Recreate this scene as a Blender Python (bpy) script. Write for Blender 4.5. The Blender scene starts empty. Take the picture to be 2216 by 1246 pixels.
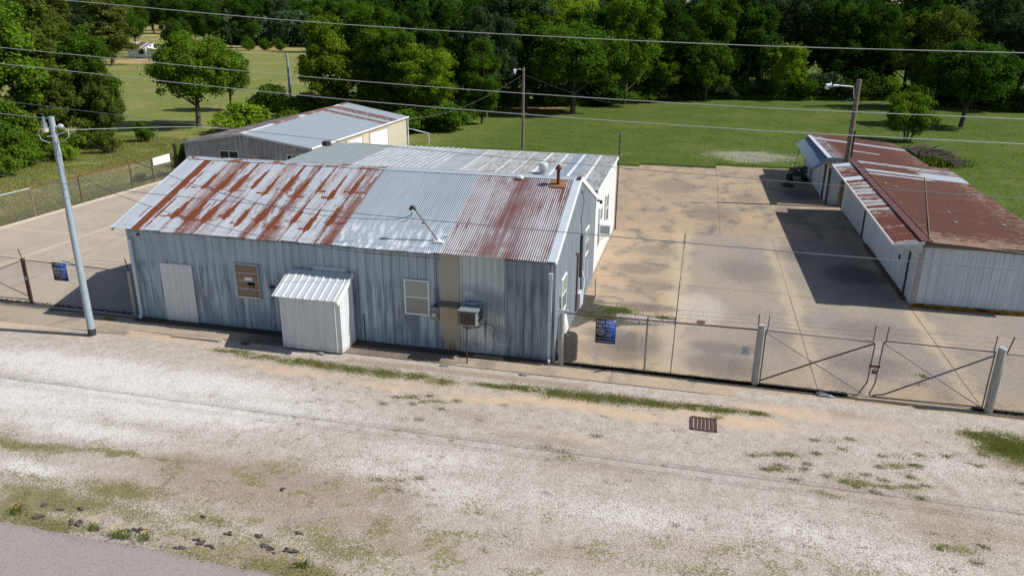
import bpy, math, random
import numpy as np
from mathutils import Vector, Matrix
random.seed(7)
rng = np.random.default_rng(7)
S = bpy.context.scene
COL = S.collection
R = math.radians

# ------------------------------------------------------------ camera, sky, sun, exposure
def make_camera():
    yaw, pitch, roll = 0.2358, 0.3381, 0.0083
    f = Vector((-math.sin(yaw) * math.cos(pitch), math.cos(yaw) * math.cos(pitch), -math.sin(pitch)))
    r = Vector((math.cos(yaw), math.sin(yaw), 0))
    u = r.cross(f)
    r2 = r * math.cos(roll) + u * math.sin(roll)
    u2 = -r * math.sin(roll) + u * math.cos(roll)
    m = Matrix(((r2.x, u2.x, -f.x, 19.579), (r2.y, u2.y, -f.y, -22.248), (r2.z, u2.z, -f.z, 10.489), (0, 0, 0, 1)))
    cd = bpy.data.cameras.new('camera')
    cd.sensor_width = 36
    cd.lens = 1638.6 / 2216 * 36
    cd.clip_start = 0.1
    cd.clip_end = 6000
    o = bpy.data.objects.new('camera', cd)
    COL.objects.link(o)
    o.matrix_world = m
    S.camera = o
make_camera()

W = bpy.data.worlds.new('World')
S.world = W
W.use_nodes = True
_nt = W.node_tree
_sk = _nt.nodes.new('ShaderNodeTexSky')
_sk.sky_type = 'NISHITA'
_sk.sun_disc = False
_sk.sun_elevation = R(46)
_sk.sun_rotation = R(84.3)
_sk.air_density = 1.0
_sk.dust_density = 1.0
_sk.ozone_density = 1.0
_bg = _nt.nodes['Background']
_nt.links.new(_sk.outputs[0], _bg.inputs[0])
_bg.inputs[1].default_value = 0.085

sun_dir = Vector((1.0, 0.10, math.tan(R(46)) * 1.0015)).normalized()
_sl = bpy.data.lights.new('sun', 'SUN')
_sl.energy = 4.9
_sl.angle = R(0.5)
_sl.color = (1.0, 0.96, 0.905)
_so = bpy.data.objects.new('sun', _sl)
COL.objects.link(_so)
_so.location = (60, 3, 60)
_so.rotation_euler = sun_dir.to_track_quat('Z', 'Y').to_euler()

S.view_settings.view_transform = 'Standard'
S.view_settings.look = 'None'
S.view_settings.exposure = 0.12
S.view_settings.gamma = 1.0
S.view_settings.use_curve_mapping = False
S.cycles.max_bounces = 6
S.cycles.diffuse_bounces = 3
S.cycles.glossy_bounces = 2
S.cycles.transmission_bounces = 3
S.cycles.transparent_max_bounces = 6

# ------------------------------------------------------------ node helpers
class V:
    """a float socket with arithmetic"""
    def __init__(s, nt, k): s.nt = nt; s.k = k
    def _m(s, op, *a):
        n = s.nt.nodes.new('ShaderNodeMath'); n.operation = op
        for i, x in enumerate((s,) + a):
            if isinstance(x, V): s.nt.links.new(x.k, n.inputs[i])
            else: n.inputs[i].default_value = x
        return V(s.nt, n.outputs[0])
    def __add__(s, o): return s._m('ADD', o)
    __radd__ = __add__
    def __sub__(s, o): return s._m('SUBTRACT', o)
    def __rsub__(s, o): return (s * -1.0) + o
    def __mul__(s, o): return s._m('MULTIPLY', o)
    __rmul__ = __mul__
    def __truediv__(s, o): return s._m('DIVIDE', o)
    def abs(s): return s._m('ABSOLUTE')
    def fract(s): return s._m('FRACT')
    def floor(s): return s._m('FLOOR')
    def cos(s): return s._m('COSINE')
    def sin(s): return s._m('SINE')
    def mx(s, o): return s._m('MAXIMUM', o)
    def mn(s, o): return s._m('MINIMUM', o)
    def clamp(s): return s.mx(0.0).mn(1.0)
    def pw(s, o): return s._m('POWER', o)
    def step(s, a, b, ta=0.0, tb=1.0):
        n = s.nt.nodes.new('ShaderNodeMapRange'); n.interpolation_type = 'SMOOTHSTEP'
        s.nt.links.new(s.k, n.inputs[0])
        if a > b: a, b, ta, tb = b, a, tb, ta
        n.inputs[1].default_value = a; n.inputs[2].default_value = b
        n.inputs[3].default_value = ta; n.inputs[4].default_value = tb
        return V(s.nt, n.outputs[0])
    def band(s, a, b, w=0.05): return s.step(a - w, a + w) * s.step(b + w, b - w)

class M:
    """procedural material builder"""
    def __init__(s, name, rough=0.6, metal=0.0, spec=0.5):
        s.m = bpy.data.materials.new(name); s.m.use_nodes = True
        s.nt = s.m.node_tree
        s.b = s.nt.nodes['Principled BSDF']
        s.b.inputs['Roughness'].default_value = rough
        s.b.inputs['Metallic'].default_value = metal
        s.b.inputs['Specular IOR Level'].default_value = spec
        g = s.nt.nodes.new('ShaderNodeNewGeometry')
        s.P = g.outputs['Position']
        sp = s.nt.nodes.new('ShaderNodeSeparateXYZ'); s.nt.links.new(s.P, sp.inputs[0])
        s.x, s.y, s.z = [V(s.nt, sp.outputs[i]) for i in range(3)]
        sn = s.nt.nodes.new('ShaderNodeSeparateXYZ'); s.nt.links.new(g.outputs['Normal'], sn.inputs[0])
        s.nz = V(s.nt, sn.outputs[2])
    def vec(s, a, b=0.0, c=0.0):
        n = s.nt.nodes.new('ShaderNodeCombineXYZ')
        for i, q in enumerate((a, b, c)):
            if isinstance(q, V): s.nt.links.new(q.k, n.inputs[i])
            else: n.inputs[i].default_value = q
        return n.outputs[0]
    def noise(s, vec=None, scale=1.0, detail=3.0, rough=0.55, dist=0.0):
        n = s.nt.nodes.new('ShaderNodeTexNoise')
        s.nt.links.new(vec if vec is not None else s.P, n.inputs['Vector'])
        n.inputs['Scale'].default_value = scale; n.inputs['Detail'].default_value = detail
        n.inputs['Roughness'].default_value = rough; n.inputs['Distortion'].default_value = dist
        return V(s.nt, n.outputs['Fac'])
    def vor(s, scale, vec=None, out='Color', feature='F1'):
        n = s.nt.nodes.new('ShaderNodeTexVoronoi'); n.feature = feature
        s.nt.links.new(vec if vec is not None else s.P, n.inputs['Vector'])
        n.inputs['Scale'].default_value = scale
        if out == 'Color':
            sp = s.nt.nodes.new('ShaderNodeSeparateXYZ'); s.nt.links.new(n.outputs['Color'], sp.inputs[0])
            return V(s.nt, sp.outputs[0])
        return V(s.nt, n.outputs[out])
    def attr(s, name):
        n = s.nt.nodes.new('ShaderNodeAttribute'); n.attribute_name = name
        return V(s.nt, n.outputs['Fac'])
    def rnd(s):
        n = s.nt.nodes.new('ShaderNodeObjectInfo')
        return V(s.nt, n.outputs['Random'])
    def mix(s, f, a, b, mode='MIX'):
        n = s.nt.nodes.new('ShaderNodeMix'); n.data_type = 'RGBA'; n.blend_type = mode
        for i, q in ((0, f), (6, a), (7, b)):
            if isinstance(q, V): s.nt.links.new(q.k, n.inputs[i])
            elif isinstance(q, bpy.types.NodeSocket): s.nt.links.new(q, n.inputs[i])
            elif i == 0: n.inputs[i].default_value = q
            else: n.inputs[i].default_value = tuple(q) + (1.0,)
        return n.outputs[2]
    def scalec(s, c, f):
        """colour times a float"""
        n = s.nt.nodes.new('ShaderNodeVectorMath'); n.operation = 'SCALE'
        if isinstance(c, bpy.types.NodeSocket): s.nt.links.new(c, n.inputs[0])
        else: n.inputs[0].default_value = c
        s.nt.links.new(f.k, n.inputs['Scale'])
        return n.outputs[0]
    def col(s, c):
        if isinstance(c, bpy.types.NodeSocket): s.nt.links.new(c, s.b.inputs['Base Color'])
        else: s.b.inputs['Base Color'].default_value = tuple(c) + (1.0,)
        return s
    def rough(s, v): s.nt.links.new(v.k, s.b.inputs['Roughness']); return s
    def metal(s, v): s.nt.links.new(v.k, s.b.inputs['Metallic']); return s
    def bump(s, h, strength=0.3, dist=0.02):
        n = s.nt.nodes.new('ShaderNodeBump')
        n.inputs['Strength'].default_value = strength; n.inputs['Distance'].default_value = dist
        s.nt.links.new(h.k, n.inputs['Height']); s.nt.links.new(n.outputs[0], s.b.inputs['Normal'])
        return s

# ------------------------------------------------------------ mesh helpers
def root_loc(o):
    v = Vector((0, 0, 0))
    while o is not None:
        v += o.location; o = o.parent
    return v

def link_mesh(name, me, mat, parent, loc=None):
    o = bpy.data.objects.new(name, me)
    COL.objects.link(o)
    if mat is not None:
        me.materials.clear(); me.materials.append(mat)
    if parent is not None: o.parent = parent
    if loc is not None: o.location = loc
    return o

class MB:
    """collects shapes in world coordinates; build() links them as ONE mesh object"""
    def __init__(s): s.v = []; s.f = []; s.sm = []
    def add(s, vs, fs, smooth=False):
        k = len(s.v)
        s.v += [tuple(p) for p in vs]
        s.f += [tuple(i + k for i in f) for f in fs]
        s.sm += [smooth] * len(fs)
        return s
    def box(s, x0, y0, z0, x1, y1, z1):
        return s.add([(x0, y0, z0), (x1, y0, z0), (x1, y1, z0), (x0, y1, z0), (x0, y0, z1), (x1, y0, z1), (x1, y1, z1), (x0, y1, z1)],
                     [(0, 3, 2, 1), (4, 5, 6, 7), (0, 1, 5, 4), (1, 2, 6, 5), (2, 3, 7, 6), (3, 0, 4, 7)])
    def bar(s, a, b, w, h, up=(0, 0, 1)):
        a = Vector(a); b = Vector(b); d = (b - a).normalized(); up = Vector(up)
        if abs(d.dot(up)) > 0.98: up = Vector((0, 1, 0))
        r = d.cross(up).normalized() * w / 2; u = r.cross(d).normalized() * h / 2
        vs = [p + i * r + j * u for p in (a, b) for i, j in ((-1, -1), (1, -1), (1, 1), (-1, 1))]
        return s.add(vs, [(0, 1, 2, 3), (7, 6, 5, 4), (0, 4, 5, 1), (1, 5, 6, 2), (2, 6, 7, 3), (3, 7, 4, 0)])
    def tube(s, pts, r, n=8, caps=True):
        pts = [Vector(p) for p in pts]
        rs = r if isinstance(r, (list, tuple)) else [r] * len(pts)
        rings = []; ref = None
        for i, p in enumerate(pts):
            if i == 0: d = pts[1] - p
            elif i == len(pts) - 1: d = p - pts[i - 1]
            else: d = (pts[i + 1] - p).normalized() + (p - pts[i - 1]).normalized()
            d.normalize()
            if ref is None: ref = Vector((0, 0, 1)) if abs(d.z) < 0.9 else Vector((1, 0, 0))
            a = d.cross(ref).normalized(); b = a.cross(d).normalized(); ref = b
            rings.append([p + rs[i] * (math.cos(2 * math.pi * k / n) * a + math.sin(2 * math.pi * k / n) * b) for k in range(n)])
        vs = [v for rg in rings for v in rg]; fs = []
        for i in range(len(pts) - 1):
            for k in range(n):
                k2 = (k + 1) % n
                fs.append((i * n + k, i * n + k2, (i + 1) * n + k2, (i + 1) * n + k))
        s.add(vs, fs, True)
        if caps:
            m = len(pts) - 1
            s.add(rings[0], [tuple(range(n))[::-1]]); s.add(rings[m], [tuple(range(n))])
        return s
    def cyl(s, x, y, z0, z1, r, n=16, r2=None): return s.tube([(x, y, z0), (x, y, z1)], [r, r2 if r2 is not None else r], n)
    def blob(s, x, y, z, rx, ry, rz, seed=0, n=2, jag=0.3):
        rr = random.Random(seed)
        t = (1 + 5 ** .5) / 2
        vs = [Vector(q).normalized() for q in ((-1, t, 0), (1, t, 0), (-1, -t, 0), (1, -t, 0), (0, -1, t), (0, 1, t), (0, -1, -t), (0, 1, -t), (t, 0, -1), (t, 0, 1), (-t, 0, -1), (-t, 0, 1))]
        fs = [(0, 11, 5), (0, 5, 1), (0, 1, 7), (0, 7, 10), (0, 10, 11), (1, 5, 9), (5, 11, 4), (11, 10, 2), (10, 7, 6), (7, 1, 8), (3, 9, 4), (3, 4, 2), (3, 2, 6), (3, 6, 8), (3, 8, 9), (4, 9, 5), (2, 4, 11), (6, 2, 10), (8, 6, 7), (9, 8, 1)]
        for _ in range(n - 1):
            nf = []; cache = {}
            def mid(a, b):
                k = (min(a, b), max(a, b))
                if k not in cache:
                    vs.append(((vs[a] + vs[b]) / 2).normalized()); cache[k] = len(vs) - 1
                return cache[k]
            for a, b, c in fs:
                ab, bc, ca = mid(a, b), mid(b, c), mid(c, a)
                nf += [(a, ab, ca), (b, bc, ab), (c, ca, bc), (ab, bc, ca)]
            fs = nf
        o = [(x + v.x * rx * q, y + v.y * ry * q, z + v.z * rz * q) for v in vs for q in (1 + rr.uniform(-jag, jag),)]
        return s.add(o, fs)
    def mesh(s, name, off=(0, 0, 0)):
        me = bpy.data.meshes.new(name)
        a = np.array(s.v, dtype=float) - np.array(off)
        me.from_pydata([tuple(p) for p in a], [], s.f)
        me.polygons.foreach_set('use_smooth', s.sm)
        me.update()
        return me
    def build(s, name, mat, parent=None):
        off = root_loc(parent) if parent is not None else Vector((0, 0, 0))
        return link_mesh(name, s.mesh(name, tuple(off)), mat, parent)
    def top(s, name, mat, origin, label=None, cat=None, group=None, kind=None):
        """a thing that is one mesh"""
        o = link_mesh(name, s.mesh(name, origin), mat, None, origin)
        return tag(o, label, cat, group, kind)

def tag(o, label=None, cat=None, group=None, kind=None):
    if label: o['label'] = label
    if cat: o['category'] = cat
    if group: o['group'] = group
    if kind: o['kind'] = kind
    return o

def thing(name, label, cat, loc=(0, 0, 0), group=None, kind=None):
    o = bpy.data.objects.new(name, None); COL.objects.link(o); o.location = loc; o.empty_display_size = 0.3
    return tag(o, label, cat, group, kind)

def copy_tree(o, parent=None):
    c = o.copy(); COL.objects.link(c)
    if parent is not None: c.parent = parent
    for ch in o.children: copy_tree(ch, c)
    return c

def np_mesh(name, verts, faces, attrs=None, smooth=False):
    """verts (n,3) faces (m,k) numpy -> mesh; attrs: dict name -> (domain, array)"""
    me = bpy.data.meshes.new(name)
    verts = np.asarray(verts, dtype=np.float32); faces = np.asarray(faces, dtype=np.int32)
    m, k = faces.shape
    me.vertices.add(len(verts)); me.vertices.foreach_set('co', verts.ravel())
    me.loops.add(m * k); me.loops.foreach_set('vertex_index', faces.ravel())
    me.polygons.add(m)
    me.polygons.foreach_set('loop_start', np.arange(0, m * k, k, dtype=np.int32))
    me.polygons.foreach_set('loop_total', np.full(m, k, dtype=np.int32))
    if smooth: me.polygons.foreach_set('use_smooth', np.ones(m, dtype=bool))
    for nm, (dom, arr) in (attrs or {}).items():
        a = me.attributes.new(nm, 'FLOAT', dom); a.data.foreach_set('value', np.asarray(arr, dtype=np.float32))
    me.update(calc_edges=True); me.validate()
    return me

# value noise in numpy
_tab = rng.random((256, 256))
def vnoise(x, y):
    xi = np.floor(x).astype(int); yi = np.floor(y).astype(int); fx = x - xi; fy = y - yi
    fx = fx * fx * (3 - 2 * fx); fy = fy * fy * (3 - 2 * fy)
    g = lambda a, b: _tab[a % 256, b % 256]
    return (g(xi, yi) * (1 - fx) + g(xi + 1, yi) * fx) * (1 - fy) + (g(xi, yi + 1) * (1 - fx) + g(xi + 1, yi + 1) * fx) * fy
def fbm(x, y, o=4):
    s = 0; a = .5; t = 0
    for i in range(o):
        s = s + a * vnoise(x * 2 ** i + 17 * i, y * 2 ** i + 31 * i); t += a; a *= .55
    return s / t
# ------------------------------------------------------------ materials
def simple(name, c, rough=0.6, metal=0.0, var=0.15, scale=6.0, spec=0.5, bump=0.0):
    m = M(name, rough, metal, spec)
    n = m.noise(None, scale, 4)
    m.col(m.scalec(c, n * (2 * var) + (1 - var)))
    if bump: m.bump(m.noise(None, scale * 6, 3), bump, 0.01)
    return m.m

RUST = (0.19, 0.062, 0.032)
def mat_front_roof():
    m = M('rusty_corrugated_zinc', 0.42, 0.0)
    x, y = m.x, m.y
    v = 4.55 - y                                   # distance down the slope
    c = (x * (2 * math.pi / 0.0762)).cos()         # +1 on crests
    i = (x / 0.66 + 0.12)
    sid = i.floor(); fr = (i.fract() - 0.5)        # -.5..+.5 across a sheet, lap at 0
    r1 = m.noise(m.vec(sid * 7.31, 0.5, 0.0), 1.0, 1).step(.3, .7)
    r2 = m.noise(m.vec(sid * 5.17, 3.5, 0.0), 1.0, 1).step(.3, .7)
    nB = m.noise(m.vec(x * 3.0, v * 2.2, 3.0), 1.0, 4, 0.7)
    nS = m.noise(m.vec(x * 13.1, v * 1.6, 9.0), 1.0, 4, 0.7)
    vv = v + (r1 - .5) * .55 + (r2 - .5) * .35
    w1 = vv.step(.4, 1.85) * vv.step(2.2, 1.95); w2 = vv.step(2.45, 3.8) * vv.step(4.15, 3.85)
    width = w1 * (r2 * .16 + .05) + w2 * (r2 * .15 + .09) + (nB - .5) * .26 + .105
    lap = (width - (fr + (nS - .5) * .05).abs()) * 12.0
    barn = m.noise(m.vec(x * 1.3, (v * .5).floor() * 3.0, 5.0), 1.0, 2)
    bar = vv.band(1.93, 2.03, 0.06).mx(vv.band(3.82, 3.92, 0.07)) * 1.3 + (barn - .48) * 8.0 - .3 + (nS - .5) * 1.2
    nL = m.noise(m.vec(x * 5.5, v * 1.1, 19.0), 1.0, 3, 0.6)
    zone = vv.band(.9, 2.1, .5).mx(vv.band(2.7, 4.1, .4))
    thin = (nL * .7 + nS * .5 - .60) * 9.0 - fr.abs() * 2.4 + zone * .9 - .5
    field = lap.mx(bar).mx(thin) + (nS - 0.5) * 1.8 - c * 0.85 - 0.25
    left = x.step(8.25, 8.0) * x.step(0.25, 0.5)
    band0 = (0.2 - (x - 0.52 - nB * 0.16).abs()) * 8.0 + (nS - 0.5) * 1.2
    field = (field + x.step(.75, .55) * -2.5).mx(band0)
    r_left = (field.step(-0.05, 0.35)) * x.step(8.2, 8.05)
    # right hand part: rust sits mostly in the valleys
    pn = m.noise(m.vec(x * 1.2, v * 0.45, 2.0), 1.0, 3)
    pn2 = m.noise(m.vec(x * 2.0, v * 1.3, 8.0), 1.0, 4)
    nC = m.noise(m.vec((x * 13.12 + .5).floor() * 3.3, v * .25, 50.0), 1.0, 1)
    fr2 = (pn * .8 + pn2 * 0.7 + nS * 0.3 + nC * .7 - 1.20) * 5.0 - c * 1.2 - 0.05
    r_right = fr2.step(-0.25, 0.5) * x.step(11.85, 12.0) * 0.95
    rust = r_left.mx(r_right).mx(((x - 8.12).abs()).step(0.05, 0.015) * nS.step(.4, .55) * 0.8)
    g = m.noise(m.vec(x * 9.0, v * 0.9, 1.0), 1.0, 4)
    mid = x.band(8.1, 11.9, 0.05)
    zinc = m.mix(mid, (0.385, 0.425, 0.475), (0.29, 0.34, 0.39))
    zinc = m.mix(x.step(11.85, 12.0), zinc, (0.38, 0.39, 0.42))
    zinc = m.mix(pn2.step(.5, .7) * x.step(11.9, 12.1) * .6, zinc, (0.37, 0.43, 0.48))
    zinc = m.scalec(zinc, g * 0.4 + 0.8 + c * 0.06)
    wv = m.noise(m.vec(x * 6.0, v * 1.5, 30.0), 1.0, 3).step(.45, .65)
    zinc = m.mix(wv * v.step(2.5, 4.6) * mid, zinc, (0.62, 0.66, 0.70))
    rc = m.mix(nS, (0.085, 0.026, 0.015), (0.19, 0.060, 0.030))
    rc = m.mix(x.step(11.8, 12.2), rc, (0.135, 0.05, 0.04))
    m.col(m.mix(rust.clamp(), zinc, rc))
    m.rough(rust.clamp() * 0.5 + 0.42)
    sp_ = (1.0 - rust.clamp()) * .5 + .08; m.nt.links.new(sp_.k, m.b.inputs['Specular IOR Level'])
    m.metal((1.0 - rust.clamp()) * 0.35)
    return m.m

def mat_siding(name, kind, rib_shade=None):
    """weathered ribbed siding; kind front / pale / dark / gable"""
    m = M(name, 0.5, 0.25)
    u = m.x if kind not in ('gable', 'shedw') else m.y
    z = m.z
    st = m.noise(m.vec(u * 5.0, z * 0.45, 0.0), 1.0, 5, 0.62)
    st2 = m.noise(m.vec(u * 22.0, z * 0.5, 4.0), 1.0, 3, 0.6)
    big = m.noise(m.vec(u * 0.8, z * 0.9, 7.0), 1.0, 3)
    pan = m.noise(m.vec((u / 0.914).floor() * 3.7, 0.0, 11.0), 1.0, 1)
    if kind == 'front':
        c = m.mix(st.step(.38, .62), (0.175, 0.235, 0.295), (0.41, 0.50, 0.585))
        dark = (big * 0.9 + st * 0.6 - z * 0.0).step(.72, .5) * z.band(0.2, 2.75, 0.45)
        c = m.mix(dark * 0.65, c, (0.105, 0.135, 0.17))
        wash = z.band(2.35, 3.5, 0.25) * (1.0 - st * 0.5)
        c = m.mix(wash * 0.8, c, (0.41, 0.49, 0.56))
        runs = st2.step(.60, .70) * m.noise(m.vec(u * 7.0, z * 0.8, 20.0), 1.0, 2).step(.46, .62) * z.band(0.3, 2.6, .4)
        c = m.mix(runs * 0.85, c, (0.56, 0.60, 0.63))
        lo = z.step(1.15, 0.6) * 0.35
        c = m.mix(lo, c, (0.22, 0.32, 0.42))
        drip = z.step(3.28, 3.38) * st2.step(.35, .6)
        c = m.mix(drip * 0.75, c, (0.07, 0.075, 0.07))
    elif kind == 'pale':
        c = m.mix(st.step(.3, .7), (0.45, 0.51, 0.55), (0.58, 0.63, 0.65))
        dk = (st2 * .5 + big).step(.62, .82) * z.band(0.1, 2.35, .3)
        c = m.mix(dk * 0.75, c, (0.15, 0.20, 0.24))
        c = m.mix(((u - 13.34).abs()).step(.06, .01) * z.step(1.35, 1.1) * z.step(.2, .9) * st2.step(.3, .5), c, (0.18, 0.10, 0.06))
    elif kind == 'dark':
        c = m.mix(st.step(.38, .62), (0.125, 0.165, 0.205), (0.29, 0.36, 0.42))
        c = m.mix(z.step(2.45, 2.9) * 0.55, c, (0.27, 0.35, 0.40))
        runs = st2.step(.58, .66) * z.band(0.1, 2.5, .1)
        c = m.mix(runs * 0.45, c, (0.40, 0.48, 0.52))
        c = m.mix(z.step(3.30, 3.38) * st2.step(.35, .6) * .8, c, (0.07, 0.075, 0.07))
    elif kind == 'gable':
        c = m.mix(st.step(.3, .7), (0.32, 0.375, 0.43), (0.46, 0.52, 0.58))
        c = m.mix(st2.step(.6, .72) * 0.5, c, (0.22, 0.26, 0.32))
        c = m.mix(u.step(2.6, 0.6) * .5 * st2.step(.4, .6), c, (0.68, 0.71, 0.74))
    elif kind == 'white':
        c = m.mix(st.step(.3, .7), (0.70, 0.71, 0.70), (0.78, 0.78, 0.77))
        c = m.mix(z.step(.35, .05) * st2.step(.3, .6) * .5, c, (0.45, 0.38, 0.30))
    elif kind == 'lean':
        c = m.mix(st.step(.3, .7), (0.62, 0.645, 0.67), (0.70, 0.72, 0.74))
        c = m.mix(z.step(2.3, 1.7) * st2.step(.45, .62) * .25, c, (0.50, 0.47, 0.42))
        c = m.mix(z.step(.25, 0.02) * st2.step(.3, .55) * .5, c, (0.40, 0.37, 0.33))
    elif kind in ('shed', 'shedw'):
        c = m.mix(st.step(.3, .7), (0.50, 0.56, 0.61), (0.66, 0.71, 0.75))
        c = m.mix(z.step(.5, .05) * st2.step(.3, .7) * .35, c, (0.33, 0.33, 0.30))
        c = m.mix(big.step(.55, .7) * .25, c, (0.45, 0.52, 0.58))
    elif kind == 'rear':
        c = m.mix((st * .6 + st2 * .4).step(.3, .7), (0.14, 0.155, 0.175), (0.34, 0.355, 0.375))
        c = m.mix(big.step(.5, .7) * .5, c, (0.38, 0.36, 0.32))
    elif kind == 'cream':
        c = m.mix(st.step(.3, .7), (0.55, 0.50, 0.38), (0.62, 0.57, 0.45))
    for (pit, off, a0, a1, k, dk) in (rib_shade or []):  # rib shading painted into the colour: thin dark and pale lines beside ribs
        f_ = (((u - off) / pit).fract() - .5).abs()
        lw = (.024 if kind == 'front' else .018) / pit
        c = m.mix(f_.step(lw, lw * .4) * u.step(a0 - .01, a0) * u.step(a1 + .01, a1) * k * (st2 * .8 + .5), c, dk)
    m.col(m.scalec(c, pan * 0.3 + 0.85 + (m.noise(None, 40.0, 2) - .5) * .12))
    if kind in ('white', 'lean', 'cream', 'shed', 'shedw'): m.b.inputs['Metallic'].default_value = 0.0
    return m.m

def mat_annex_roof():
    m = M('weathered_flat_zinc_roof', 0.5, 0.15)
    x, y = m.x, m.y
    n = m.noise(m.vec(x * 1.5, y * .8, 0.0), 1.0, 5, .6)
    st = m.noise(m.vec(x * 16.0, y * 1.2, 5.0), 1.0, 3)
    c = m.mix(n.step(.3, .7), (0.33, 0.36, 0.37), (0.42, 0.45, 0.47))
    c = m.mix(x.step(2.8, 3.4), (0.30, 0.34, 0.33), c)
    right = x.step(8.6, 9.6)
    brown = right * (st * .6 + n * .5).step(.48, .62)
    c = m.mix(brown * .8, c, (0.20, 0.172, 0.14))
    c = m.mix(x.band(13.55, 14.3, .1) * .7, c, (0.17, 0.25, 0.33))
    rc = m.mix(st.step(.5, .65) * x.band(3.3, 7.5, .2) * .3, c, (0.62, 0.65, 0.68))
    m.col(rc)
    return m.m

def mat_brown_roof(name, ylines, metal_c=(0.38, 0.42, 0.47)):
    m = M(name, 0.78, 0.0, .2)
    x, y = m.x, m.y
    n1 = m.noise(m.vec(x * 1.1, y * 7.0, 0.0), 1.0, 5, .7)
    n2 = m.noise(m.vec(x * .5, y * .9, 4.0), 1.0, 3)
    n3 = m.noise(m.vec(x * 3.0, y * 30.0, 8.0), 1.0, 3, .7)
    c = m.mix(n2, (0.088, 0.037, 0.026), (0.125, 0.052, 0.037))
    peel = (n1 * .8 + n3 * .5 - .70)
    edge = y.step(11.2, 8.8) * .17 + ((x - 28.4).abs()).step(1.0, .1) * .05 + x.step(31.5, 33.6) * 0.10
    c = m.mix((peel + edge).step(.06, .12) * .75, c, (0.36, 0.25, 0.19))
    big = None
    for (ya, yb, xa, xb, th) in ylines:
        q = ((y + (n1 - .5) * .5).band(ya, yb, .06)) * ((x + (n3 - .5) * .8).band(xa, xb, .15)) * (n3 * .5 + n1 * .5).step(th - .04, th + .04)
        big = q if big is None else big.mx(q)
    c = m.mix(big.clamp(), c, metal_c)
    m.col(m.scalec(c, (y * (2 * math.pi / .2286)).cos() * .13 + .92))  # corrugation shading painted in as fine darker bands
    return m.m

def mat_awning():
    m = M('peeling_awning_paint', 0.75, 0.0, .2)
    x, y = m.x, m.y
    n1 = m.noise(m.vec(x * 2.2, y * 5.0, 0.0), 1.0, 5, .7)
    n3 = m.noise(m.vec(x * 3.0, y * 22.0, 8.0), 1.0, 3, .7)
    per = m.noise(m.vec(0.0, y * .9, 12.0), 1.0, 2)
    c = m.mix(n1, (0.095, 0.03, 0.02), (0.15, 0.045, 0.03))
    peel = n1 * .45 + n3 * .55 + ((y * 8.2 + n1 * 2.0).cos() * .09 + .02) * y.band(13.2, 19.4, .5) + (per - .5) * .6 + y.band(15.4, 19.2, .4) * .06 - y.band(8.2, 12.0, .5) * .05
    c = m.mix(peel.step(.515, .575), c, (0.38, 0.37, 0.36))
    c = m.mix((y + n3 * .3).band(19.95, 20.75, .03).mx(y.step(23.35, 23.5)), c, (0.47, 0.52, 0.58))
    m.col(c)
    return m.m

def mat_rear_roof():
    m = M('rear_building_roof_zinc', 0.5, 0.2)
    x, y = m.x, m.y
    n = m.noise(m.vec(x * 1.0, y * 3.5, 0.0), 1.0, 4)
    n3 = m.noise(m.vec(x * 3.0, y * 14.0, 3.0), 1.0, 4, .7)
    c = m.mix(n, (0.30, 0.34, 0.38), (0.38, 0.43, 0.48))
    right = x.step(-11.2, -10.9)
    rr = (y + (n - .5) * .6).band(36.2, 37.1, .15).mx((y + (n - .5) * .5).band(38.0, 39.4, .15)) * n3.step(.38, .5) * right
    lefts = (1.0 - right) * m.noise(m.vec(x * .8, y * 2.6, 7.0), 1.0, 3, .6).step(.42, .50)
    c = m.mix(rr.mx(lefts).mx(y.step(39.4, 41) * n3.step(.6, .66) * .8), c, (0.17, 0.07, 0.045))
    c = m.mix((1.0 - right) * .3, c, (0.30, 0.28, 0.27))
    m.col(c)
    return m.m

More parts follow.
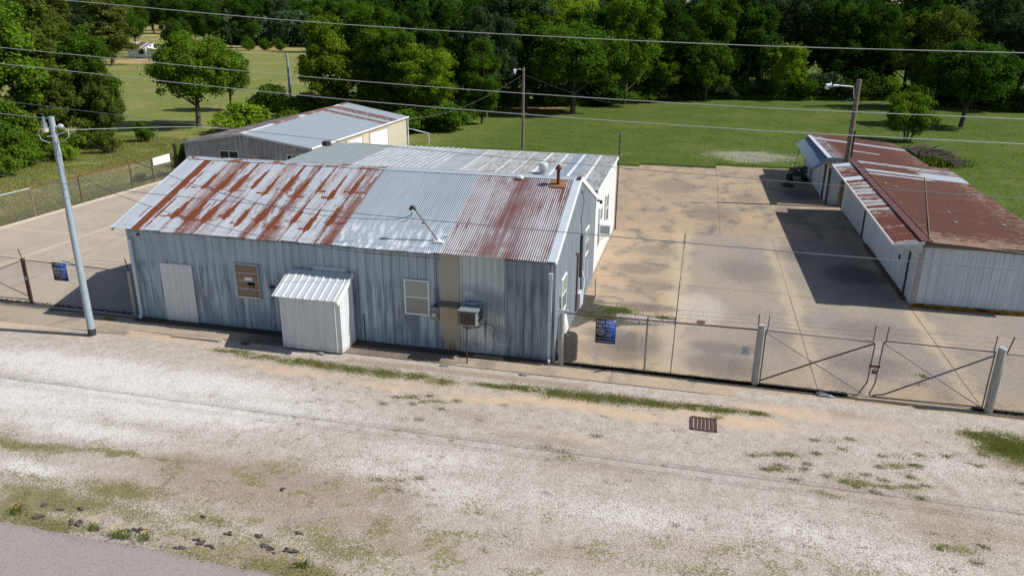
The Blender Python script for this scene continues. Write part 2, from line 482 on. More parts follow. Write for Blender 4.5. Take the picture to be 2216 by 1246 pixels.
def mat_concrete(name, base, soot, tan, amt=0.5):
    m = M(name, 0.85, 0.0, 0.3)
    x, y = m.x, m.y
    n1 = m.noise(m.vec(x * .30, y * .30, 0.0), 1.0, 5, .62, .4)
    n2 = m.noise(m.vec(x * .9, y * .55, 5.0), 1.0, 5, .65)
    n3 = m.noise(None, 14.0, 4, .7)
    n4 = m.noise(m.vec(x * .5, y * 3.5, 2.0), 1.0, 4, .6)
    sp = m.vor(55.0)
    c = m.mix(n1.step(.35, .65), base, tan)
    c = m.mix((n2 + n4 * .3).step(.62, .85) * amt, c, soot)
    c = m.mix(n4.step(.58, .75) * .25, c, (0.50, 0.43, 0.34))
    if name == 'yard_concrete':
        # clean tan bands along the joints, soot in the middle of the bays
        j = ((x - 19.4).abs()).mn((x - 23.8).abs()).mn((x - 28.3).abs())
        jl = (j + (n2 - .5) * 1.0).step(.7, .15) * y.step(19.5, 16.5)
        c = m.mix(jl * .65, c, (0.44, 0.35, 0.25))
        q = m.noise(m.vec(x * .35, y * .2, 9.0), 1.0, 4, .6).step(.42, .62) * y.step(19.0, 16.0) * x.step(19.4, 21.5)
        c = m.mix(q * (n3 * .9 + .35).clamp() * (1.0 - jl), c, (0.20, 0.18, 0.165))
        gb = (x + (n2 - .5) * .8).step(19.2, 19.7) * (y + (n2 - .5) * 1.0).step(18.2, 17.0) * (1.0 - jl * .8) * y.step(.2, 1.6)
        c = m.mix(gb * (n4 * .5 + .45).clamp(), c, m.mix(n3, (0.17, 0.152, 0.135), (0.33, 0.295, 0.255)))
        orr = (y + (n2 - .5) * 2.2).step(1.9, .2).mx(((x - 16.2) + (n2 - .5) * 3.0).step(1.8, .0) * y.step(8.0, 10.0))
        c = m.mix(orr * .2, c, (0.38, 0.27, 0.17))
        w = ((x - 20.3) * (x - 20.3) + (y - 6.3) * (y - 6.3) * .3).step(1.6, .1) * n3.step(.3, .6)
        c = m.mix(w * .6, c, (0.56, 0.51, 0.43))
        for (ox, oy, orx, ory, a) in ((26.9, 12.3, 1.4, 1.5, .75), (17.9, 2.4, 1.2, .9, .6), (17.0, 2.9, .9, .6, .5), (26.4, 29.5, 1.2, 1.8, .7), (18.5, 8.6, 1.0, .6, .35), (18.0, 14.0, 1.2, .9, .3), (21.0, 1.2, 1.2, .9, .5), (23.0, 27.0, 1.0, 2.0, .3), (18.3, 5.9, 1.2, .5, .55), (24.6, 15.0, .9, 1.5, .4), (21.0, 2.6, 1.1, .6, .5), (17.6, 1.6, 1.4, 1.0, .5), (26.3, 5.6, 1.5, 1.2, .4), (22.2, 11.8, 1.3, 1.8, .35), (25.6, 2.4, 1.2, 1.0, .4), (17.4, 10.8, 1.0, .8, .45), (20.8, 22.5, 1.6, 2.0, .35), (18.4, 30.0, 1.5, 2.5, .3), (25.2, 23.5, .9, 2.4, .5)):
            dx = (x - ox) / orx; dy = (y - oy) / ory
            c = m.mix((dx * dx + dy * dy + (n2 - .5) * 2.4 + (n3 - .5) * 2.2).step(1.5, .1) * min(1, a * 1.35), c, (0.10, 0.086, 0.074))
        c = m.mix((m.noise(m.vec(x * .4, y * .4, 44.0), 1.0, 4, .6).step(.6, .75)) * y.step(28, 33) * x.step(17.5, 15.8) * .8, c, (0.5, 0.28, 0.15))
    if name == 'apron_concrete':
        dk = x.step(12.9, 11.8) * x.step(4.2, 5.4)
        c = m.mix((dk * (n2 * .4 + .72)).clamp() * .9, c, (0.105, 0.083, 0.07))
        c = m.mix((n2 + n3 * .4).step(.66, .75) * x.step(12, 13) * x.step(18, 15) * .55, c, (0.19, 0.16, 0.13))
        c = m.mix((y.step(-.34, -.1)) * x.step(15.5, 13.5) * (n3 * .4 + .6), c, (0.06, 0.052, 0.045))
        c = m.mix(x.step(13.8, 16.5) * (1.0 - n2.step(.5, .7)) * .7, c, (0.42, 0.32, 0.215))
    if name == 'left_yard_concrete':
        j = ((x + 10.4 + (y - 9.2) * 0.02).abs()).mn((y - 9.1).abs()).mn((y - 17.4).abs())
        c = m.mix((j + (n2 - .5) * .25).step(.28, .1) * .6, c, (0.50, 0.42, 0.31))
        c = m.mix((x + 15.7).step(.35, .1) * .8, c, (0.62, 0.52, 0.40))
        c = m.mix(y.step(.9, .4) * .0, c, soot)
    c = m.mix(sp.step(.80, .92) * .42, c, (0.56, 0.51, 0.43))
    c = m.mix(sp.step(.20, .08) * .42, c, (0.15, 0.13, 0.115))
    m.col(m.scalec(c, n3 * .50 + .75))
    m.bump(n3 * .6 + sp * .4, .35, .006)
    return m.m

def mat_lot():
    m = M('gravel_and_dirt', 0.95, 0.0, 0.2)
    W_, G_, B_, T_ = m.attr('white'), m.attr('moss'), m.attr('brown'), m.attr('sand')
    n = m.noise(None, 3.0, 5, .7)
    n2 = m.noise(None, 22.0, 3, .7)
    v1 = m.vor(40.0); v2 = m.vor(75.0)
    vd = m.vor(27.0, None, 'Distance')
    base = m.mix(n.step(.3, .7), (0.36, 0.31, 0.255), (0.45, 0.405, 0.355))
    base = m.mix((B_ + (n - .5) * .7).step(.12, .65) * .95, base, (0.30, 0.24, 0.18))
    base = m.mix((T_ + (n - .5) * .5).step(.15, .9), base, (0.53, 0.40, 0.285))
    # pebbles
    peb = (v1 * .6 + v2 * .4)
    dens = (W_ * .75 + .36 - T_ * .40 - B_ * .16 + (n - .5) * .6)
    light = (peb + dens * .8).step(.96, 1.02)
    base = m.mix((light * (W_ * .4 + .5)).clamp(), base, (0.63, 0.605, 0.575))
    base = m.mix((W_ + (n - .5) * .8).step(.3, 1.0) * .7, base, (0.63, 0.61, 0.585))
    darkp = peb.step(.32, .20) * (0.9 - T_ * .6)
    base = m.mix(darkp * .85, base, (0.17, 0.145, 0.125))
    n9 = m.noise(None, 12.0, 6, .8)
    n12 = m.noise(None, 1.4, 4, .6)
    base = m.mix(n12.step(.55, .72) * .35, base, (0.30, 0.235, 0.175))
    base = m.mix((G_ + (n9 - .5) * 1.9 + (n - .5) * .7 - light * .25).step(.34, .60) * .85, base, m.mix(n9.step(.3, .7), (0.065, 0.08, 0.018), (0.22, 0.20, 0.07)))
    m.col(m.scalec(base, n2 * .5 + .75))
    m.bump((1.0 - vd) * .8 + v2 * .4 + n2, .6, .012)
    return m.m

def mat_lawn():
    m = M('mown_grass', 0.95, 0.0, 0.15)
    x, y = m.x, m.y
    n1 = m.noise(m.vec(x * .05, y * .05, 0.0), 1.0, 5, .6)
    n2 = m.noise(m.vec(x * .35, y * .22, 3.0), 1.0, 5, .65)
    n3 = m.noise(m.vec(x * 5.0, y * 2.6, 5.0), 1.0, 4, .75)
    n5 = m.noise(m.vec(x * 1.6, y * .8, 15.0), 1.0, 4, .7)
    lush = x.step(-12, 4)
    c = m.mix(lush, (0.15, 0.18, 0.042), (0.070, 0.110, 0.016))
    c = m.mix(n2.step(.42, .68) * .65, c, m.mix(lush, (0.20, 0.21, 0.06), (0.098, 0.135, 0.024)))
    c = m.mix(n5.step(.56, .74) * .55, c, m.mix(lush, (0.27, 0.235, 0.09), (0.12, 0.145, 0.034)))
    c = m.mix(n1.step(.48, .64) * .6 * (1.0 - lush), c, (0.27, 0.215, 0.10))
    n7 = m.noise(m.vec(x * .13, y * .10, 33.0), 1.0, 4, .65)
    c = m.mix(n7.step(.50, .66) * .55 * (1.0 - lush), c, (0.29, 0.23, 0.11))
    c = m.mix(n7.step(.45, .30) * .4 * (1.0 - lush), c, (0.095, 0.14, 0.028))
    c = m.mix(n7.step(.5, .64) * .45 * lush, c, (0.125, 0.14, 0.035))
    c = m.mix(n7.step(.45, .32) * .4 * lush, c, (0.05, 0.09, 0.012))
    c = m.mix(n5.step(.44, .30) * .6, c, m.mix(lush, (0.10, 0.13, 0.03), (0.036, 0.068, 0.010)))
    c = m.mix(n1.step(.55, .7) * lush * .4, c, (0.11, 0.15, 0.03))
    gx = (x - 24.0) / 4.5; gy = (y - 44.5) / 3.2
    gp = (gx * gx + gy * gy + (n2 - .5) * 2.2 + (n3 - .5) * 1.6).step(1.0, .25)
    c = m.mix(gp * .6, c, (0.36, 0.34, 0.27))
    dx = (x + 3.2) / 6.5; dy = (y - 76.3) / 3.4
    c = m.mix((dx * dx + dy * dy + (n2 - .5) * 1.2).step(1.0, .6) * .85, c, (0.30, 0.165, 0.10))
    far = y.step(190, 260)
    c = m.mix(far * n1.step(.42, .6) * .85, c, (0.36, 0.28, 0.13))
    c = m.mix(y.step(420, 520) * .8, c, (0.20, 0.19, 0.08))
    hx = (x + 120.0) / 16.0; hy = (y - 158.0) / 14.0
    c = m.mix((hx * hx + hy * hy + (n2 - .5)).step(1.0, .6) * .8, c, (0.46, 0.30, 0.15))
    m.col(m.scalec(c, n3 * 1.3 + .35))
    m.bump(n3 + n5 * .7, 1.0, .10)
    return m.m

def mat_leaf(name, a, b, trans=0.35):
    m = bpy.data.materials.new(name); m.use_nodes = True
    nt = m.node_tree; nt.nodes.clear()
    mm = M.__new__(M); mm.nt = nt; mm.m = m
    at = mm.attr('tone')
    oi = nt.nodes.new('ShaderNodeObjectInfo')
    r = V(nt, oi.outputs['Random'])
    c = mm.mix(at, a, b)
    c = mm.scalec(c, r * .4 + .8)
    d = nt.nodes.new('ShaderNodeBsdfDiffuse'); t = nt.nodes.new('ShaderNodeBsdfTranslucent')
    mx = nt.nodes.new('ShaderNodeMixShader'); out = nt.nodes.new('ShaderNodeOutputMaterial')
    nt.links.new(c, d.inputs[0])
    n2 = nt.nodes.new('ShaderNodeVectorMath'); n2.operation = 'MULTIPLY'; n2.inputs[1].default_value = (1.15, 1.3, .5)
    nt.links.new(c, n2.inputs[0]); nt.links.new(n2.outputs[0], t.inputs[0])
    mx.inputs[0].default_value = trans
    nt.links.new(d.outputs[0], mx.inputs[1]); nt.links.new(t.outputs[0], mx.inputs[2]); nt.links.new(mx.outputs[0], out.inputs[0])
    return m

X = {}
X['front_roof'] = mat_front_roof()
SHADE_DARK = (0.05, 0.065, 0.085)  # colour of the painted shade line beside each rib
RIB_SHADE = {'front': [(11.82 / 39, -.030, 0, 11.8, .8, SHADE_DARK)], 'pale': [(.25, 12.48 - .03, 12.5, 14, .6, (.16, .2, .23))], 'dark': [(1.66 / 6, 13.98 - .03, 14, 15.6, .8, SHADE_DARK)],
      'shed': [(.3085, 28.35 - .03, 28.4, 34, .55, (.20, .23, .26))], 'lean': [(2.17 / 6, 6.55 - .03, 6.6, 8.7, .45, (.25, .27, .30))], 'rear': [(.305, -.1, -15, -5, .5, (.07, .07, .07))], 'gable': [(.23, -.035, 0, 9.2, .75, (.12, .15, .19)), (.23, .02, 0, 9.2, .5, (.66, .70, .74))], 'shedw': [(.155, -.02, 8, 40, .55, (.22, .25, .28))], 'white': [(.885, 9.3, 9, 18, .0, SHADE_DARK)]}
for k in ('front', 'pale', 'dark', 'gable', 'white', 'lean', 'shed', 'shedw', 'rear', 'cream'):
    X['sd_' + k] = mat_siding('ribbed_siding_' + k, k, RIB_SHADE.get(k))
X['annex_roof'] = mat_annex_roof()
X['brown_roof'] = mat_brown_roof('peeling_brown_roof_paint', [(21.35, 21.7, 28.5, 31.9, .40), (22.15, 22.75, 28.5, 31.9, .42), (21.9, 23.6, 31.6, 34.5, .38), (24.5, 25.1, 28.6, 34.5, .47), (23.9, 24.2, 31.3, 34.5, .46)])
X['brown_roof_far'] = mat_brown_roof('peeling_brown_roof_paint_far', [(35.2, 35.9, 27.0, 34.5, .36), (26.5, 37, 27.3, 28.4, .53), (31.2, 31.6, 29.5, 31.2, .45)])
X['awning'] = mat_awning()
X['rear_roof'] = mat_rear_roof()
X['zinc'] = simple('galvanised_steel', (0.42, 0.46, 0.50), 0.42, 0.5, .2, 5)
X['zinc_pale'] = simple('pale_galvanised_trim', (0.58, 0.64, 0.70), 0.45, 0.2, .15, 4)
X['white_trim'] = simple('white_painted_trim', (0.76, 0.77, 0.77), 0.5, 0, .08, 5)
X['white_bright'] = simple('white_door_paint', (0.78, 0.77, 0.74), 0.5, 0, .05, 3)
X['downspout'] = simple('pale_blue_downspout', (0.50, 0.60, 0.68), 0.4, 0, .15, 3)
X['rust'] = simple('rusty_steel', (0.17, 0.062, 0.034), 0.85, 0, .45, 14, .2, .3)
X['rust_dark'] = simple('dark_rusty_pipe', (0.085, 0.042, 0.036), 0.8, 0, .4, 12)
X['brown_paint'] = simple('brown_painted_ridge', (0.11, 0.042, 0.035), 0.55, 0, .25, 5)
X['black'] = simple('black_plastic', (0.006, 0.006, 0.007), 0.5, 0, .3, 4, .15)
X['dark'] = simple('dark_opening', (0.02, 0.02, 0.022), 0.8, 0, .3, 4)
X['dark_metal'] = simple('dark_metal', (0.045, 0.045, 0.05), 0.6, .2, .3, 8)
X['glass'] = simple('window_glass_with_blinds', (0.10, 0.115, 0.12), 0.12, 0, .1, 3, .8)
X['blind'] = simple('pale_window_blind', (0.56, 0.55, 0.48), 0.6, 0, .1, 20)
X['blind_dark'] = simple('dim_window_blind', (0.34, 0.35, 0.33), 0.6, 0, .1, 20)
X['tan_ply'] = (lambda m: m.col(m.mix((m.z.step(1.05, .1) * m.noise(m.vec(m.x * 9, m.z * 1.1, 0.0), 1, 4).step(.25, .75)).clamp(), m.mix(m.noise(m.vec(m.x * 14, m.z * .6, 2.0), 1, 4), (0.40, 0.35, 0.275), (0.49, 0.43, 0.345)), m.mix(m.z.step(.6, .1), (0.12, 0.115, 0.06), (0.045, 0.04, 0.036)))).m)(M('stained_tan_plywood', 0.8))
X['tan_box'] = simple('tan_painted_box', (0.40, 0.34, 0.23), 0.7, 0, .25, 8)
X['ply'] = simple('boarded_window_plywood', (0.27, 0.185, 0.115), 0.85, 0, .3, 30)
X['wood_old'] = (lambda m: m.col(m.mix(m.noise(m.vec(m.x * 30, m.y * 30, m.z * 1.2), 1, 4), (0.09, 0.07, 0.055), (0.26, 0.215, 0.17))).m)(M('weathered_wood_pole', 0.9))
X['conc_pole'] = (lambda m: m.col(m.mix(m.noise(m.vec(m.x * 6, m.y * 6, m.z * 1.3), 1, 4).step(.5, .72) * .5, m.mix(m.noise(None, 5, 3), (0.28, 0.345, 0.385), (0.36, 0.43, 0.47)), (0.24, 0.25, 0.25))).m)(M('pale_blue_painted_steel_pole', 0.5))
X['wire'] = simple('aluminium_cable', (0.52, 0.53, 0.54), 0.5, .3, .1, 2)
X['wire_dark'] = simple('weathered_grey_cable', (0.20, 0.215, 0.24), 0.5, .2, .1, 2)
X['wire_black'] = simple('black_cable', (0.03, 0.03, 0.035), 0.6, 0, .1, 2)
X['chain'] = simple('galvanised_chain_link', (0.27, 0.26, 0.25), 0.5, .3, .2, 3)
X['chain_dull'] = simple('dull_chain_link', (0.20, 0.195, 0.19), 0.6, .2, .2, 3)
X['post_conc'] = simple('grey_lichened_post', (0.38, 0.365, 0.33), 0.85, 0, .5, 16)
X['galv_pipe'] = simple('galvanised_pipe', (0.17, 0.165, 0.165), 0.6, .2, .45, 10)
X['slabs'] = mat_concrete('yard_concrete', (0.31, 0.237, 0.163), (0.135, 0.117, 0.10), (0.395, 0.287, 0.18), 1.0)
X['apron'] = mat_concrete('apron_concrete', (0.33, 0.265, 0.20), (0.17, 0.14, 0.118), (0.37, 0.295, 0.215), .6)
X['left_slabs'] = mat_concrete('left_yard_concrete', (0.36, 0.305, 0.25), (0.28, 0.24, 0.20), (0.42, 0.35, 0.275), .4)
X['lot'] = mat_lot()
X['lawn'] = mat_lawn()
X['dirt'] = simple('bare_brown_dirt', (0.20, 0.125, 0.08), 0.95, 0, .4, 3, .2, .6)
X['joint'] = simple('dark_joint_dirt', (0.055, 0.047, 0.04), 0.95, 0, .5, 6)
def _asph():
    m = M('faded_asphalt', 0.9, 0, .25)
    v = m.vor(45.0); v2 = m.vor(90.0); n = m.noise(None, 1.5, 4)
    c = m.mix(n, (0.285, 0.25, 0.235), (0.33, 0.29, 0.27))
    c = m.mix((v * .6 + v2 * .4).step(.22, .12) * .8, c, (0.10, 0.085, 0.09))
    c = m.mix((v2 * .6 + v * .4).step(.8, .9) * .5, c, (0.52, 0.47, 0.44))
    m.col(c); m.bump(v * .7 + v2, .5, .008)
    return m.m
X['asphalt'] = _asph()
X['asph_lump'] = simple('broken_asphalt', (0.10, 0.086, 0.074), 0.9, 0, .5, 20, .2, .5)
X['stone'] = (lambda m: m.col(m.mix(m.attr('tone'), (0.32, 0.28, 0.24), (0.68, 0.65, 0.60))).m)(M('pale_crushed_stone', 0.9, 0, .2))
X['stone_grey'] = (lambda m: m.col(m.mix(m.attr('tone'), (0.24, 0.22, 0.21), (0.62, 0.58, 0.55))).m)(M('grey_crushed_stone', 0.9, 0, .2))
X['leaf_dark'] = mat_leaf('leaves_dark_green', (0.022, 0.050, 0.010), (0.066, 0.135, 0.020), .42)
X['leaf_mid'] = mat_leaf('leaves_mid_green', (0.034, 0.075, 0.010), (0.118, 0.21, 0.024), .42)
X['leaf_light'] = mat_leaf('leaves_light_green', (0.052, 0.10, 0.011), (0.185, 0.30, 0.03), .4)
X['leaf_bright'] = mat_leaf('leaves_yellow_green', (0.075, 0.125, 0.012), (0.26, 0.37, 0.035), .4)
X['leaf_grey'] = mat_leaf('leaves_grey_green', (0.03, 0.055, 0.028), (0.08, 0.125, 0.06))
X['leaf_yellow'] = mat_leaf('leaves_olive_yellow', (0.06, 0.085, 0.014), (0.20, 0.25, 0.045), .35)
X['needle'] = mat_leaf('pine_needles', (0.045, 0.065, 0.014), (0.16, 0.18, 0.04), .25)
X['bark'] = simple('brown_grey_bark', (0.10, 0.08, 0.062), 0.95, 0, .4, 8, .2, .4)
X['blade'] = mat_leaf('grass_blades', (0.095, 0.125, 0.03), (0.25, 0.28, 0.075), .35)
X['blade_dry'] = mat_leaf('dry_grass_blades', (0.14, 0.13, 0.035), (0.33, 0.26, 0.11), .3)
X['blade_lush'] = mat_leaf('tall_weeds', (0.05, 0.085, 0.015), (0.20, 0.26, 0.06), .3)
X['flower'] = simple('yellow_petals', (0.75, 0.52, 0.02), .6)
X['sign_blue'] = (lambda m: m.col(m.mix(m.attr('u').step(0.1, .95), (0.006, 0.010, 0.028), (0.010, 0.055, 0.30))).m)(M('navy_sign_print', 0.4))
X['sign_text'] = simple('white_sign_print', (0.72, 0.74, 0.78), 0.5, 0, .05)
X['white_sign'] = simple('white_sign_board', (0.80, 0.80, 0.80), 0.5, 0, .03)
X['paper'] = simple('laminated_paper_notice', (0.55, 0.58, 0.56), 0.5, 0, .1, 20)
X['moss_edge'] = (lambda m: m.col(m.mix(m.noise(m.vec(m.x * 3, m.y, m.z * 9), 1, 5, .7).step(.40, .58), (0.045, 0.03, 0.016), (0.30, 0.17, 0.02))).m)(M('lichened_footing', 0.95, 0, .2))
X['brick_dark'] = simple('dark_footing', (0.05, 0.043, 0.037), 0.9, 0, .4, 10)  # very dark tone for base trim and kerb step
X['stick'] = simple('dead_grey_brush', (0.12, 0.095, 0.078), 0.95, 0, .5, 6)
X['porcelain'] = simple('grey_insulator', (0.25, 0.27, 0.28), 0.4, 0, .2, 8)
X['bag'] = simple('white_crumpled_plastic', (0.74, 0.75, 0.76), 0.35, 0, .1, 8)
X['ac'] = simple('grey_blue_air_conditioner', (0.21, 0.26, 0.29), 0.5, .2, .2, 5)
X['coil'] = simple('brown_condenser_coil', (0.10, 0.075, 0.062), 0.8, .1, .4, 30)
X['grate_gap'] = simple('grate_pale_bottom', (0.40, 0.33, 0.26), 0.9, 0, .3, 6)

def _glass():
    m = bpy.data.materials.new('clear_window_glass'); m.use_nodes = True; nt = m.node_tree; nt.nodes.clear()
    t = nt.nodes.new('ShaderNodeBsdfTransparent'); g = nt.nodes.new('ShaderNodeBsdfGlossy'); mx = nt.nodes.new('ShaderNodeMixShader'); o = nt.nodes.new('ShaderNodeOutputMaterial')
    t.inputs[0].default_value = (.86, .89, .90, 1); g.inputs['Roughness'].default_value = .04; mx.inputs[0].default_value = .09
    nt.links.new(t.outputs[0], mx.inputs[1]); nt.links.new(g.outputs[0], mx.inputs[2]); nt.links.new(mx.outputs[0], o.inputs[0])
    return m
X['clear_glass'] = _glass()
X['blade_moss'] = mat_leaf('mossy_blades', (0.05, 0.065, 0.014), (0.15, 0.165, 0.04), .25)
X['road_crumb'] = (lambda m: m.col(m.mix(m.attr('tone'), (0.09, 0.08, 0.07), (0.30, 0.265, 0.24))).m)(M('road_crumbs', 0.95, 0, .1))
# ------------------------------------------------------------ ribbed walls and sheet roofs
_pcache = {}
def siding(parent, p0, p1, topf, mat, pitch=0.305, pw=0.914, depth=0.024, zb=0.0, name='wall_panel', rw=0.04, skip=None, label=None):
    p0 = Vector((p0[0], p0[1])); p1 = Vector((p1[0], p1[1])); d = p1 - p0; L = d.length; d.normalize()
    ang = math.atan2(d.y, d.x); n = max(1, round(L / pw)); w = L / n
    base = root_loc(parent)
    for k in range(n):
        u0 = k * w
        if skip and skip(u0 + w / 2): continue
        z0 = topf(u0); z1 = topf(u0 + w); zm = topf(u0 + w / 2)
        rect = abs(z0 - z1) < 1e-4 and abs(zm - z0) < 1e-4
        key = (round(w, 4), round(z0, 3), zb, pitch, depth, mat.name) if rect else None
        if key in _pcache and key: me = _pcache[key]
        else:
            nr = max(1, round(w / pitch)); pt = w / nr
            prof = [(0.0, 0.004)]
            for j in range(nr):
                c = (j + .5) * pt
                prof += [(c - rw, 0.0), (c - rw * .45, depth), (c + rw * .45, depth), (c + rw, 0.0)]
            prof += [(w, 0.0)]
            vs = []; fs = []
            for i, (u, h) in enumerate(prof):
                vs += [(u, -h - 0.004, zb), (u, -h - 0.004, topf(u0 + u))]
                if i: fs.append((2 * i - 2, 2 * i, 2 * i + 1, 2 * i - 1))
            me = bpy.data.meshes.new(name); me.from_pydata(vs, [], fs); me.update(); me.materials.append(mat)
            if key: _pcache[key] = me
        o = bpy.data.objects.new(name, me); COL.objects.link(o); o.parent = parent
        q = p0 + d * u0
        o.location = Vector((q.x, q.y, 0)) - base
        o.rotation_euler = (0, 0, ang)
        if label: o['label'] = label

def profile(kind, w, pitch, amp):
    if kind == 'corr':
        n = max(1, round(w / pitch)); k = n * 6
        return [(i / k, amp * math.cos(2 * math.pi * i * n / k)) for i in range(k + 1)]
    if kind == 'rib':
        n = max(1, round(w / pitch)); pt = 1.0 / n; a = 0.035 / w; pr = [(0, 0)]
        for j in range(n):
            c = (j + .5) * pt
            pr += [(c - a, 0), (c - a * .5, amp), (c + a * .5, amp), (c + a, 0)]
        return pr + [(1, 0)]
    return [(0, 0.006), (0.02, 0.0), (.5, 0.0), (1, 0)]

def roof_sheets(parent, A, B, C, D, n, mat, kind='corr', pitch=0.0762, amp=0.012, name='roof_sheet', lift=0.004, rows=1, label=None, sag=0.0):
    A, B, C, D = map(Vector, (A, B, C, D)); base = root_loc(parent)
    nrm = (B - A).cross(D - A).normalized()
    if nrm.z < 0: nrm = -nrm
    w = (B - A).length / n; pr = profile(kind, w, pitch, amp)
    rr = random.Random(3)
    for r in range(rows):
        t0, t1 = r / rows, (r + 1) / rows + (0.02 if r < rows - 1 else 0)
        for k in range(n):
            lf = rr.uniform(0, lift) + (rows - r) * 0.004
            e = rr.uniform(-.006, .006)
            vs = []; fs = []
            ts = [t0, (t0 + t1) / 2, t1]
            for i, (f, h) in enumerate(pr):
                s = (k + f) / n
                for t in ts:
                    te = t + (e if t == t1 and r == rows - 1 else 0)
                    p = (A * (1 - s) + B * s) * (1 - te) + (D * (1 - s) + C * s) * te
                    p = p + nrm * (h + lf) - Vector((0, 0, sag * 4 * s * (1 - s)))
                    vs.append(tuple(p - base))
                if i: fs += [(3 * i - 3, 3 * i, 3 * i + 1, 3 * i - 2), (3 * i - 2, 3 * i + 1, 3 * i + 2, 3 * i - 1)]
            me = bpy.data.meshes.new(name); me.from_pydata(vs, [], fs)
            if kind == 'corr': me.polygons.foreach_set('use_smooth', [True] * len(fs))
            me.update(); me.materials.append(mat)
            o = bpy.data.objects.new(name, me); COL.objects.link(o); o.parent = parent
            if label: o['label'] = label

def window(parent, face, u0, u1, z0, z1, at, panes=2, blinds=('blind', 'blind_dark'), frame='white_trim', t=0.05, fw=0.055):
    """sash window standing proud of a wall. face 'y-' (wall at y=at) or 'x+' (wall at x=at)"""
    def bx(mb, a0, a1, c0, c1, d0, d1):
        if face == 'y-': mb.box(a0, at - d1, c0, a1, at - d0, c1)
        else: mb.box(at + d0, a0, c0, at + d1, a1, c1)
    f = MB()
    bx(f, u0, u1, z1 - fw, z1, 0.005, t); bx(f, u0, u1, z0, z0 + fw, 0.005, t)
    bx(f, u0, u0 + fw, z0 + fw, z1 - fw, 0.005, t); bx(f, u1 - fw, u1, z0 + fw, z1 - fw, 0.005, t)
    wo = f.build('window', X[frame], parent)
    zs = [z0 + fw + (z1 - z0 - 2 * fw) * i / panes for i in range(panes + 1)]
    if panes > 1:
        g = MB()
        for zz in zs[1:-1]: bx(g, u0 + fw, u1 - fw, zz - .02, zz + .02, 0.01, t - .008)
        g.build('meeting_rail', X[frame], wo)
    for i in range(panes):
        bl = MB(); a, b = zs[i] + .02, zs[i + 1] - .02
        m = max(3, int((b - a) / 0.035))
        for j in range(m):
            q = a + (b - a) * j / m
            bx(bl, u0 + fw, u1 - fw, q + .004, q + (b - a) / m - .004, 0.008, 0.022 + .006 * (j % 2))
        bl.build('blind', X[blinds[(panes - 1 - i) % len(blinds)]], wo)
        gp = MB(); bx(gp, u0 + fw, u1 - fw, a, b, t * .62, t * .62 + .004); gp.build('pane', X['clear_glass'], wo)
    return wo

# ============================================================ 1 front metal building
FW = 15.64; RY = 4.55; RZ = 5.17; SL = 0.358
def ftop(y): return RZ - SL * abs(y - RY)
fb = thing('metal_building', 'long weathered grey blue metal building with rust streaked gable roof facing the gravel', 'building', (7.8, 4.6, 0))
core = MB()
g = 0.04
pts = [(g, 3.36), (RY, RZ - .14), (9.2 - g, 3.40)]
vs = []
for xx in (g, FW - g):
    vs += [(xx, g, 0.0), (xx, g, ftop(g) - .12), (xx, RY, RZ - .12), (xx, 9.2 - g, ftop(9.2 - g) - .12), (xx, 9.2 - g, 0.0)]
core.add(vs, [(0, 1, 2, 3, 4), (9, 8, 7, 6, 5), (0, 5, 6, 1), (1, 6, 7, 2), (2, 7, 8, 3), (3, 8, 9, 4), (4, 9, 5, 0)])
core.build('wall', X['sd_front'], fb)
ft = ftop(0) - .02
siding(fb, (0, 0), (11.82, 0), lambda u: ft, X['sd_front'], zb=.05)
siding(fb, (12.48, 0), (13.98, 0), lambda u: ft, X['sd_pale'], zb=.05, pitch=.305, pw=.75, label='pale patched wall panel between the tan strip and the dark panels')
siding(fb, (13.98, 0), (FW, 0), lambda u: ft, X['sd_dark'], zb=.05, pw=.83)
siding(fb, (FW, 0), (FW, 9.2), lambda u: ftop(u) - .03, X['sd_gable'], pitch=.23, rw=.035, depth=.032)
siding(fb, (0, 9.2), (0, 0), lambda u: ftop(9.2 - u) - .03, X['sd_front'])
MB().box(11.83, -.03, .06, 12.47, -.002, ft).build('tan_plywood_strip', X['tan_ply'], fb)
MB().box(0.0, -.055, 0.0, FW, -.002, .05).build('base_trim', X['brick_dark'], fb)
# roof
roof_sheets(fb, (-.36, RY, RZ + .02), (FW + .02, RY, RZ + .02), (FW + .02, -.26, ftop(-.26) + .03), (-.36, -.26, ftop(-.26) + .03), 24, X['front_roof'], rows=1)
roof_sheets(fb, (FW + .02, RY, RZ + .02), (-.36, RY, RZ + .02), (-.36, 9.3, ftop(9.3) + .02), (FW + .02, 9.3, ftop(9.3) + .02), 24, X['front_roof'], rows=1)
def ridge_mat():
    m = M('rusting_ridge_cap', .5, .1)
    n = m.noise(m.vec(m.x * 1.2, m.y * 6, 0.0), 1, 4, .6); n2 = m.noise(None, 7, 4, .7)
    r = ((n + n2 * .5) - m.x.step(8.0, 9.5) * .2 + m.x.band(7.4, 11.6, .2) * (m.y.step(RY - .02, RY + .03)) * .3).step(.74, .86) * (1.0 - m.x.step(11.7, 11.9) * .8)
    m.col(m.mix(r.clamp(), (0.42, 0.47, 0.52), (0.24, 0.085, 0.045)))
    return m.m
rc = MB(); zr = RZ + .045
rc.add([(-.40, RY - .17, zr - .06), (FW + .06, RY - .17, zr - .06), (FW + .06, RY - .05, zr - .01), (-.40, RY - .05, zr - .01), (-.40, RY, zr + .035), (FW + .06, RY, zr + .035), (-.40, RY + .05, zr - .01), (FW + .06, RY + .05, zr - .01), (-.40, RY + .17, zr - .06), (FW + .06, RY + .17, zr - .06)],
       [(0, 1, 2, 3), (3, 2, 5, 4), (4, 5, 7, 6), (6, 7, 9, 8)])
rc.build('ridge_cap', ridge_mat(), fb)
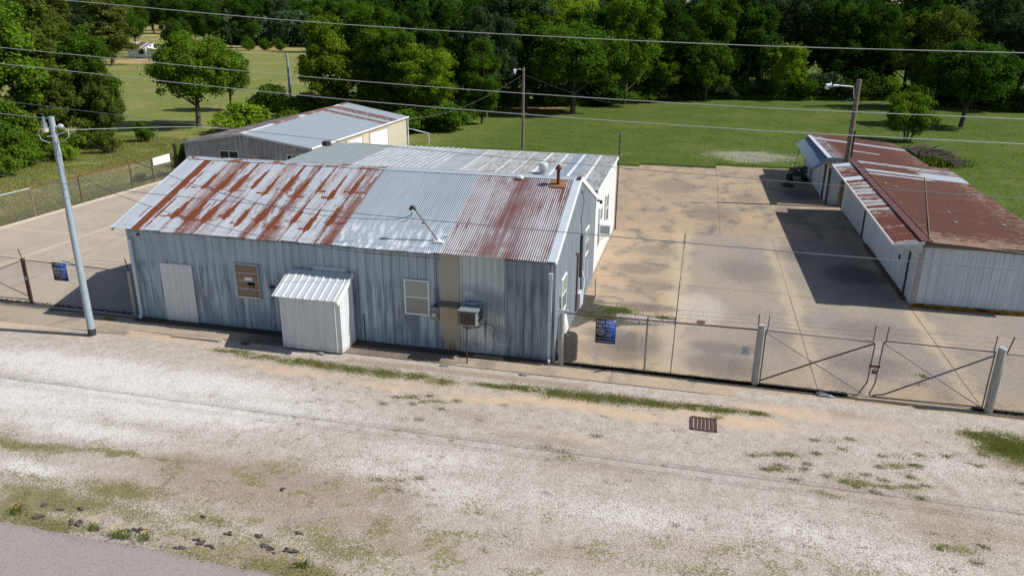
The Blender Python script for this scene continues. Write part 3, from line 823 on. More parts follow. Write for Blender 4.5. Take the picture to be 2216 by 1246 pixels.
MB().bar((FW - .02, RY - .18, RZ + .0), (FW - .02, RY + .14, RZ + .03), .13, .12).build('ridge_end_cap', X['rust_dark'], fb)
# broad flashing along the right rake, its white fascia, the left rake
a = MB()
a.add([(FW - .22, RY, RZ + .05), (FW + .05, RY, RZ + .05), (FW + .05, -.27, ftop(-.27) + .055), (FW - .22, -.27, ftop(-.27) + .055)], [(0, 1, 2, 3)])
a.add([(FW - .22, RY, RZ + .05), (FW + .05, RY, RZ + .05), (FW + .05, 9.32, ftop(9.32) + .055), (FW - .22, 9.32, ftop(9.32) + .055)], [(3, 2, 1, 0)])
a.build('rake_flashing', X['zinc_pale'], fb)
a = MB(); a.bar((FW + .045, -.27, ftop(-.27) + .0), (FW + .045, RY, RZ + .0), .05, .11).build('rake_trim', X['white_trim'], fb)
a = MB(); a.bar((FW + .045, RY, RZ + .02), (FW + .045, 9.32, ftop(9.32) + .02), .06, .17).build('rake_trim', X['white_trim'], fb)
a = MB(); a.bar((-.37, -.27, ftop(-.27) - .02), (-.37, RY, RZ - .02), .04, .13).build('rake_trim', X['zinc_pale'], fb)
a = MB(); a.bar((-.37, RY, RZ - .02), (-.37, 9.32, ftop(9.32) - .02), .04, .13).build('rake_trim', X['rust'], fb)
a = MB(); a.box(0, -.05, ft - .02, FW, -.002, ft + .04); a.build('eave_trim', X['dark_metal'], fb)
# white patch panels on the front
siding(fb, (1.23, -.03), (2.52, -.03), lambda u: 2.24, X['sd_lean'], zb=.02, pw=1.29, pitch=.215, rw=.03, name='patch_panel', label='pale sheet metal patch over an old doorway')
siding(fb, (7.28, -.03), (8.5, -.03), lambda u: 2.62, X['sd_shed'], zb=2.30, pw=1.22, pitch=.305, name='patch_panel', label='short pale ribbed patch above the lean-to roof')
# boarded window
f = MB()
x0, x1, z0, z1 = 4.28, 5.19, 1.26, 2.46
for q in ((x0, z0 - .04, x1, z0 + .02), (x0, z1 - .02, x1, z1 + .02), (x0, z0, x0 + .025, z1), (x1 - .025, z0, x1, z1)):
    f.box(q[0], -.075, q[1], q[2], -.004, q[3])
bw = f.build('boarded_window', X['zinc'], fb)
for i in range(4):
    za = z0 + .03 + i * .285
    MB().box(x0 + .025, -.045 - .002 * (i % 2), za, x1 - .025, -.01, za + .27).build('board', X['ply'], bw)
    if i: MB().box(x0 + .03, -.062, za - .017, x1 - .03, -.04, za).build('slat', X['zinc_pale'], bw)
MB().box(4.62, -.06, 1.88, 4.92, -.05, 1.99).build('blank_label', X['white_sign'], bw)
m = MB(); m.box(4.72, -.06, 1.70, 4.99, -.048, 1.82); m.bar((4.80, -.054, 1.71), (4.80, -.054, 1.56), .03, .012, (0, 1, 0)); m.bar((4.92, -.054, 1.71), (4.96, -.054, 1.55), .03, .012, (0, 1, 0))
m.build('black_tape_mark', X['black'], bw)
wn = window(fb, 'y-', 10.56, 11.45, 1.22, 2.45, -.02)
# fittings of the front wall
MB().box(5.55, -.06, 1.66, 5.74, -.03, 1.76).build('vent_slot', X['dark'], fb)
o = MB(); o.tube([(0.50, -.045, 3.22), (0.50, -.02, 3.22)], .05, 12); o.build('vent_hole', X['dark'], fb)
o = MB(); o.box(11.84, -.22, 1.06, 12.46, -.035, 1.66); bx_ = o.build('wall_box', X['tan_box'], fb)
o = MB(); o.add([(11.80, -.26, 1.66), (12.50, -.26, 1.66), (12.50, -.03, 1.70), (11.80, -.03, 1.70), (11.80, -.26, 1.70), (12.50, -.26, 1.70), (12.50, -.03, 1.80), (11.80, -.03, 1.80)], [(0, 3, 2, 1), (4, 5, 6, 7), (0, 1, 5, 4), (1, 2, 6, 5), (2, 3, 7, 6), (3, 0, 4, 7)])
o.build('box_roof', X['wood_old'], bx_)
o = MB(); o.tube([(9.06, -.04, .06), (9.05, -.045, 1.05)], .014, 6); o.build('torn_seam', X['dark'], fb)
for (xd, side) in ((.16, -1), (FW - .14, 1)):
    o = MB(); zt = 3.05
    o.bar((xd, -.075, .22), (xd, -.075, zt), .10, .075, (0, 1, 0))
    o.bar((xd, -.075, .24), (xd + .05, -.24, .07), .10, .075, (1, 0, 0))
    ds = o.build('downspout', X['downspout'], fb)
    MB().box(xd - .065, -.125, 2.86, xd + .065, -.03, 3.06).build('outlet', X['zinc_pale'], ds)
    MB().box(xd - .06, -.12, 1.35, xd + .06, -.03, 1.38).build('strap', X['white_trim'], ds)
# stove pipe on the roof
sx, sy = 14.92, 4.06; sz = ftop(sy) + .03
fl = MB(); fl.add([(sx - .28, sy - .22, ftop(sy - .22) + .055), (sx + .25, sy - .22, ftop(sy - .22) + .055), (sx + .25, sy + .26, ftop(sy + .26) + .055), (sx - .28, sy + .26, ftop(sy + .26) + .055)], [(0, 1, 2, 3)])
fl.box(sx - .28, sy - .24, ftop(sy - .22) + .02, sx + .25, sy - .20, ftop(sy - .22) + .075)
sp = MB().tube([(sx, sy, sz), (sx, sy, sz + .58)], .062, 14).build('stove_pipe', X['rust'], fb)
fl.build('flashing', simple('orange_rusted_flashing', (0.25, 0.13, 0.055), .8, 0, .4, 9), sp)
MB().tube([(sx, sy, sz + .54), (sx, sy, sz + .58), (sx, sy, sz + .74)], [.125, .13, .012], 14).build('rain_cap', X['rust_dark'], sp)
o = MB(); o.blob(13.47, 4.28, ftop(4.28) + .09, .14, .10, .08, 5, 2, .2); o.build('sealant_lump', X['bag'], fb)
o = MB(); o.tube([(11.9, .62, ftop(.62) + .04), (11.9, .62, ftop(.62) + .16), (11.95, .55, ftop(.62) + .16)], .02, 8); o.build('small_vent', X['white_trim'], fb)
# leaning service mast
mb = Vector((11.66, .38, ftop(.38) + .02)); mt = Vector((10.84, .38, ftop(.38) + 1.10))
d = (mt - mb).normalized()
ms = MB().tube([mb, mb + (mt - mb) * .96], .028, 10).build('service_mast', X['galv_pipe'], fb)
o = MB(); o.tube([mt - d * .10, mt, mt + Vector((-.07, 0, .0)), mt + Vector((-.13, 0, -.09))], [.045, .06, .065, .045], 12); o.build('weatherhead', X['dark_metal'], ms)
o = MB(); ic = mb + (mt - mb) * .55; o.tube([ic, ic + Vector((-.11, -.01, -.02))], .022, 8); o.build('insulator', X['dark_metal'], ms)
o = MB(); o.tube([(11.66, .38, mb.z - .02), (11.66, .38, mb.z + .10)], [.12, .04], 12)
o.box(11.52, .22, ftop(.38) - .02, 11.86, .54, ftop(.38) + .045); o.build('roof_boot', X['bag'], ms)
# things on the sunlit right gable
w2 = window(fb, 'x+', .95, 1.85, 1.30, 2.52, FW + .02)
w3 = window(fb, 'x+', 6.15, 7.05, 1.75, 2.85, FW + .02)
MB().bar((FW + .03, 6.15, .30), (FW + .03, 6.15, 1.7), .04, .04).build('bracket', X['white_trim'], fb); MB().bar((FW + .03, 7.05, .55), (FW + .03, 7.05, 1.4), .04, .04).build('bracket', X['white_trim'], fb)
o = MB(); o.tube([(FW + .09, 4.05, .3), (FW + .09, 4.05, 2.55), (FW + .04, 3.88, 2.56)], .035, 8); o.build('conduit', X['rust_dark'], fb)
o = MB(); o.tube([(FW + .09, 4.9, .3), (FW + .09, 4.9, 3.0)], .05, 8); o.build('conduit', X['dark_metal'], fb)
o = MB(); o.tube([(FW + .06, 4.6, 4.75), (FW + .10, 5.0, 4.3), (FW + .06, 4.7, 3.7), (FW + .08, 4.95, 3.0)], .012, 5); o.tube([(FW + .07, 4.6, 4.7), (FW + .09, 5.4, 4.55)], .012, 5); o.build('loose_cable', X['wire_black'], fb)
o = MB(); o.box(FW + .02, 4.15, .35, FW + .22, 4.6, .95); o.box(FW + .02, 4.75, .25, FW + .2, 5.1, .7); o.tube([(FW + .12, 4.35, .95), (FW + .12, 4.35, 1.5)], .03, 8); o.tube([(FW + .2, 4.9, .7), (FW + .2, 5.2, 1.15), (FW + .1, 5.2, 1.5)], .03, 8); o.build('utility_box', X['zinc_pale'], fb)
o = MB(); o.blob(FW + .14, 9.0, 3.42, .05, .07, .06, 2, 2, .1); o.blob(FW + .24, 9.12, 3.34, .07, .06, .09, 3, 2, .1); o.tube([(FW + .03, 9.0, 3.42), (FW + .24, 9.12, 3.36)], .02, 6); o.build('floodlight', X['dark_metal'], fb)

# ============================================================ 2 lean-to on the front wall
ln = thing('lean_to_shed', 'small white ribbed metal lean-to against the front wall of the long building', 'shed', (7.66, -.6, 0))
LX0, LX1, LY = 6.55, 8.72, -1.13
def ltop(y): return 1.98 + (y - LY) * .46
core = MB(); g = .03
vs = []
for xx in (LX0 + g, LX1 - g):
    vs += [(xx, LY + g, 0), (xx, LY + g, ltop(LY) - .04), (xx, -.09, ltop(-.09) - .08), (xx, -.09, 0)]
core.add(vs, [(0, 1, 2, 3), (7, 6, 5, 4), (0, 4, 5, 1), (1, 5, 6, 2), (2, 6, 7, 3), (3, 7, 4, 0)]).build('wall', X['sd_lean'], ln)
siding(ln, (LX0, LY), (LX1, LY), lambda u: 1.98, X['sd_lean'], pitch=.30, pw=.73, depth=.03, zb=.02)
siding(ln, (LX1, LY), (LX1, -.09), lambda u: ltop(LY + u) - .03, X['sd_lean'], pitch=.30, pw=.53, depth=.02, zb=.02)
siding(ln, (LX0, -.09), (LX0, LY), lambda u: ltop(-.09 - u) - .03, X['sd_lean'], pitch=.30, pw=.53, zb=.02)
roof_sheets(ln, (LX0 - .14, -.09, ltop(-.09) + .02), (LX1 + .02, -.09, ltop(-.09) + .02), (LX1 + .02, LY - .22, ltop(LY - .22) + .03), (LX0 - .14, LY - .22, ltop(LY - .22) + .03), 3, simple('lean_to_roof_paint', (0.56, 0.60, 0.62), .45, 0.1, .12, 3), 'rib', .28, .03)
o = MB(); o.bar((LX1 + .05, LY - .24, ltop(LY - .22) - .03), (LX1 + .05, -.09, ltop(-.09) - .01), .05, .15); o.build('rake_trim', X['white_trim'], ln)
o = MB()
for j, zz in ((0, .12), (1, 1.02)):
    for i in range(10): o.blob(LX0 + .1 + i * .22 + (i % 3) * .03, LY - .012, zz + .02 * (i % 2), .012, .008, .012, i, 1, 0)
for i in range(7): o.blob(LX0 + .05 + i * .3, LY - .12, ltop(LY - .12) + .045, .014, .014, .01, i, 1, 0)
tag(o.build('screw', X['dark_metal'], ln), kind='stuff')

# ============================================================ 3 white annex behind, nearly flat roof
an = thing('white_annex', 'white metal annex with a nearly flat patched zinc roof behind the long building', 'building', (8, 13.2, 0))
AY0, AY1, AX0 = 9.34, 17.3, 0.0
def atop(y): return 3.72 + (y - 9.2) * .022
c = MB(); g = .04
vs = []
for xx in (AX0 + g, FW - g): vs += [(xx, AY0, 0), (xx, AY0, atop(AY0) - .08), (xx, AY1 - g, atop(AY1) - .08), (xx, AY1 - g, 0)]
c.add(vs, [(0, 1, 2, 3), (7, 6, 5, 4), (0, 4, 5, 1), (1, 5, 6, 2), (2, 6, 7, 3), (3, 7, 4, 0)]).build('wall', X['sd_white'], an)
siding(an, (FW, AY0), (FW, AY1), lambda u: atop(AY0 + u) - .02, X['sd_white'], pitch=.9, pw=.9, depth=.012, rw=.02)
siding(an, (FW, AY1), (AX0, AY1), lambda u: atop(AY1) - .03, X['sd_white'])
siding(an, (AX0, AY1), (AX0, AY0), lambda u: atop(AY1 - u) - .03, X['sd_white'])
def aroof(x0, x1, n, kind, pitch, amp, lab=None):
    roof_sheets(an, (x0, AY1 + .15, atop(AY1) + .04), (x1, AY1 + .15, atop(AY1) + .04), (x1, AY0 - .02, atop(AY0) + .04), (x0, AY0 - .02, atop(AY0) + .04), n, X['annex_roof'], kind, pitch, amp, label=lab)
aroof(-.35, 3.2, 4, 'flat', 1, 0, 'plain dull zinc roof sheet')
aroof(3.2, 7.45, 14, 'rib', .30, .035, 'narrow ribbed roof panel')
aroof(7.45, 8.8, 2, 'flat', 1, 0, 'plain dull zinc roof sheet')
aroof(8.8, FW + .06, 8, 'corr', .0762, .012, 'weathered corrugated roof sheet')
for i, xx in enumerate([8.8 + (FW + .06 - 8.8) / 8 * k for k in range(0, 8)]):
    o = MB(); w_ = .035 + .05 * (i in (4, 5, 6, 7)); yb = AY0 + .1 + (.8 if i % 3 == 0 else 0)
    zz = .062
    o.add([(xx - w_, yb, atop(yb) + zz), (xx + w_, yb, atop(yb) + zz), (xx + w_ * .7, AY1 - .3 * (i % 2), atop(AY1) + zz), (xx - w_ * .8, AY1, atop(AY1) + zz)], [(0, 1, 2, 3)])
    o.build('sealed_seam', X['bag'], an)
o = MB(); rr = random.Random(5)
for xx, yy in [(rr.uniform(8.9, 15.4), AY0 + .6 + rr.choice([0, 1.5, 3.0, 4.5, 6.0]) + rr.uniform(-.08, .08)) for _ in range(95)] + [(3.0 - i * .32 + rr.uniform(-.1, .1), AY0 + 1.6 + i * .75 + rr.uniform(-.2, .3)) for i in range(9)] + [(2.4 - i * .3 + rr.uniform(-.1, .1), AY0 + 1.2 + i * .8) for i in range(8)] + [(8.2, 10.1), (7.9, 10.2), (7.2, 16.6), (5.2, 16.8), (9.6, 10.3)]:
    s_ = rr.uniform(.03, .07); zz = atop(yy) + .062
    o.add([(xx - s_, yy - s_ * .7, zz), (xx + s_, yy - s_, zz), (xx + s_ * .8, yy + s_, zz), (xx - s_ * .9, yy + s_ * .8, zz)], [(0, 1, 2, 3)])
tag(o.build('sealant_patch', X['bag'], an), kind='stuff')
o = MB(); o.bar((FW + .07, AY0 - .05, atop(AY0) - .02), (FW + .07, AY1 + .15, atop(AY1) - .02), .05, .13); o.build('rake_trim', X['white_trim'], an)
o = MB(); o.tube([(FW + .09, AY1 + .02, 0.02), (FW + .09, AY1 + .02, atop(AY1) + 1.35)], .035, 8); pm = o.build('corner_mast', X['dark_metal'], an)
o = MB(); o.tube([(FW + .09, AY1 + .02, atop(AY1) + 1.22), (FW + .09, AY1 + .02, atop(AY1) + 1.28)], .06, 8); o.tube([(FW + .09, AY1 - .03, atop(AY1) + .1), (FW + .25, AY1 - .05, atop(AY1) + .12)], .03, 6); o.build('insulator', X['porcelain'], pm)
window(an, 'x+', 12.6, 13.55, 1.45, 2.85, FW + .02, t=.07)
window(an, 'x+', 10.35, 11.2, 2.05, 2.75, FW + .02, panes=1, t=.07)
vp = MB().tube([(12.77, 12.1, 3.80), (12.77, 12.1, 4.02)], .17, 16).build('roof_vent_pipe', X['zinc'], an)
o = MB(); o.tube([(12.77, 12.1, 4.02), (12.77, 12.1, 4.04), (12.77, 12.1, 4.30), (12.77, 12.1, 4.33)], [.17, .22, .22, .20], 16); o.build('vent_hood', X['zinc_pale'], vp)
o = MB(); o.tube([(-.35, 16.4, atop(16.4) + .05), (-.35, 16.4, atop(16.4) + .27)], [.26, .24], 18); tu = o.build('round_roof_curb', simple('charred_round_duct', (0.035, 0.03, 0.032), .7, .2, .4, 5), an)
ac2 = thing('window_air_conditioner', 'white window air conditioner sticking out of the white annex wall', 'air conditioner', (FW + .3, 10.8, 1.6))
MB().box(FW + .04, 10.42, 1.55, FW + .55, 11.12, 2.02).build('casing', X['white_trim'], ac2)
o = MB()
for i in range(6): o.box(FW + .12 + i * .065, 10.405, 1.62, FW + .155 + i * .065, 10.42, 1.95)
o.build('louvre', X['ac'], ac2)
for yy in (10.5, 11.05): MB().bar((FW + .04, yy, 1.25), (FW + .5, yy, 1.55), .03, .03).build('bracket', X['white_trim'], ac2)

# ============================================================ 4 grey building at the back left
rb = thing('grey_gabled_building', 'grey ribbed metal building with cream side wall and zinc roof at the back left', 'building', (-10.2, 32, 0))
BX0, BX1, BY0, BY1 = -15.15, -5.38, 24.0, 41.4
def btop(x, y):
    k = (y - BY0) / (BY1 - BY0); rx = -10.45 - .55 * k; rz = 3.12 + .36 * k
    le = 2.42 + .1 * k; re = 2.38 + .1 * k
    return le + (rz - le) * (x - BX0) / (rx - BX0) if x < rx else re + (rz - re) * (BX1 - x) / (BX1 - rx)
c = MB(); g = .04
vs = []
for yy, kk in ((BY0 + g, 0), (BY1 - g, 1)):
    rx = -10.45 - .55 * kk
    vs += [(BX0 + g, yy, 0), (BX0 + g, yy, btop(BX0, yy) - .08), (rx, yy, btop(rx, yy) - .08), (BX1 - g, yy, btop(BX1, yy) - .08), (BX1 - g, yy, 0)]
c.add(vs, [(0, 1, 2, 3, 4), (9, 8, 7, 6, 5), (0, 5, 6, 1), (1, 6, 7, 2), (2, 7, 8, 3), (3, 8, 9, 4), (4, 9, 5, 0)]).build('wall', X['sd_rear'], rb)
siding(rb, (BX0, BY0), (BX1, BY0), lambda u: btop(BX0 + u, BY0) - .03, X['sd_rear'], pitch=.305)
siding(rb, (BX1, BY1), (BX0, BY1), lambda u: btop(BX1 - u, BY1) - .03, X['sd_rear'])
siding(rb, (BX0, BY1), (BX0, BY0), lambda u: btop(BX0, BY1 - u) - .03, X['sd_rear'])
siding(rb, (BX1, BY0), (BX1, BY1), lambda u: btop(BX1, BY0 + u) - .03, X['sd_cream'], pitch=.2)
roof_sheets(rb, (-10.45, BY0 - .25, 3.17), (-11.02, BY1 + .2, 3.54), (BX1 + .12, BY1 + .2, 2.52), (BX1 + .12, BY0 - .25, 2.42), 21, X['rear_roof'], 'rib', .8, .014)
roof_sheets(rb, (-11.02, BY1 + .2, 3.54), (-10.45, BY0 - .25, 3.17), (BX0 - .2, BY0 - .25, 2.42), (BX0 - .2, BY1 + .2, 2.52), 21, X['rear_roof'], 'corr', .0762, .012)
rg = (lambda m: m.col(m.mix((m.noise(m.vec(0.0, m.y * .6, 0.0), 1, 2).step(.40, .50)) * m.y.step(27.5, 28.5), (0.62, 0.66, 0.70), (0.28, 0.10, 0.055))).m)(M('half_rusted_ridge_cap', .5))
o = MB(); o.bar((-10.45, BY0 - .27, 3.20), (-11.02, BY1 + .2, 3.57), .32, .03); o.build('ridge_cap', rg, rb)
o = MB(); o.bar((BX1 + .13, BY0 - .25, 2.40), (BX1 + .13, BY1 + .2, 2.50), .07, .10); o.build('eave_gutter', X['white_trim'], rb)
o = MB(); o.bar((BX1 + .1, BY0 - .26, 2.38), (-10.45, BY0 - .26, 3.12), .03, .12); o.bar((-10.45, BY0 - .26, 3.12), (BX0 - .2, BY0 - .26, 2.36), .03, .12); o.build('rake_trim', X['zinc'], rb)
for (ya, yb) in ((29.2, 31.9), (33.4, 36.9)):
    dr = MB().box(BX1 + .01, ya, 0.02, BX1 + .05, yb, 2.12).build('roll_up_door', X['white_bright'], rb)
    o = MB(); o.box(BX1 + .005, ya - .12, .02, BX1 + .07, ya, 2.25); o.box(BX1 + .005, yb, .02, BX1 + .07, yb + .12, 2.25); o.box(BX1 + .005, ya, 2.12, BX1 + .07, yb, 2.25); o.build('door_frame', simple('beige_door_frame', (.42, .36, .26), .6), dr)
o = MB(); o.tube([(BX1 + .15, BY1 - .1, .05), (BX1 + .15, BY1 - .1, 2.4)], .045, 8); o.build('downspout', X['white_trim'], rb)
def dark_window(x0, x1, z0, z1):
    f = MB(); y = BY0
    for q in ((x0, z1, x1, z1 + .06), (x0, z0 - .05, x1, z0), (x0 - .05, z0 - .05, x0, z1 + .06), (x1, z0 - .05, x1 + .05, z1 + .06), ((x0 + x1) / 2 - .02, z0, (x0 + x1) / 2 + .02, z1)):
        f.box(q[0], y - .08, q[1], q[2], y - .005, q[3])
    w = f.build('window', X['zinc_pale'], rb)
    MB().box(x0, y - .045, z0, x1, y - .032, z1).build('pane', X['dark'], w)
dark_window(-12.35, -10.95, 1.25, 1.92)
dark_window(-7.2, -6.5, 1.35, 1.85)
dark_window(-6.3, -5.7, 1.35, 1.95)
o = MB(); o.tube([(-9.4, BY0 - .6, 0.02), (-9.4, BY0 - .6, 1.5), (-9.4, BY0 - .6, 1.52), (-9.4, BY0 - .6, 1.72)], [.12, .12, .34, .02], 12); 
o.top('rusty_chimney_cap', X['rust'], (-9.4, BY0 - .6, 0), 'rusty conical flue cap rising before the grey gabled building', 'chimney')

# ============================================================ 5 brown-roofed shed, near
ns = thing('long_storage_shed', 'long white metal storage shed with peeling brown roof and lichened footing, nearest the fence', 'shed', (31, 17, 0))
NX0, NX1, NY0, NY1 = 28.35, 33.3, 8.7, 25.2
def nridge(y): return 2.70 + (y - 8.45) * (.38 / 16.85)
def neast(y): return 2.42 + (y - 8.45) * (.20 / 17.75)
def ntop(x, y): return nridge(y) + (neast(y) - nridge(y)) * (x - 28.38) / 5.22
c = MB(); g = .04
c.add([(NX0 + g, NY0 + g, 0), (NX1, NY0 + g, 0), (NX1, NY1, 0), (NX0 + g, NY1, 0), (NX0 + g, NY0 + g, ntop(NX0, NY0) - .06), (NX1, NY0 + g, ntop(NX1, NY0) - .06), (NX1, NY1, ntop(NX1, NY1) - .06), (NX0 + g, NY1, ntop(NX0, NY1) - .06)],
      [(0, 3, 2, 1), (4, 5, 6, 7), (0, 1, 5, 4), (1, 2, 6, 5), (2, 3, 7, 6), (3, 0, 4, 7)]).build('wall', X['sd_shed'], ns)
siding(ns, (NX0, NY0), (NX1, NY0), lambda u: ntop(NX0 + u, NY0) - .14, X['sd_shed'], zb=.12, pitch=.305)
siding(ns, (NX0, NY1), (NX0, NY0), lambda u: nridge(NY1 - u) - .10, X['sd_shedw'], zb=.03, pitch=.15, rw=.03, depth=.014)
siding(ns, (NX1, NY0), (NX1, NY1), lambda u: neast(NY0 + u) - .08, X['sd_shed'])
siding(ns, (NX1, NY1), (NX0, NY1), lambda u: ntop(NX1 - u, NY1) - .08, X['sd_shed'])
MB().box(NX0 - .02, NY0 - .10, 0, NX1 + .05, NY0 + .02, .15).build('footing', X['moss_edge'], ns)
roof_sheets(ns, (28.38, 8.45, nridge(8.45)), (28.38, 25.3, nridge(25.3)), (33.85, 26.2, neast(26.2)), (33.6, 8.45, neast(8.45)), 18, X['brown_roof'], 'corr', .0762, .010)
roof_sheets(ns, (28.34, 24.25, nridge(24.25) + .01), (28.34, 8.40, nridge(8.4) + .01), (27.26, 8.35, 2.56), (27.28, 24.25, 2.90), 17, X['awning'], 'rib', .30, .012, name='awning_sheet', label='rust brown awning sheet with peeling paint')
o = MB(); o.bar((28.36, 8.38, nridge(8.4) + .05), (28.36, 25.3, nridge(25.3) + .05), .30, .035); o.bar((28.60, 8.38, nridge(8.4) + .05), (28.60, 25.3, nridge(25.3) + .05), .05, .04); o.build('ridge_cap', X['brown_paint'], ns)
o = MB(); o.bar((27.25, 8.33, 2.53), (27.27, 24.3, 2.87), .04, .09); o.build('awning_fascia', X['white_trim'], ns)
o = MB(); o.bar((27.25, 8.34, 2.55), (28.33, 8.34, nridge(8.4) - .02), .03, .10, (0, 0, 1)); o.build('awning_end_trim', X['zinc_pale'], ns)
o = MB(); o.add([(27.3, 8.4, 2.50), (28.3, 8.4, 2.60), (28.3, 8.4, 2.28), (27.9, 8.4, 2.36)], [(0, 1, 2, 3)]); o.bar((27.75, 8.45, 2.46), (28.25, 8.45, 2.10), .09, .05); o.build('awning_brace', X['zinc'], ns)
o = MB(); o.box(28.30, 8.60, 2.46, NX1 + .3, 8.67, 2.60); o.build('rotted_fascia', X['wood_old'], ns)
o = MB(); o.box(28.30, 8.62, .03, 28.42, 8.69, 2.5); o.build('corner_trim', simple('stained_corner_trim', (.36, .31, .30), .6, 0, .4, 3), ns)
o = MB(); o.tube([(28.50, 8.40, nridge(8.4) + .05), (29.5, 12.8, ntop(29.5, 12.8) + .035), (30.6, 17.6, ntop(30.6, 17.6) + .035), (31.62, 22.1, ntop(31.62, 22.1) + .035)], .022, 6)
o.top('roof_cable', X['wood_old'], (28.5, 8.4, 2.7), 'dark cable lying slantwise across the brown roof of the nearer shed', 'cable')
for (ya, yb) in ((18.95, 19.15), (9.85, 10.05)):
    o = MB(); o.box(NX0 - .05, ya, .03, NX0 - .008, yb, 2.45); o.build('door_gap', X['dark'], ns)
o = MB(); o.box(NX0 - .20, 9.4, .02, NX0 - .03, 17.6, .10); o.build('door_track', X['rust_dark'], ns)
o = MB(); o.box(NX0 - .055, 11.3, 1.15, NX0 - .02, 11.45, 1.35); o.build('latch', X['dark'], ns)
for (x_, y_) in ((29.4, 18.4), (30.6, 13.9), (30.4, 12.1), (32.4, 12.6), (29.0, 19.0)):
    zz = ntop(x_, y_) + .05
    o = MB(); o.blob(x_, y_, zz, .09, .06, .035, int(x_ * 10), 2, .25)
    o.top('roof_stone', X['stone'], (x_, y_, zz), {29.4: 'small pale stone on the brown shed roof just below the white paint patch', 30.6: 'pale stone near the middle of the brown shed roof, higher of the close pair', 30.4: 'pale stone near the middle of the brown shed roof, lower of the close pair', 32.4: 'small stone on the brown shed roof toward its grassy right edge', 29.0: 'tiny stone on the brown shed roof close to the ridge'}[x_], 'stone', 'stones lying on the brown shed roof')

# ============================================================ 6 brown-roofed shed, far
fs_ = thing('small_storage_shed', 'smaller white metal shed with blue grey awning standing beyond the lamp pole', 'shed', (30.5, 32, 0))
FX0, FX1, FY0, FY1 = 27.62, 33.2, 26.95, 38.6
def stop_(x): return 2.86 + (x - 27.5) * (-.62 / 6.2)
c = MB()
c.add([(FX0 + g, FY0 + g, 0), (FX1, FY0 + g, 0), (FX1, FY1, 0), (FX0 + g, FY1, 0), (FX0 + g, FY0 + g, 2.76), (FX1, FY0 + g, stop_(FX1) - .08), (FX1, FY1, stop_(FX1) - .08), (FX0 + g, FY1, 2.76)],
      [(0, 3, 2, 1), (4, 5, 6, 7), (0, 1, 5, 4), (1, 2, 6, 5), (2, 3, 7, 6), (3, 0, 4, 7)]).build('wall', X['sd_shed'], fs_)
siding(fs_, (FX0, FY0), (FX1, FY0), lambda u: stop_(FX0 + u) - .1, X['sd_shed'], zb=.02)
siding(fs_, (FX0, FY1), (FX0, FY0), lambda u: 2.72, X['sd_shedw'], zb=.02, pitch=.15, rw=.03, depth=.012)
siding(fs_, (FX1, FY0), (FX1, FY1), lambda u: stop_(FX1) - .1, X['sd_shed'])
roof_sheets(fs_, (27.45, 26.75, 2.88), (27.42, 38.7, 2.88), (33.7, 38.8, 2.24), (33.7, 26.6, 2.24), 13, X['brown_roof_far'], 'corr', .0762, .010)
roof_sheets(fs_, (27.42, 36.2, 2.90), (27.42, 26.35, 2.90), (26.5, 26.15, 2.26), (26.5, 35.6, 2.40), 11, simple('blue_grey_awning_paint', (0.165, 0.225, 0.285), .45, .15, .2, 3), 'corr', .16, .022, name='awning_sheet', label='blue grey corrugated awning sheet')
o = MB(); o.bar((27.43, 26.3, 2.94), (27.42, 36.3, 2.94), .26, .03); o.build('ridge_cap', X['zinc_pale'], fs_)
o = MB(); o.bar((26.48, 26.1, 2.25), (27.44, 26.28, 2.92), .04, .14); o.bar((27.44, 26.4, 2.90), (28.6, 26.6, 2.80), .04, .12); o.build('rake_trim', simple('blue_grey_trim', (0.20, 0.26, 0.32), .5), fs_)
o = MB(); o.box(27.57, 26.88, .02, 27.68, 26.945, 2.2); o.build('corner_trim', X['rust_dark'], fs_)
o = MB(); o.box(27.565, 28.15, .02, 27.605, 28.6, 2.2); o.build('door_gap', X['dark'], fs_)
o = MB(); o.tube([(26.75, 37.2, .3), (26.9, 36.0, 2.2)], .02, 6); o.build('leaning_rod', X['dark_metal'], fs_)
# ------------------------------------------------------------ terrain
def terrain():
    xs = np.concatenate([np.arange(-1900, -300, 80), np.arange(-300, -60, 20), np.arange(-60, 90, 5), np.arange(90, 300, 20), np.arange(300, 1500, 80)])
    ys = np.concatenate([np.arange(-400, -60, 40), np.arange(-60, 130, 5), np.arange(130, 400, 15), np.arange(400, 2600, 60)])
    gx, gy = np.meshgrid(xs, ys)
    r = np.hypot(gx - 19, gy + 22)
    z = -0.085 + np.clip(r - 330, 0, None) * .024 + np.clip(r - 45, 0, None) * .0015 * (fbm(gx * .01, gy * .01) - .5)
    z = np.where((gx < -17.5) & (gy > 0) & (r < 200), z + .10 * (fbm(gx * .12, gy * .12) - .5), z)
    n, m = gx.shape
    v = np.stack([gx.ravel(), gy.ravel(), z.ravel()], 1)
    i = np.arange(n * m).reshape(n, m)
    f = np.stack([i[:-1, :-1].ravel(), i[:-1, 1:].ravel(), i[1:, 1:].ravel(), i[1:, :-1].ravel()], 1)
    o = link_mesh('grass_ground', np_mesh('grass_ground', v, f, smooth=True), X['lawn'], None)
    tag(o, kind='structure')
terrain()

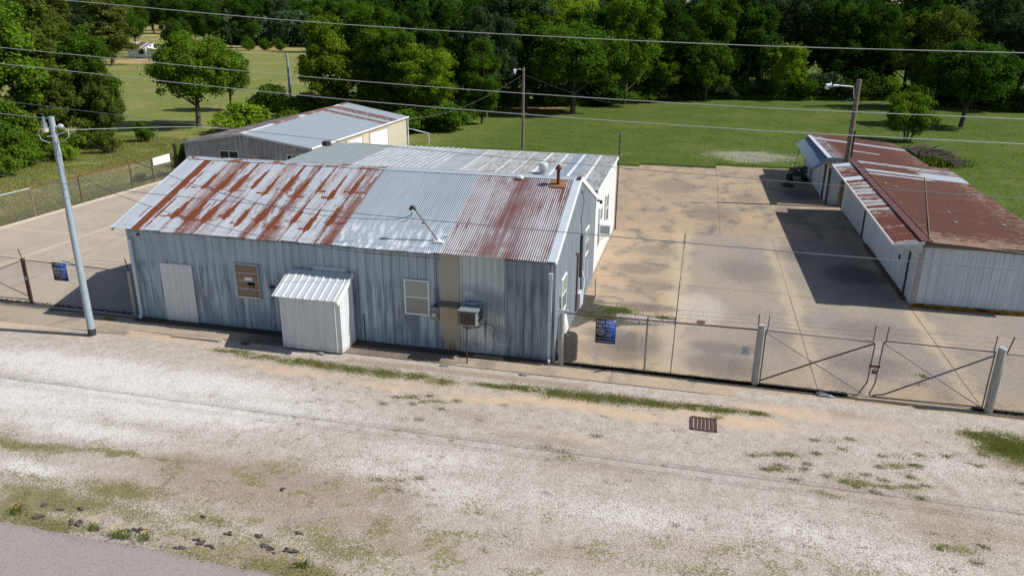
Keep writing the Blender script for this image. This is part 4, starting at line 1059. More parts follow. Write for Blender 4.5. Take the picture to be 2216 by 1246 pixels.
MOSS=[(2.94,-8.50,1.6,0.3,0.9),(4.53,-8.21,1.2,0.2,0.8),(5.78,-8.19,1.1,0.16,0.9),(6.98,-8.15,0.7,0.15,0.7),(4.50,-9.64,1.6,0.35,0.7),(5.51,-10.26,1.8,0.6,1),(5.50,-10.89,1.2,0.5,1),(6.78,-10.12,1.6,0.5,0.8),(7.07,-9.58,1.4,0.4,0.8),(8.10,-10.23,1.6,0.5,0.7),(9.30,-9.93,1.5,0.4,0.6),(6.56,-10.97,1,0.3,1),(9.51,-10.55,1,0.4,0.6),(11.23,-10.43,1.5,0.4,0.6),(11.84,-9.96,1.2,0.4,0.6),(12.75,-10.05,1.2,0.5,0.7),(13.27,-10.23,1,0.5,0.7),(14.53,-9.19,1.6,0.3,0.5),(15.48,-9.20,1.2,0.3,0.5),(12.24,-11.07,1.5,0.4,0.8),(12.85,-11.06,1,0.4,0.9),(14.51,-10.50,1,0.5,0.5),(18.84,-8.96,1.4,0.6,0.4),(20.25,-9.05,1.5,0.5,0.5),(28.22,-2.24,1.0,0.6,1),(27.82,-1.74,1.2,0.25,0.9),(28.47,-2.64,0.8,0.5,0.9),(27.89,-3.86,1,0.35,0.5),(22.15,-4.15,0.35,0.12,0.9),(22.79,-3.98,0.35,0.15,0.8),(25.19,-3.81,0.5,0.15,0.9),(24.14,-4.82,0.8,0.15,0.9),(25.19,-4.79,0.4,0.12,1),(25.89,-6.95,0.6,0.25,0.8),(23.20,-5.56,0.5,0.2,0.7),(22.44,-4.73,0.2,0.12,1),(24.32,-6.10,0.8,0.25,0.5),(9.83,-6.78,0.5,0.1,0.4),(12.04,-3.48,0.6,0.2,0.7),(12.90,-3.49,0.3,0.1,1),(12.35,-5.34,0.25,0.35,0.6),(12.06,-4.62,0.2,0.3,0.5),(8.37,-6.62,0.15,0.4,0.5),(8.46,-7.99,0.3,0.15,0.4),(3.56,-8.39,1.4,0.2,0.9),(16.72,-5.54,0.6,0.2,0.5),(16.85,-4.92,0.7,0.2,0.3),(17.71,-3.96,0.8,0.3,0.25),(9.80,-9.26,1.5,0.5,0.35)]
BROWN=[(10.02,-8.43,3.5,1.0,0.9),(12.34,-8.23,2.2,0.8,0.8),(8.01,-8.11,1.8,0.5,0.8),(12.19,-9.37,2.5,0.7,0.8),(14.28,-9.66,2.2,0.6,0.6),(13.95,-4.14,1.6,0.4,0.5),(16.22,-4.84,1.6,0.35,0.5),(17.94,-5.78,2,0.5,0.4),(7.49,-9.47,2,0.5,0.6),(11.55,-10.96,2.5,0.5,0.8),(20.24,-8.30,2,0.7,0.45),(17.90,-9.20,2,0.5,0.45),(24.00,-5.06,2.5,0.6,0.4),(25.39,-5.65,2,0.6,0.5),(26.16,-6.32,2,0.7,0.55),(23.09,-3.79,1.4,0.5,0.4),(28.09,-2.96,1,0.6,0.7),(24.61,-1.38,0.9,0.2,0.6),(24.27,-1.19,0.6,0.15,0.6)]
WHITE=[(0.66,-4.14,4.5,0.8,1),(5.72,-4.18,3.5,0.7,0.9),(4.50,-5.73,4,0.9,1),(1.45,-6.22,3,1.0,1),(8.52,-4.98,2.5,0.6,0.7),(3.60,-7.34,3,0.4,1),(7.55,-5.79,2,0.5,0.9),(13.66,-6.44,1.6,0.7,0.6),(14.88,-7.58,1.8,0.6,0.6),(16.55,-7.54,2.2,0.6,0.45),(22.70,-7.20,1.4,0.6,.6),(23.60,-7.45,1.2,0.5,0.5),(21.74,-6.94,1.0,0.4,0.4),(4.18,-9.30,1.2,0.3,1),(8.39,-9.98,0.6,0.2,0.5),(18.70,-7.54,2,0.6,0.55),(26.48,-3.37,1.8,0.5,0.3),(19.75,-8.11,1.6,0.5,0.3),(2.79,-4.62,3.5,0.7,1),(24.42,-7.85,1.8,0.4,0.5),(12.25,-7.24,1.2,0.5,0.6)]
SAND=[(14.19,-3.07,1.6,0.3,0.9),(16.19,-2.70,1.8,0.35,1),(17.96,-2.82,1.5,0.3,0.9),(19.14,-2.93,1.6,0.3,0.7),(21.41,-2.48,1.6,0.4,0.9),(20.14,-2.26,1.2,0.3,0.8),(11.23,-2.92,1.5,0.25,0.8),(7.54,-2.70,1.6,0.25,0.8),(17.15,-4.48,1.4,0.25,0.5),(22.72,-1.59,1.6,0.4,0.8),(1.58,-1.35,2,0.3,0.8),(3.05,-1.60,2,0.3,0.6),(-3.81,-1.66,2,0.8,0.7),(-1.85,-2.04,2,0.3,0.6),(25.14,-1.78,1.2,0.4,0.5)]
STRIP=[(4.98,-1.82,0.5,0.12),(6.12,-1.98,0.5,0.16),(7.47,-2.00,0.5,0.2),(8.48,-2.03,0.5,0.2),(9.47,-2.09,0.5,0.2),(10.58,-2.09,0.5,0.22),(11.65,-2.05,0.4,0.18),(12.59,-2.14,0.35,0.2),(14.06,-2.08,0.5,0.1),(15.06,-2.02,0.5,0.18),(16.07,-2.07,0.5,0.22),(17.04,-2.03,0.6,0.24),(18.00,-2.00,0.6,0.24),(19.08,-2.01,0.6,0.18),(20.14,-1.92,0.5,0.16),(20.92,-1.89,0.5,0.14),(21.94,-1.85,0.3,0.1),(27.74,-1.63,0.5,0.2),(28.34,-1.85,0.6,0.35),(28.56,-2.39,0.5,0.45),(27.98,-2.30,0.4,0.2)]
CLUMPS=[(12.90,-3.49,0.1),(22.13,-4.13,0.14),(22.41,-4.74,0.1),(22.80,-3.91,0.12),(23.85,-4.65,0.1),(24.23,-4.80,0.14),(25.23,-3.87,0.14),(25.22,-4.79,0.14),(23.78,-2.90,0.1),(27.02,-2.90,0.12),(25.79,-6.97,0.16),(13.21,-7.51,0.08),(12.01,-3.40,0.08),(25.41,-3.31,0.08),(20.78,-2.37,0.06),(21.99,-4.78,0.08),(7.57,-10.96,0.14),(8.22,-10.96,0.12),(8.80,-10.97,0.12),(10.17,-11.16,0.12),(12.46,-10.90,0.14),(5.44,-11.08,0.12),(5.91,-11.05,0.12),(6.62,-11.04,0.14),(10.10,-10.07,0.1),(16.40,-5.16,0.07),(16.86,-5.28,0.08),(17.07,-5.45,0.08),(17.62,-4.24,0.06),(11.36,-3.95,0.06),(12.67,-4.60,0.06)]
YELLOW=[(7.50,-10.90),(8.12,-10.98),(8.35,-11.01),(8.80,-10.92),(12.49,-10.87),(5.39,-10.84)]
ASPH=[(5.77,-10.47,0.1,0.05),(5.27,-10.63,0.22,0.1),(5.97,-10.86,0.2,0.08),(6.98,-10.83,0.35,0.1),(8.27,-10.74,0.16,0.08),(8.51,-10.72,0.18,0.1),(9.99,-10.75,0.3,0.1),(9.74,-11.01,0.25,0.06),(10.32,-10.82,0.15,0.06),(10.45,-10.34,0.12,0.05),(11.06,-10.24,0.18,0.06),(11.95,-9.96,0.18,0.05),(11.66,-10.60,0.22,0.1),(11.45,-10.53,0.15,0.06),(12.03,-10.51,0.25,0.12),(10.70,-8.55,0.08,0.04),(9.55,-9.95,0.06,0.04),(6.69,-10.38,0.1,0.05),(6.27,-10.52,0.12,0.06)]

def field(L, x, y, soft=1.0):
    s = np.zeros_like(x)
    wx = (fbm(x * .9, y * 1.3) - .5) * 1.6; wy = (fbm(x * 1.3 + 40, y * .9) - .5) * .9
    for q in L:
        a = q[4] if len(q) > 4 else 1.0
        d = ((x + wx * .6 - q[0]) / q[2]) ** 2 + ((y + wy * .5 - q[1]) / max(q[3], .01)) ** 2
        s = np.maximum(s, a * np.exp(-d * soft))
    return s

GY0, GY1 = -1.9, -1.02
def lot_z(x, y):
    return -0.035 + .05 * (fbm(x * .35, y * .35) - .5) + .02 * (fbm(x * 2.5, y * 2.5) - .5) + np.clip((y + 1.7) / .7, 0, 1) * .042 * np.clip((x - 20.2) / 2.0, 0, 1) * (y > -1.8)

def lot():
    xs = np.concatenate([np.arange(-70, -10, 2.0), np.arange(-10, 36, .11), np.arange(36, 90, 2.0)])
    ys = np.concatenate([np.linspace(-11.32, -.52, 100)])
    gx, gy = np.meshgrid(xs, ys)
    # ragged edge against the road
    z = lot_z(gx, gy)
    gy2 = gy.copy(); gy2[0] += -.06 + .22 * (fbm(gx[0] * 1.2, gx[0] * 0) - .5)
    n, m = gx.shape
    v = np.stack([gx.ravel(), gy2.ravel(), z.ravel()], 1)
    i = np.arange(n * m).reshape(n, m)
    f = np.stack([i[:-1, :-1].ravel(), i[:-1, 1:].ravel(), i[1:, 1:].ravel(), i[1:, :-1].ravel()], 1)
    X_, Y_ = gx, gy
    moss = field(MOSS, X_, Y_) * (.75 + .5 * fbm(X_ * 3, Y_ * 3))
    strip = field([(a, b, c * 1.3, d * 1.5, .85) for a, b, c, d in STRIP], X_, Y_)
    moss = np.maximum(moss, strip)
    edge = np.exp(-((Y_ + 11.3) / .35) ** 2) * .65 * (fbm(X_ * .8, Y_) > .42) * (X_ < 14)
    moss = np.maximum(moss, edge)
    fine = (fbm(X_ * 1.7 + 9, Y_ * 1.7) > .57) * .5 * np.clip((-Y_ - 5) / 3, 0, 1)
    moss = np.maximum(moss, fine)
    brown = np.maximum(field(BROWN, X_, Y_) * np.clip(.35 + 1.3 * fbm(X_ * 1.6, Y_ * 1.6), 0, 1.1), .35 * fbm(X_ * .6, Y_ * .8) * (Y_ < -6.5))
    brown = np.maximum(brown, np.exp(-((Y_ + 1.45) / .22) ** 2) * .7 * (X_ > 9) * (X_ < 17))
    white = field(WHITE, X_, Y_, .8)
    sand = np.maximum(field(SAND, X_, Y_, .7), np.exp(-((Y_ + 2.5) / .5) ** 2) * .45 * (X_ > 5) * (X_ < 23))
    white = white * (1 - sand * .8) * (1 - brown * .5)
    me = np_mesh('gravel_lot', v, f, {'moss': ('POINT', moss.ravel()), 'brown': ('POINT', brown.ravel()), 'white': ('POINT', white.ravel()), 'sand': ('POINT', sand.ravel())}, True)
    tag(link_mesh('gravel_lot', me, X['lot'], None), kind='structure')
lot()
# road
o = MB()
xs = np.arange(-80, 100, .35)
ey = -11.22 + .16 * (fbm(xs * 1.1 + 3, xs * 0) - .5) * 1.6 + .05 * (fbm(xs * 5, xs * 0 + 9) - .5)
for i, xx in enumerate(xs):
    o.v += [(xx, -19.0, -.012), (xx, ey[i] - .25, -.012), (xx, ey[i], -.022), (xx, ey[i] + .03, -.10)]
    if i:
        k = 4 * i
        for j in range(3): o.f.append((k - 4 + j, k + j, k + j + 1, k - 3 + j)); o.sm.append(True)
tag(o.build('asphalt_road', X['asphalt']), kind='structure')

# ------------------------------------------------------------ concrete
def slab(mb, x0, y0, x1, y1, z1=0.0, z0=-.12, g=.007, tilt=0.0):
    c = .007
    x0 += g; x1 -= g; y0 += g; y1 -= g
    mb.add([(x0, y0, z0), (x1, y0, z0), (x1, y1, z0), (x0, y1, z0),
            (x0, y0, z1 - c), (x1, y0, z1 - c), (x1, y1, z1 - c), (x0, y1, z1 - c),
            (x0 + c, y0 + c, z1), (x1 - c, y0 + c, z1), (x1 - c, y1 - c, z1), (x0 + c, y1 - c, z1)],
           [(0, 1, 5, 4), (1, 2, 6, 5), (2, 3, 7, 6), (3, 0, 4, 7), (4, 5, 9, 8), (5, 6, 10, 9), (6, 7, 11, 10), (7, 4, 8, 11), (8, 9, 10, 11)])
def polyslab(mb, pts, z1=0.0, z0=-.12):
    n = len(pts)
    mb.add([(p[0], p[1], z1) for p in pts] + [(p[0], p[1], z0) for p in pts],
           [tuple(range(n))] + [(i, i + n, (i + 1) % n + n, (i + 1) % n) for i in range(n)])
yd = thing('concrete_yard', None, None, (22, 18, 0), kind='structure')
def seam(x): return 17.5 + (x - 15.66) * .045
for (xa, xb, ya, top) in ((15.66, 19.4, 9.42, 0), (19.4, 23.8, 8.95, 0), (23.8, 28.34, 8.70, 0), (15.66, 21.2, 0, 27.2), (21.2, 28.34, 0, 27.0)):
    mb = MB()
    if top: polyslab(mb, [(xa + .007, seam(xa) + .007), (xb - .007, seam(xb) + .007), (xb - .007, top - .007), (xa + .007, top - .007)])
    else: polyslab(mb, [(xa + .007, ya + .007), (xb - .007, ya + .007), (xb - .007, seam(xb) - .007), (xa + .007, seam(xa) - .007)])
    mb.build('slab', X['slabs'], yd)
for q in ((19.4, 0.0, 23.8, 8.95), (23.8, 0.0, 28.3, 8.70),
          (28.3, 0.0, 33.0, 8.6), (33.0, 0.0, 38.0, 8.6), (15.4, 27.2, 21.2, 37.6), (21.2, 27.0, 27.6, 38.9), (10.6, 27.2, 15.4, 36.8), (10.6, 17.55, 15.66, 27.2)):
    mb = MB(); slab(mb, *q); mb.build('slab', X['slabs'], yd)
mb = MB(); polyslab(mb, [(16.72, .02), (19.38, .02), (19.38, 4.3), (17.45, 3.75), (17.35, 3.55), (16.75, 3.85), (16.3, 3.9), (15.9, 3.2), (15.70, 3.1), (15.70, .02)]); mb.build('slab', X['slabs'], yd)
mb = MB(); polyslab(mb, [(16.15, 5.72), (17.55, 5.60), (17.62, 5.22), (17.85, 5.05), (19.0, 4.95), (19.2, 4.98), (19.38, 5.2), (19.38, 9.40), (15.66, 9.40), (15.66, 6.75), (16.1, 6.7)]); mb.build('slab', X['slabs'], yd)
ly = thing('left_concrete_yard', None, None, (-8, 10, 0), kind='structure')
for q in ((-16.0, 0.0, -10.4, 9.1), (-10.4, 0.0, -.02, 9.1), (-16.0, 9.1, -10.5, 17.4), (-10.5, 9.1, -.02, 17.4), (-16.0, 17.4, -5.0, 23.9), (-5.0, 17.4, 10.5, 27.0), (-5.3, 27.0, 10.5, 36.0)):
    mb = MB(); slab(mb, *q, g=.008); mb.build('slab', X['left_slabs'], ly)
o = MB()
for (x0, y0, x1, y1, z) in ((-16.2, -.2, -.02, 9.2, -.028), (15.66, -.1, 38, 39, -.03)): o.add([(x0, y0, z), (x1, y0, z), (x1, y1, z), (x0, y1, z)], [(0, 1, 2, 3)])
tag(o.build('soil_in_joints', X['joint']), kind='structure')
aw = thing('concrete_walk', None, None, (12, -.5, 0), kind='structure')
xx = [-9.0, -4.6, -1.9, 0.6, 2.6, 4.15, 6.5, 8.9, 10.4, 12.6, 17.6, 24.8, 30.5, 36]
for i in range(len(xx) - 1):
    mb = MB(); a_, b_ = xx[i], xx[i + 1]
    yb = -1.0 - (.12 if 0.6 <= a_ < 4.1 else 0) - (.55 if a_ < 0.5 else 0) - (.1 if a_ > 18 else 0)
    slab(mb, a_, yb, b_, -.005, z1=(-.004 if i % 2 else 0.0) - (.012 if a_ > 18 or a_ < 0 else 0), g=.006); mb.build('walk_slab', X['apron'], aw)
mb = MB(); mb.box(.02, -.34, -.02, 15.3, -.06, .035); mb.build('kerb_step', X['brick_dark'], aw)
mb = MB(); mb.box(13.0, -.30, .0, 14.0, -.10, .045); mb.build('door_sill', X['apron'], aw)
# pit of bare soil beside the gable wall
o = MB(); xs = np.linspace(15.66, 19.4, 34); ys = np.linspace(3.0, 6.8, 34)
for j, y in enumerate(ys):
    for i, x in enumerate(xs):
        o.v.append((x, y, -.05 + .05 * (float(fbm(np.array([x * 2.5]), np.array([y * 2.5]))[0]) - .5)))
        if i and j: o.f.append((34 * (j - 1) + i - 1, 34 * (j - 1) + i, 34 * j + i, 34 * j + i - 1)); o.sm.append(True)
tag(o.build('bare_soil_patch', X['dirt']), kind='structure')

# ------------------------------------------------------------ loose stones, blades
def stones(name, pos, rad, mat, lab=None):
    """pos (n,3), rad (n,)"""
    n = len(pos)
    base = np.array([(1, 0, 0), (0, 1, 0), (-1, 0, 0), (0, -1, 0), (0, 0, 1), (0, 0, -1)], float)
    fc = np.array([(0, 1, 4), (1, 2, 4), (2, 3, 4), (3, 0, 4), (1, 0, 5), (2, 1, 5), (3, 2, 5), (0, 3, 5)])
    v = base[None] * rad[:, None, None] * rng.uniform(.6, 1.35, (n, 6, 1))
    v[:, :, 2] *= .65
    a = rng.uniform(0, 6.28, n); ca, sa = np.cos(a)[:, None], np.sin(a)[:, None]
    vx = v[:, :, 0] * ca - v[:, :, 1] * sa; vy = v[:, :, 0] * sa + v[:, :, 1] * ca
    v = np.stack([vx, vy, v[:, :, 2]], 2) + pos[:, None, :]
    f = fc[None] + (np.arange(n) * 6)[:, None, None]
    tone = np.repeat(rng.random(n), 8)
    me = np_mesh(name, v.reshape(-1, 3), f.reshape(-1, 3), {'tone': ('FACE', tone)})
    tag(link_mesh(name, me, mat, None), kind='stuff')

def blades(name, pos, h, mat, w=.006, lean=.6):
    n = len(pos); a = rng.uniform(0, 6.28, n); b = rng.uniform(0, 6.28, n)
    dx = np.stack([np.cos(a), np.sin(a), np.zeros(n)], 1) * w
    tip = np.stack([np.cos(b) * h * lean * rng.uniform(.2, 1, n), np.sin(b) * h * lean * rng.uniform(.2, 1, n), h], 1)
    v = np.stack([pos - dx, pos + dx, pos + tip], 1)
    f = np.arange(n * 3).reshape(n, 3)
    me = np_mesh(name, v.reshape(-1, 3), f, {'tone': ('FACE', rng.random(n))})
    return tag(link_mesh(name, me, mat, None), kind='stuff')

def scatter_lot():
    n = 260000
    x = rng.uniform(-6, 33, n); y = rng.uniform(-11.15, -1.5, n)
    W_ = field(WHITE, x, y, .8); Sd = field(SAND, x, y, .7); Mo = field(MOSS, x, y); Br = field(BROWN, x, y)
    cl = fbm(x * 1.5, y * 1.5)
    p = np.clip(.04 + .20 * W_ + .12 * (cl - .45) + .03 * Br + .06 * (y < -7) - .2 * Sd - .12 * Mo, .006, .5)
    k = rng.random(n) < p
    x, y = x[k], y[k]; r = rng.uniform(.005, .010, len(x)) * (1 + .8 * (rng.random(len(x)) < .06))
    z = lot_z(x, y) + r * .25
    stones('crushed_stone', np.stack([x, y, z], 1), r, X['stone'])
    n = 1500; x = rng.uniform(-4, 14, n); y = -11.2 + rng.normal(0, .16, n); r = rng.uniform(.006, .018, n)
    stones('crumbled_road_edge', np.stack([x, y, np.full(n, -.018)], 1), r, X['road_crumb'])
    # stones on slabs and walk
    n = 900; x = rng.uniform(1, 30, n); y = rng.uniform(-1.0, -.05, n) ; r = rng.uniform(.006, .016, n)
    x2 = rng.uniform(25, 29, 500); y2 = rng.normal(1.6, .5, 500); x = np.append(x, x2); y = np.append(y, y2); r = np.append(r, rng.uniform(.008, .018, 500))
    stones('scattered_pebbles', np.stack([x, y, r * .3], 1), r, X['stone'])
    # pebbles in the broken slab pit and round stones band
    n = 2600; t = rng.random(n); x = 17.2 + 2.2 * t + rng.normal(0, .12, n); y = 4.85 - .25 * t + rng.normal(0, .22, n); r = rng.uniform(.015, .035, n)
    k = (x < 19.35)
    stones('grey_pebbles', np.stack([x, y, np.full(n, -.03)], 1)[k], r[k], X['stone_grey'])
    # gravel patch in the lawn behind the yard
    n = 5000; x = rng.normal(24, 2.6, n); y = rng.normal(44.5, 1.9, n); r = rng.uniform(.03, .07, n)
    k = (fbm(x * .9, y * .9) > .50) & (rng.random(n) < .4); r = r * .7
    stones('lawn_gravel', np.stack([x, y, np.full(n, -.07)], 1)[k], r[k], X['stone'])
scatter_lot()

def tufts():
    P = []; Hh = []
    for (x, y, a, b) in STRIP:
        n = int(5200 * a * (b + .05) * 3.2)
        px = x + rng.normal(0, a * .75, n); py = y + rng.normal(0, b * .85, n) + .12 * (fbm(px * 1.2, px * 0) - .5)
        k = (py < -1.04) & (fbm(px * 3, py * 5) > .36)
        P.append(np.stack([px[k], py[k], lot_z(px[k], py[k]) - .005], 1)); Hh.append(rng.uniform(.02, .065, k.sum()))
    for (x, y, r) in CLUMPS + [(x + dx, y + dy, .05) for (x, y, r) in CLUMPS[:14] for dx, dy in ((.5, .2), (-.45, -.1), (.2, -.4))]:
        n = 150; px = x + rng.normal(0, r * 1.8, n); py = y + rng.normal(0, r * 1.1, n)
        P.append(np.stack([px, py, lot_z(px, py) - .005], 1)); Hh.append(rng.uniform(.02, .065, n))
    P2 = []; H2 = []; n = 340; cx = rng.uniform(8, 31, n); cy = rng.uniform(-9.5, -2.3, n)
    for a_, b_ in zip(cx, cy):
        k = int(rng.integers(12, 45)); px = a_ + rng.normal(0, .05 + .06 * rng.random(), k); py = b_ + rng.normal(0, .03 + .03 * rng.random(), k)
        P2.append(np.stack([px, py, lot_z(px, py) - .004], 1)); H2.append(rng.uniform(.01, .035, k))
    P2 = np.concatenate(P2); H2 = np.concatenate(H2); q = fbm(P2[:, 0] * .7, P2[:, 1] * .7) > .5
    blades('specks_of_dry_weed', P2[q], H2[q], X['blade_brown'], .008, 1.2)
    blades('specks_of_green_weed', P2[~q], H2[~q], X['blade_moss'], .008, 1.2)
    # moss / weeds scattered over the mossy ground
    n = 150000; x = rng.uniform(-4, 31, n); y = rng.uniform(-11.2, -2.2, n)
    mo = field(MOSS, x, y) * (fbm(x * 3, y * 3) > .45)
    k = rng.random(n) < mo * .75
    P2 = np.stack([x[k], y[k], lot_z(x[k], y[k]) - .003], 1)
    P = np.concatenate(P); Hh = np.concatenate(Hh); dry = rng.random(len(P)) < .33
    blades('low_green_weeds', P[~dry], Hh[~dry], X['blade'], .007)
    blades('dry_weeds_in_strip', P[dry] + rng.normal(0, .05, (dry.sum(), 3)) * np.array([1, 1, 0]), Hh[dry] * .8, X['blade_dry'], .007, 1.0)
    half = rng.random(len(P2)) < .5
    blades('low_mossy_weeds', P2[half], rng.uniform(.02, .05, half.sum()), X['blade_moss'], .008)
    blades('dry_weeds', P2[~half], rng.uniform(.02, .05, (~half).sum()), X['blade_dry'], .008)
    # taller green against the soil patch, fence foot, barrel
    P = []; Hh = []
    for (x, y, sx, sy, n, h) in ((17.2, 5.25, .35, .16, 900, .22), (16.9, 4.5, .5, .25, 1200, .12), (16.6, 4.1, .4, .15, 500, .12), (18.95, 4.95, .16, .08, 260, .2), (16.05, 5.9, .15, .25, 220, .15),
                                 (27.2, 1.9, .08, .06, 60, .12), (-.95, -.45, .12, .07, 90, .1), (27.0, 1.3, .1, .1, 60, .08), (-11.2, 15.0, .06, .06, 40, .4), (-10.6, 14.7, .05, .05, 30, .45), (-9.9, 14.3, .05, .05, 30, .4), (-8.9, 14.1, .06, .06, 30, .25),
                                 (17.0, 17.5, .5, .04, 80, .08), (19.42, 11.5, .03, 1.8, 160, .07), (19.42, 16.2, .03, .8, 160, .10)):
        P.append(np.stack([rng.normal(x, sx, n), rng.normal(y, sy, n), np.full(n, -.06 if 3 < y < 6.8 and x < 19.3 else -.01)], 1)); Hh.append(rng.uniform(.4, 1, n) * h)
    blades('lush_green_weeds', np.concatenate(P), np.concatenate(Hh), X['blade'], .012, .5)
    # thatch along the chain link foot, coloured near black to stand in for shadow
    n = 21000; x = np.concatenate([rng.uniform(16.0, 24.6, 16000), rng.uniform(28.0, 33, 3500), rng.uniform(-9, -.4, 1500)]); y = np.where(x > 0, .0, .2) + rng.normal(0, .05, n) - np.clip(x - 16, 0, 8) * .008
    blades('fence_foot_shadow_thatch', np.stack([x, y, np.zeros(n)], 1), rng.uniform(.02, .08, n), X['stick_leaf'], .012, 1.4)
    # ragged lawn edge against the slabs, and loose tufts through the lawn
    P = []
    for (x0, x1, y) in ((10.6, 15.4, 36.9), (15.4, 21.2, 37.7), (21.2, 27.6, 39.0), (-5.2, 10.5, 36.1)):
        n = int((x1 - x0) * 420); x = rng.uniform(x0, x1, n); P.append(np.stack([x, y + rng.normal(.12, .16, n) + .35 * (fbm(x * 1.5, x * 0) - .5), np.full(n, -.02)], 1))
    P = np.concatenate(P); blades('lawn_edge_grass', P, rng.uniform(.05, .16, len(P)), X['blade_lawn'], .022, .7)
    n = 210000; x = rng.uniform(-8, 62, n); y = 36 + rng.random(n) * 60
    k = (fbm(x * .8, y * .8) > .52) & (rng.random(n) < .35) & ((y > 39.2) | (x > 34.5) & (y > 8)) & ((x < 27) | (x > 34.2) | (y > 39.5))
    blades('lawn_tufts', np.stack([x, y, np.full(n, -.09)], 1)[k], rng.uniform(.04, .15, k.sum()), X['blade_lawn'], .03, .9)
    n = 12000; x = rng.uniform(34.3, 52, n); y = rng.uniform(6, 40, n); k = fbm(x * .8, y * .8) > .45
    blades('lawn_tufts', np.stack([x, y, np.full(n, -.09)], 1)[k], rng.uniform(.04, .13, k.sum()), X['blade_lawn'], .025, .9)
    # left field: rough grass near the fence and the far yards
    n = 70000; x = -16.2 - rng.random(n) ** 1.3 * 18; y = rng.uniform(8, 40, n)
    k = fbm(x * .6, y * .6) > .36
    blades('rough_field_grass', np.stack([x, y, np.full(n, -.1)], 1)[k], rng.uniform(.06, .22, k.sum()), X['blade_field'], .022, .8)
X['stick_leaf'] = mat_leaf('shadow_dark_thatch', (0.012, 0.010, 0.009), (0.05, 0.04, 0.03), .1)  # thatch tone darkened in place of shadow at the fence foot
X['blade_brown'] = mat_leaf('brown_dead_weed', (0.10, 0.07, 0.035), (0.26, 0.18, 0.09), .2)
X['blade_lawn'] = mat_leaf('lawn_blades', (0.085, 0.14, 0.02), (0.19, 0.26, 0.045), .4)
X['blade_field'] = mat_leaf('field_grass_blades', (0.15, 0.18, 0.042), (0.33, 0.31, 0.11), .35)
tufts()
o = MB()
for i, (x, y) in enumerate(YELLOW):
    for j in range(9): o.blob(x + random.gauss(0, .07), y + random.gauss(0, .05), .12 + random.random() * .14, .012, .012, .008, i * 9 + j, 1, 0)
tag(o.build('yellow_wildflowers', X['flower']), kind='stuff')
n_ = 900; px = np.concatenate([np.random.default_rng(i).normal(x, .10, 70) for i, (x, y) in enumerate(YELLOW)]); py = np.concatenate([np.random.default_rng(i + 50).normal(y, .06, 70) for i, (x, y) in enumerate(YELLOW)])
blades('flowering_weeds', np.stack([px, py, np.full(420, -.03)], 1), rng.uniform(.05, .2, 420), X['blade'], .010, .7)
for i, (x, y, a, b) in enumerate(ASPH):
    o = MB(); rq = random.Random(i)
    for j in range(3 + int(a * 22)):
        o.blob(x + rq.uniform(-a, a) * .55, y + rq.uniform(-1, 1) * b * .7, -.03 + rq.random() * .02, rq.uniform(.03, .075), rq.uniform(.02, .05), rq.uniform(.015, .035), i * 40 + j, 1, .45)
    lab = 'dark crumbled asphalt chunk lying in the weeds along the road edge'
    o.top('asphalt_chunk', X['asph_lump'], (x, y, -.03), lab, 'asphalt chunk', 'broken asphalt chunks beside the road')
# ------------------------------------------------------------ poles, lamps and cables
pl = thing('utility_pole', 'tall pale blue metal pole with dark foot band, left of the long building', 'pole', (-.47, -1.85, 0))
MB().tube([(-.47, -1.85, -.05), (-.47, -1.85, 7.52)], [.125, .088], 16).build('post', X['conc_pole'], pl)
MB().tube([(-.47, -1.85, .0), (-.47, -1.85, .24)], [.132, .131], 16).build('dark_band', X['dark_metal'], pl)
o = MB(); o.tube([(-.47, -1.85, .09), (-.47, -1.85, .2)], .145, 6, False)
o = MB(); o.tube([(-.66, -1.98, 7.16), (-.66, -1.98, 7.34)], .09, 12); o.tube([(-.66, -1.98, 7.36), (-.66, -1.98, 7.46)], [.05, .04], 8); ph = o.build('photocell_lamp', X['porcelain'], pl)
MB().tube([(-.66, -1.98, 7.04), (-.66, -1.98, 7.16)], [.10, .12], 12).build('lens', simple('cream_lamp_lens', (.62, .58, .48), .3), ph)
MB().blob(-.66, -1.98, 7.50, .04, .04, .04, 3, 2, 0).build('sensor', simple('teal_sensor', (.08, .24, .28), .4), ph)
o = MB(); o.bar((-.60, -1.95, 7.15), (-.40, -1.83, 7.2), .05, .05); o.build('bracket', X['zinc'], pl)
o = MB(); o.blob(-.22, -1.80, 7.22, .09, .07, .08, 8, 2, .15); o.tube([(-.36, -1.84, 7.2), (-.2, -1.8, 7.2)], .03, 6); o.build('junction_head', X['zinc_pale'], pl)
o = MB(); o.tube([(-.13, -1.8, 7.2), (.1, -1.85, 7.1), (.12, -1.9, 6.9), (-.1, -2.0, 6.75), (-.33, -1.92, 6.7)], .013, 5); o.tube([(.1, -1.85, 7.1), (-.3, -1.95, 6.95)], .013, 5)
o.tube([(-.75, -2.05, 7.2), (-.84, -2.1, 7.0), (-.75, -2.1, 6.8), (-.55, -1.98, 6.7)], .013, 5); o.tube([(-.62, -2, 6.9), (-.4, -1.97, 6.92)], .02, 5); o.build('looped_wire', X['wire'], pl)
for zz in (6.3, 5.2, 4.9): MB().tube([(-.47, -1.85, zz), (-.47, -1.85, zz + .03)], .112, 14).build('clamp', X['zinc'], pl)

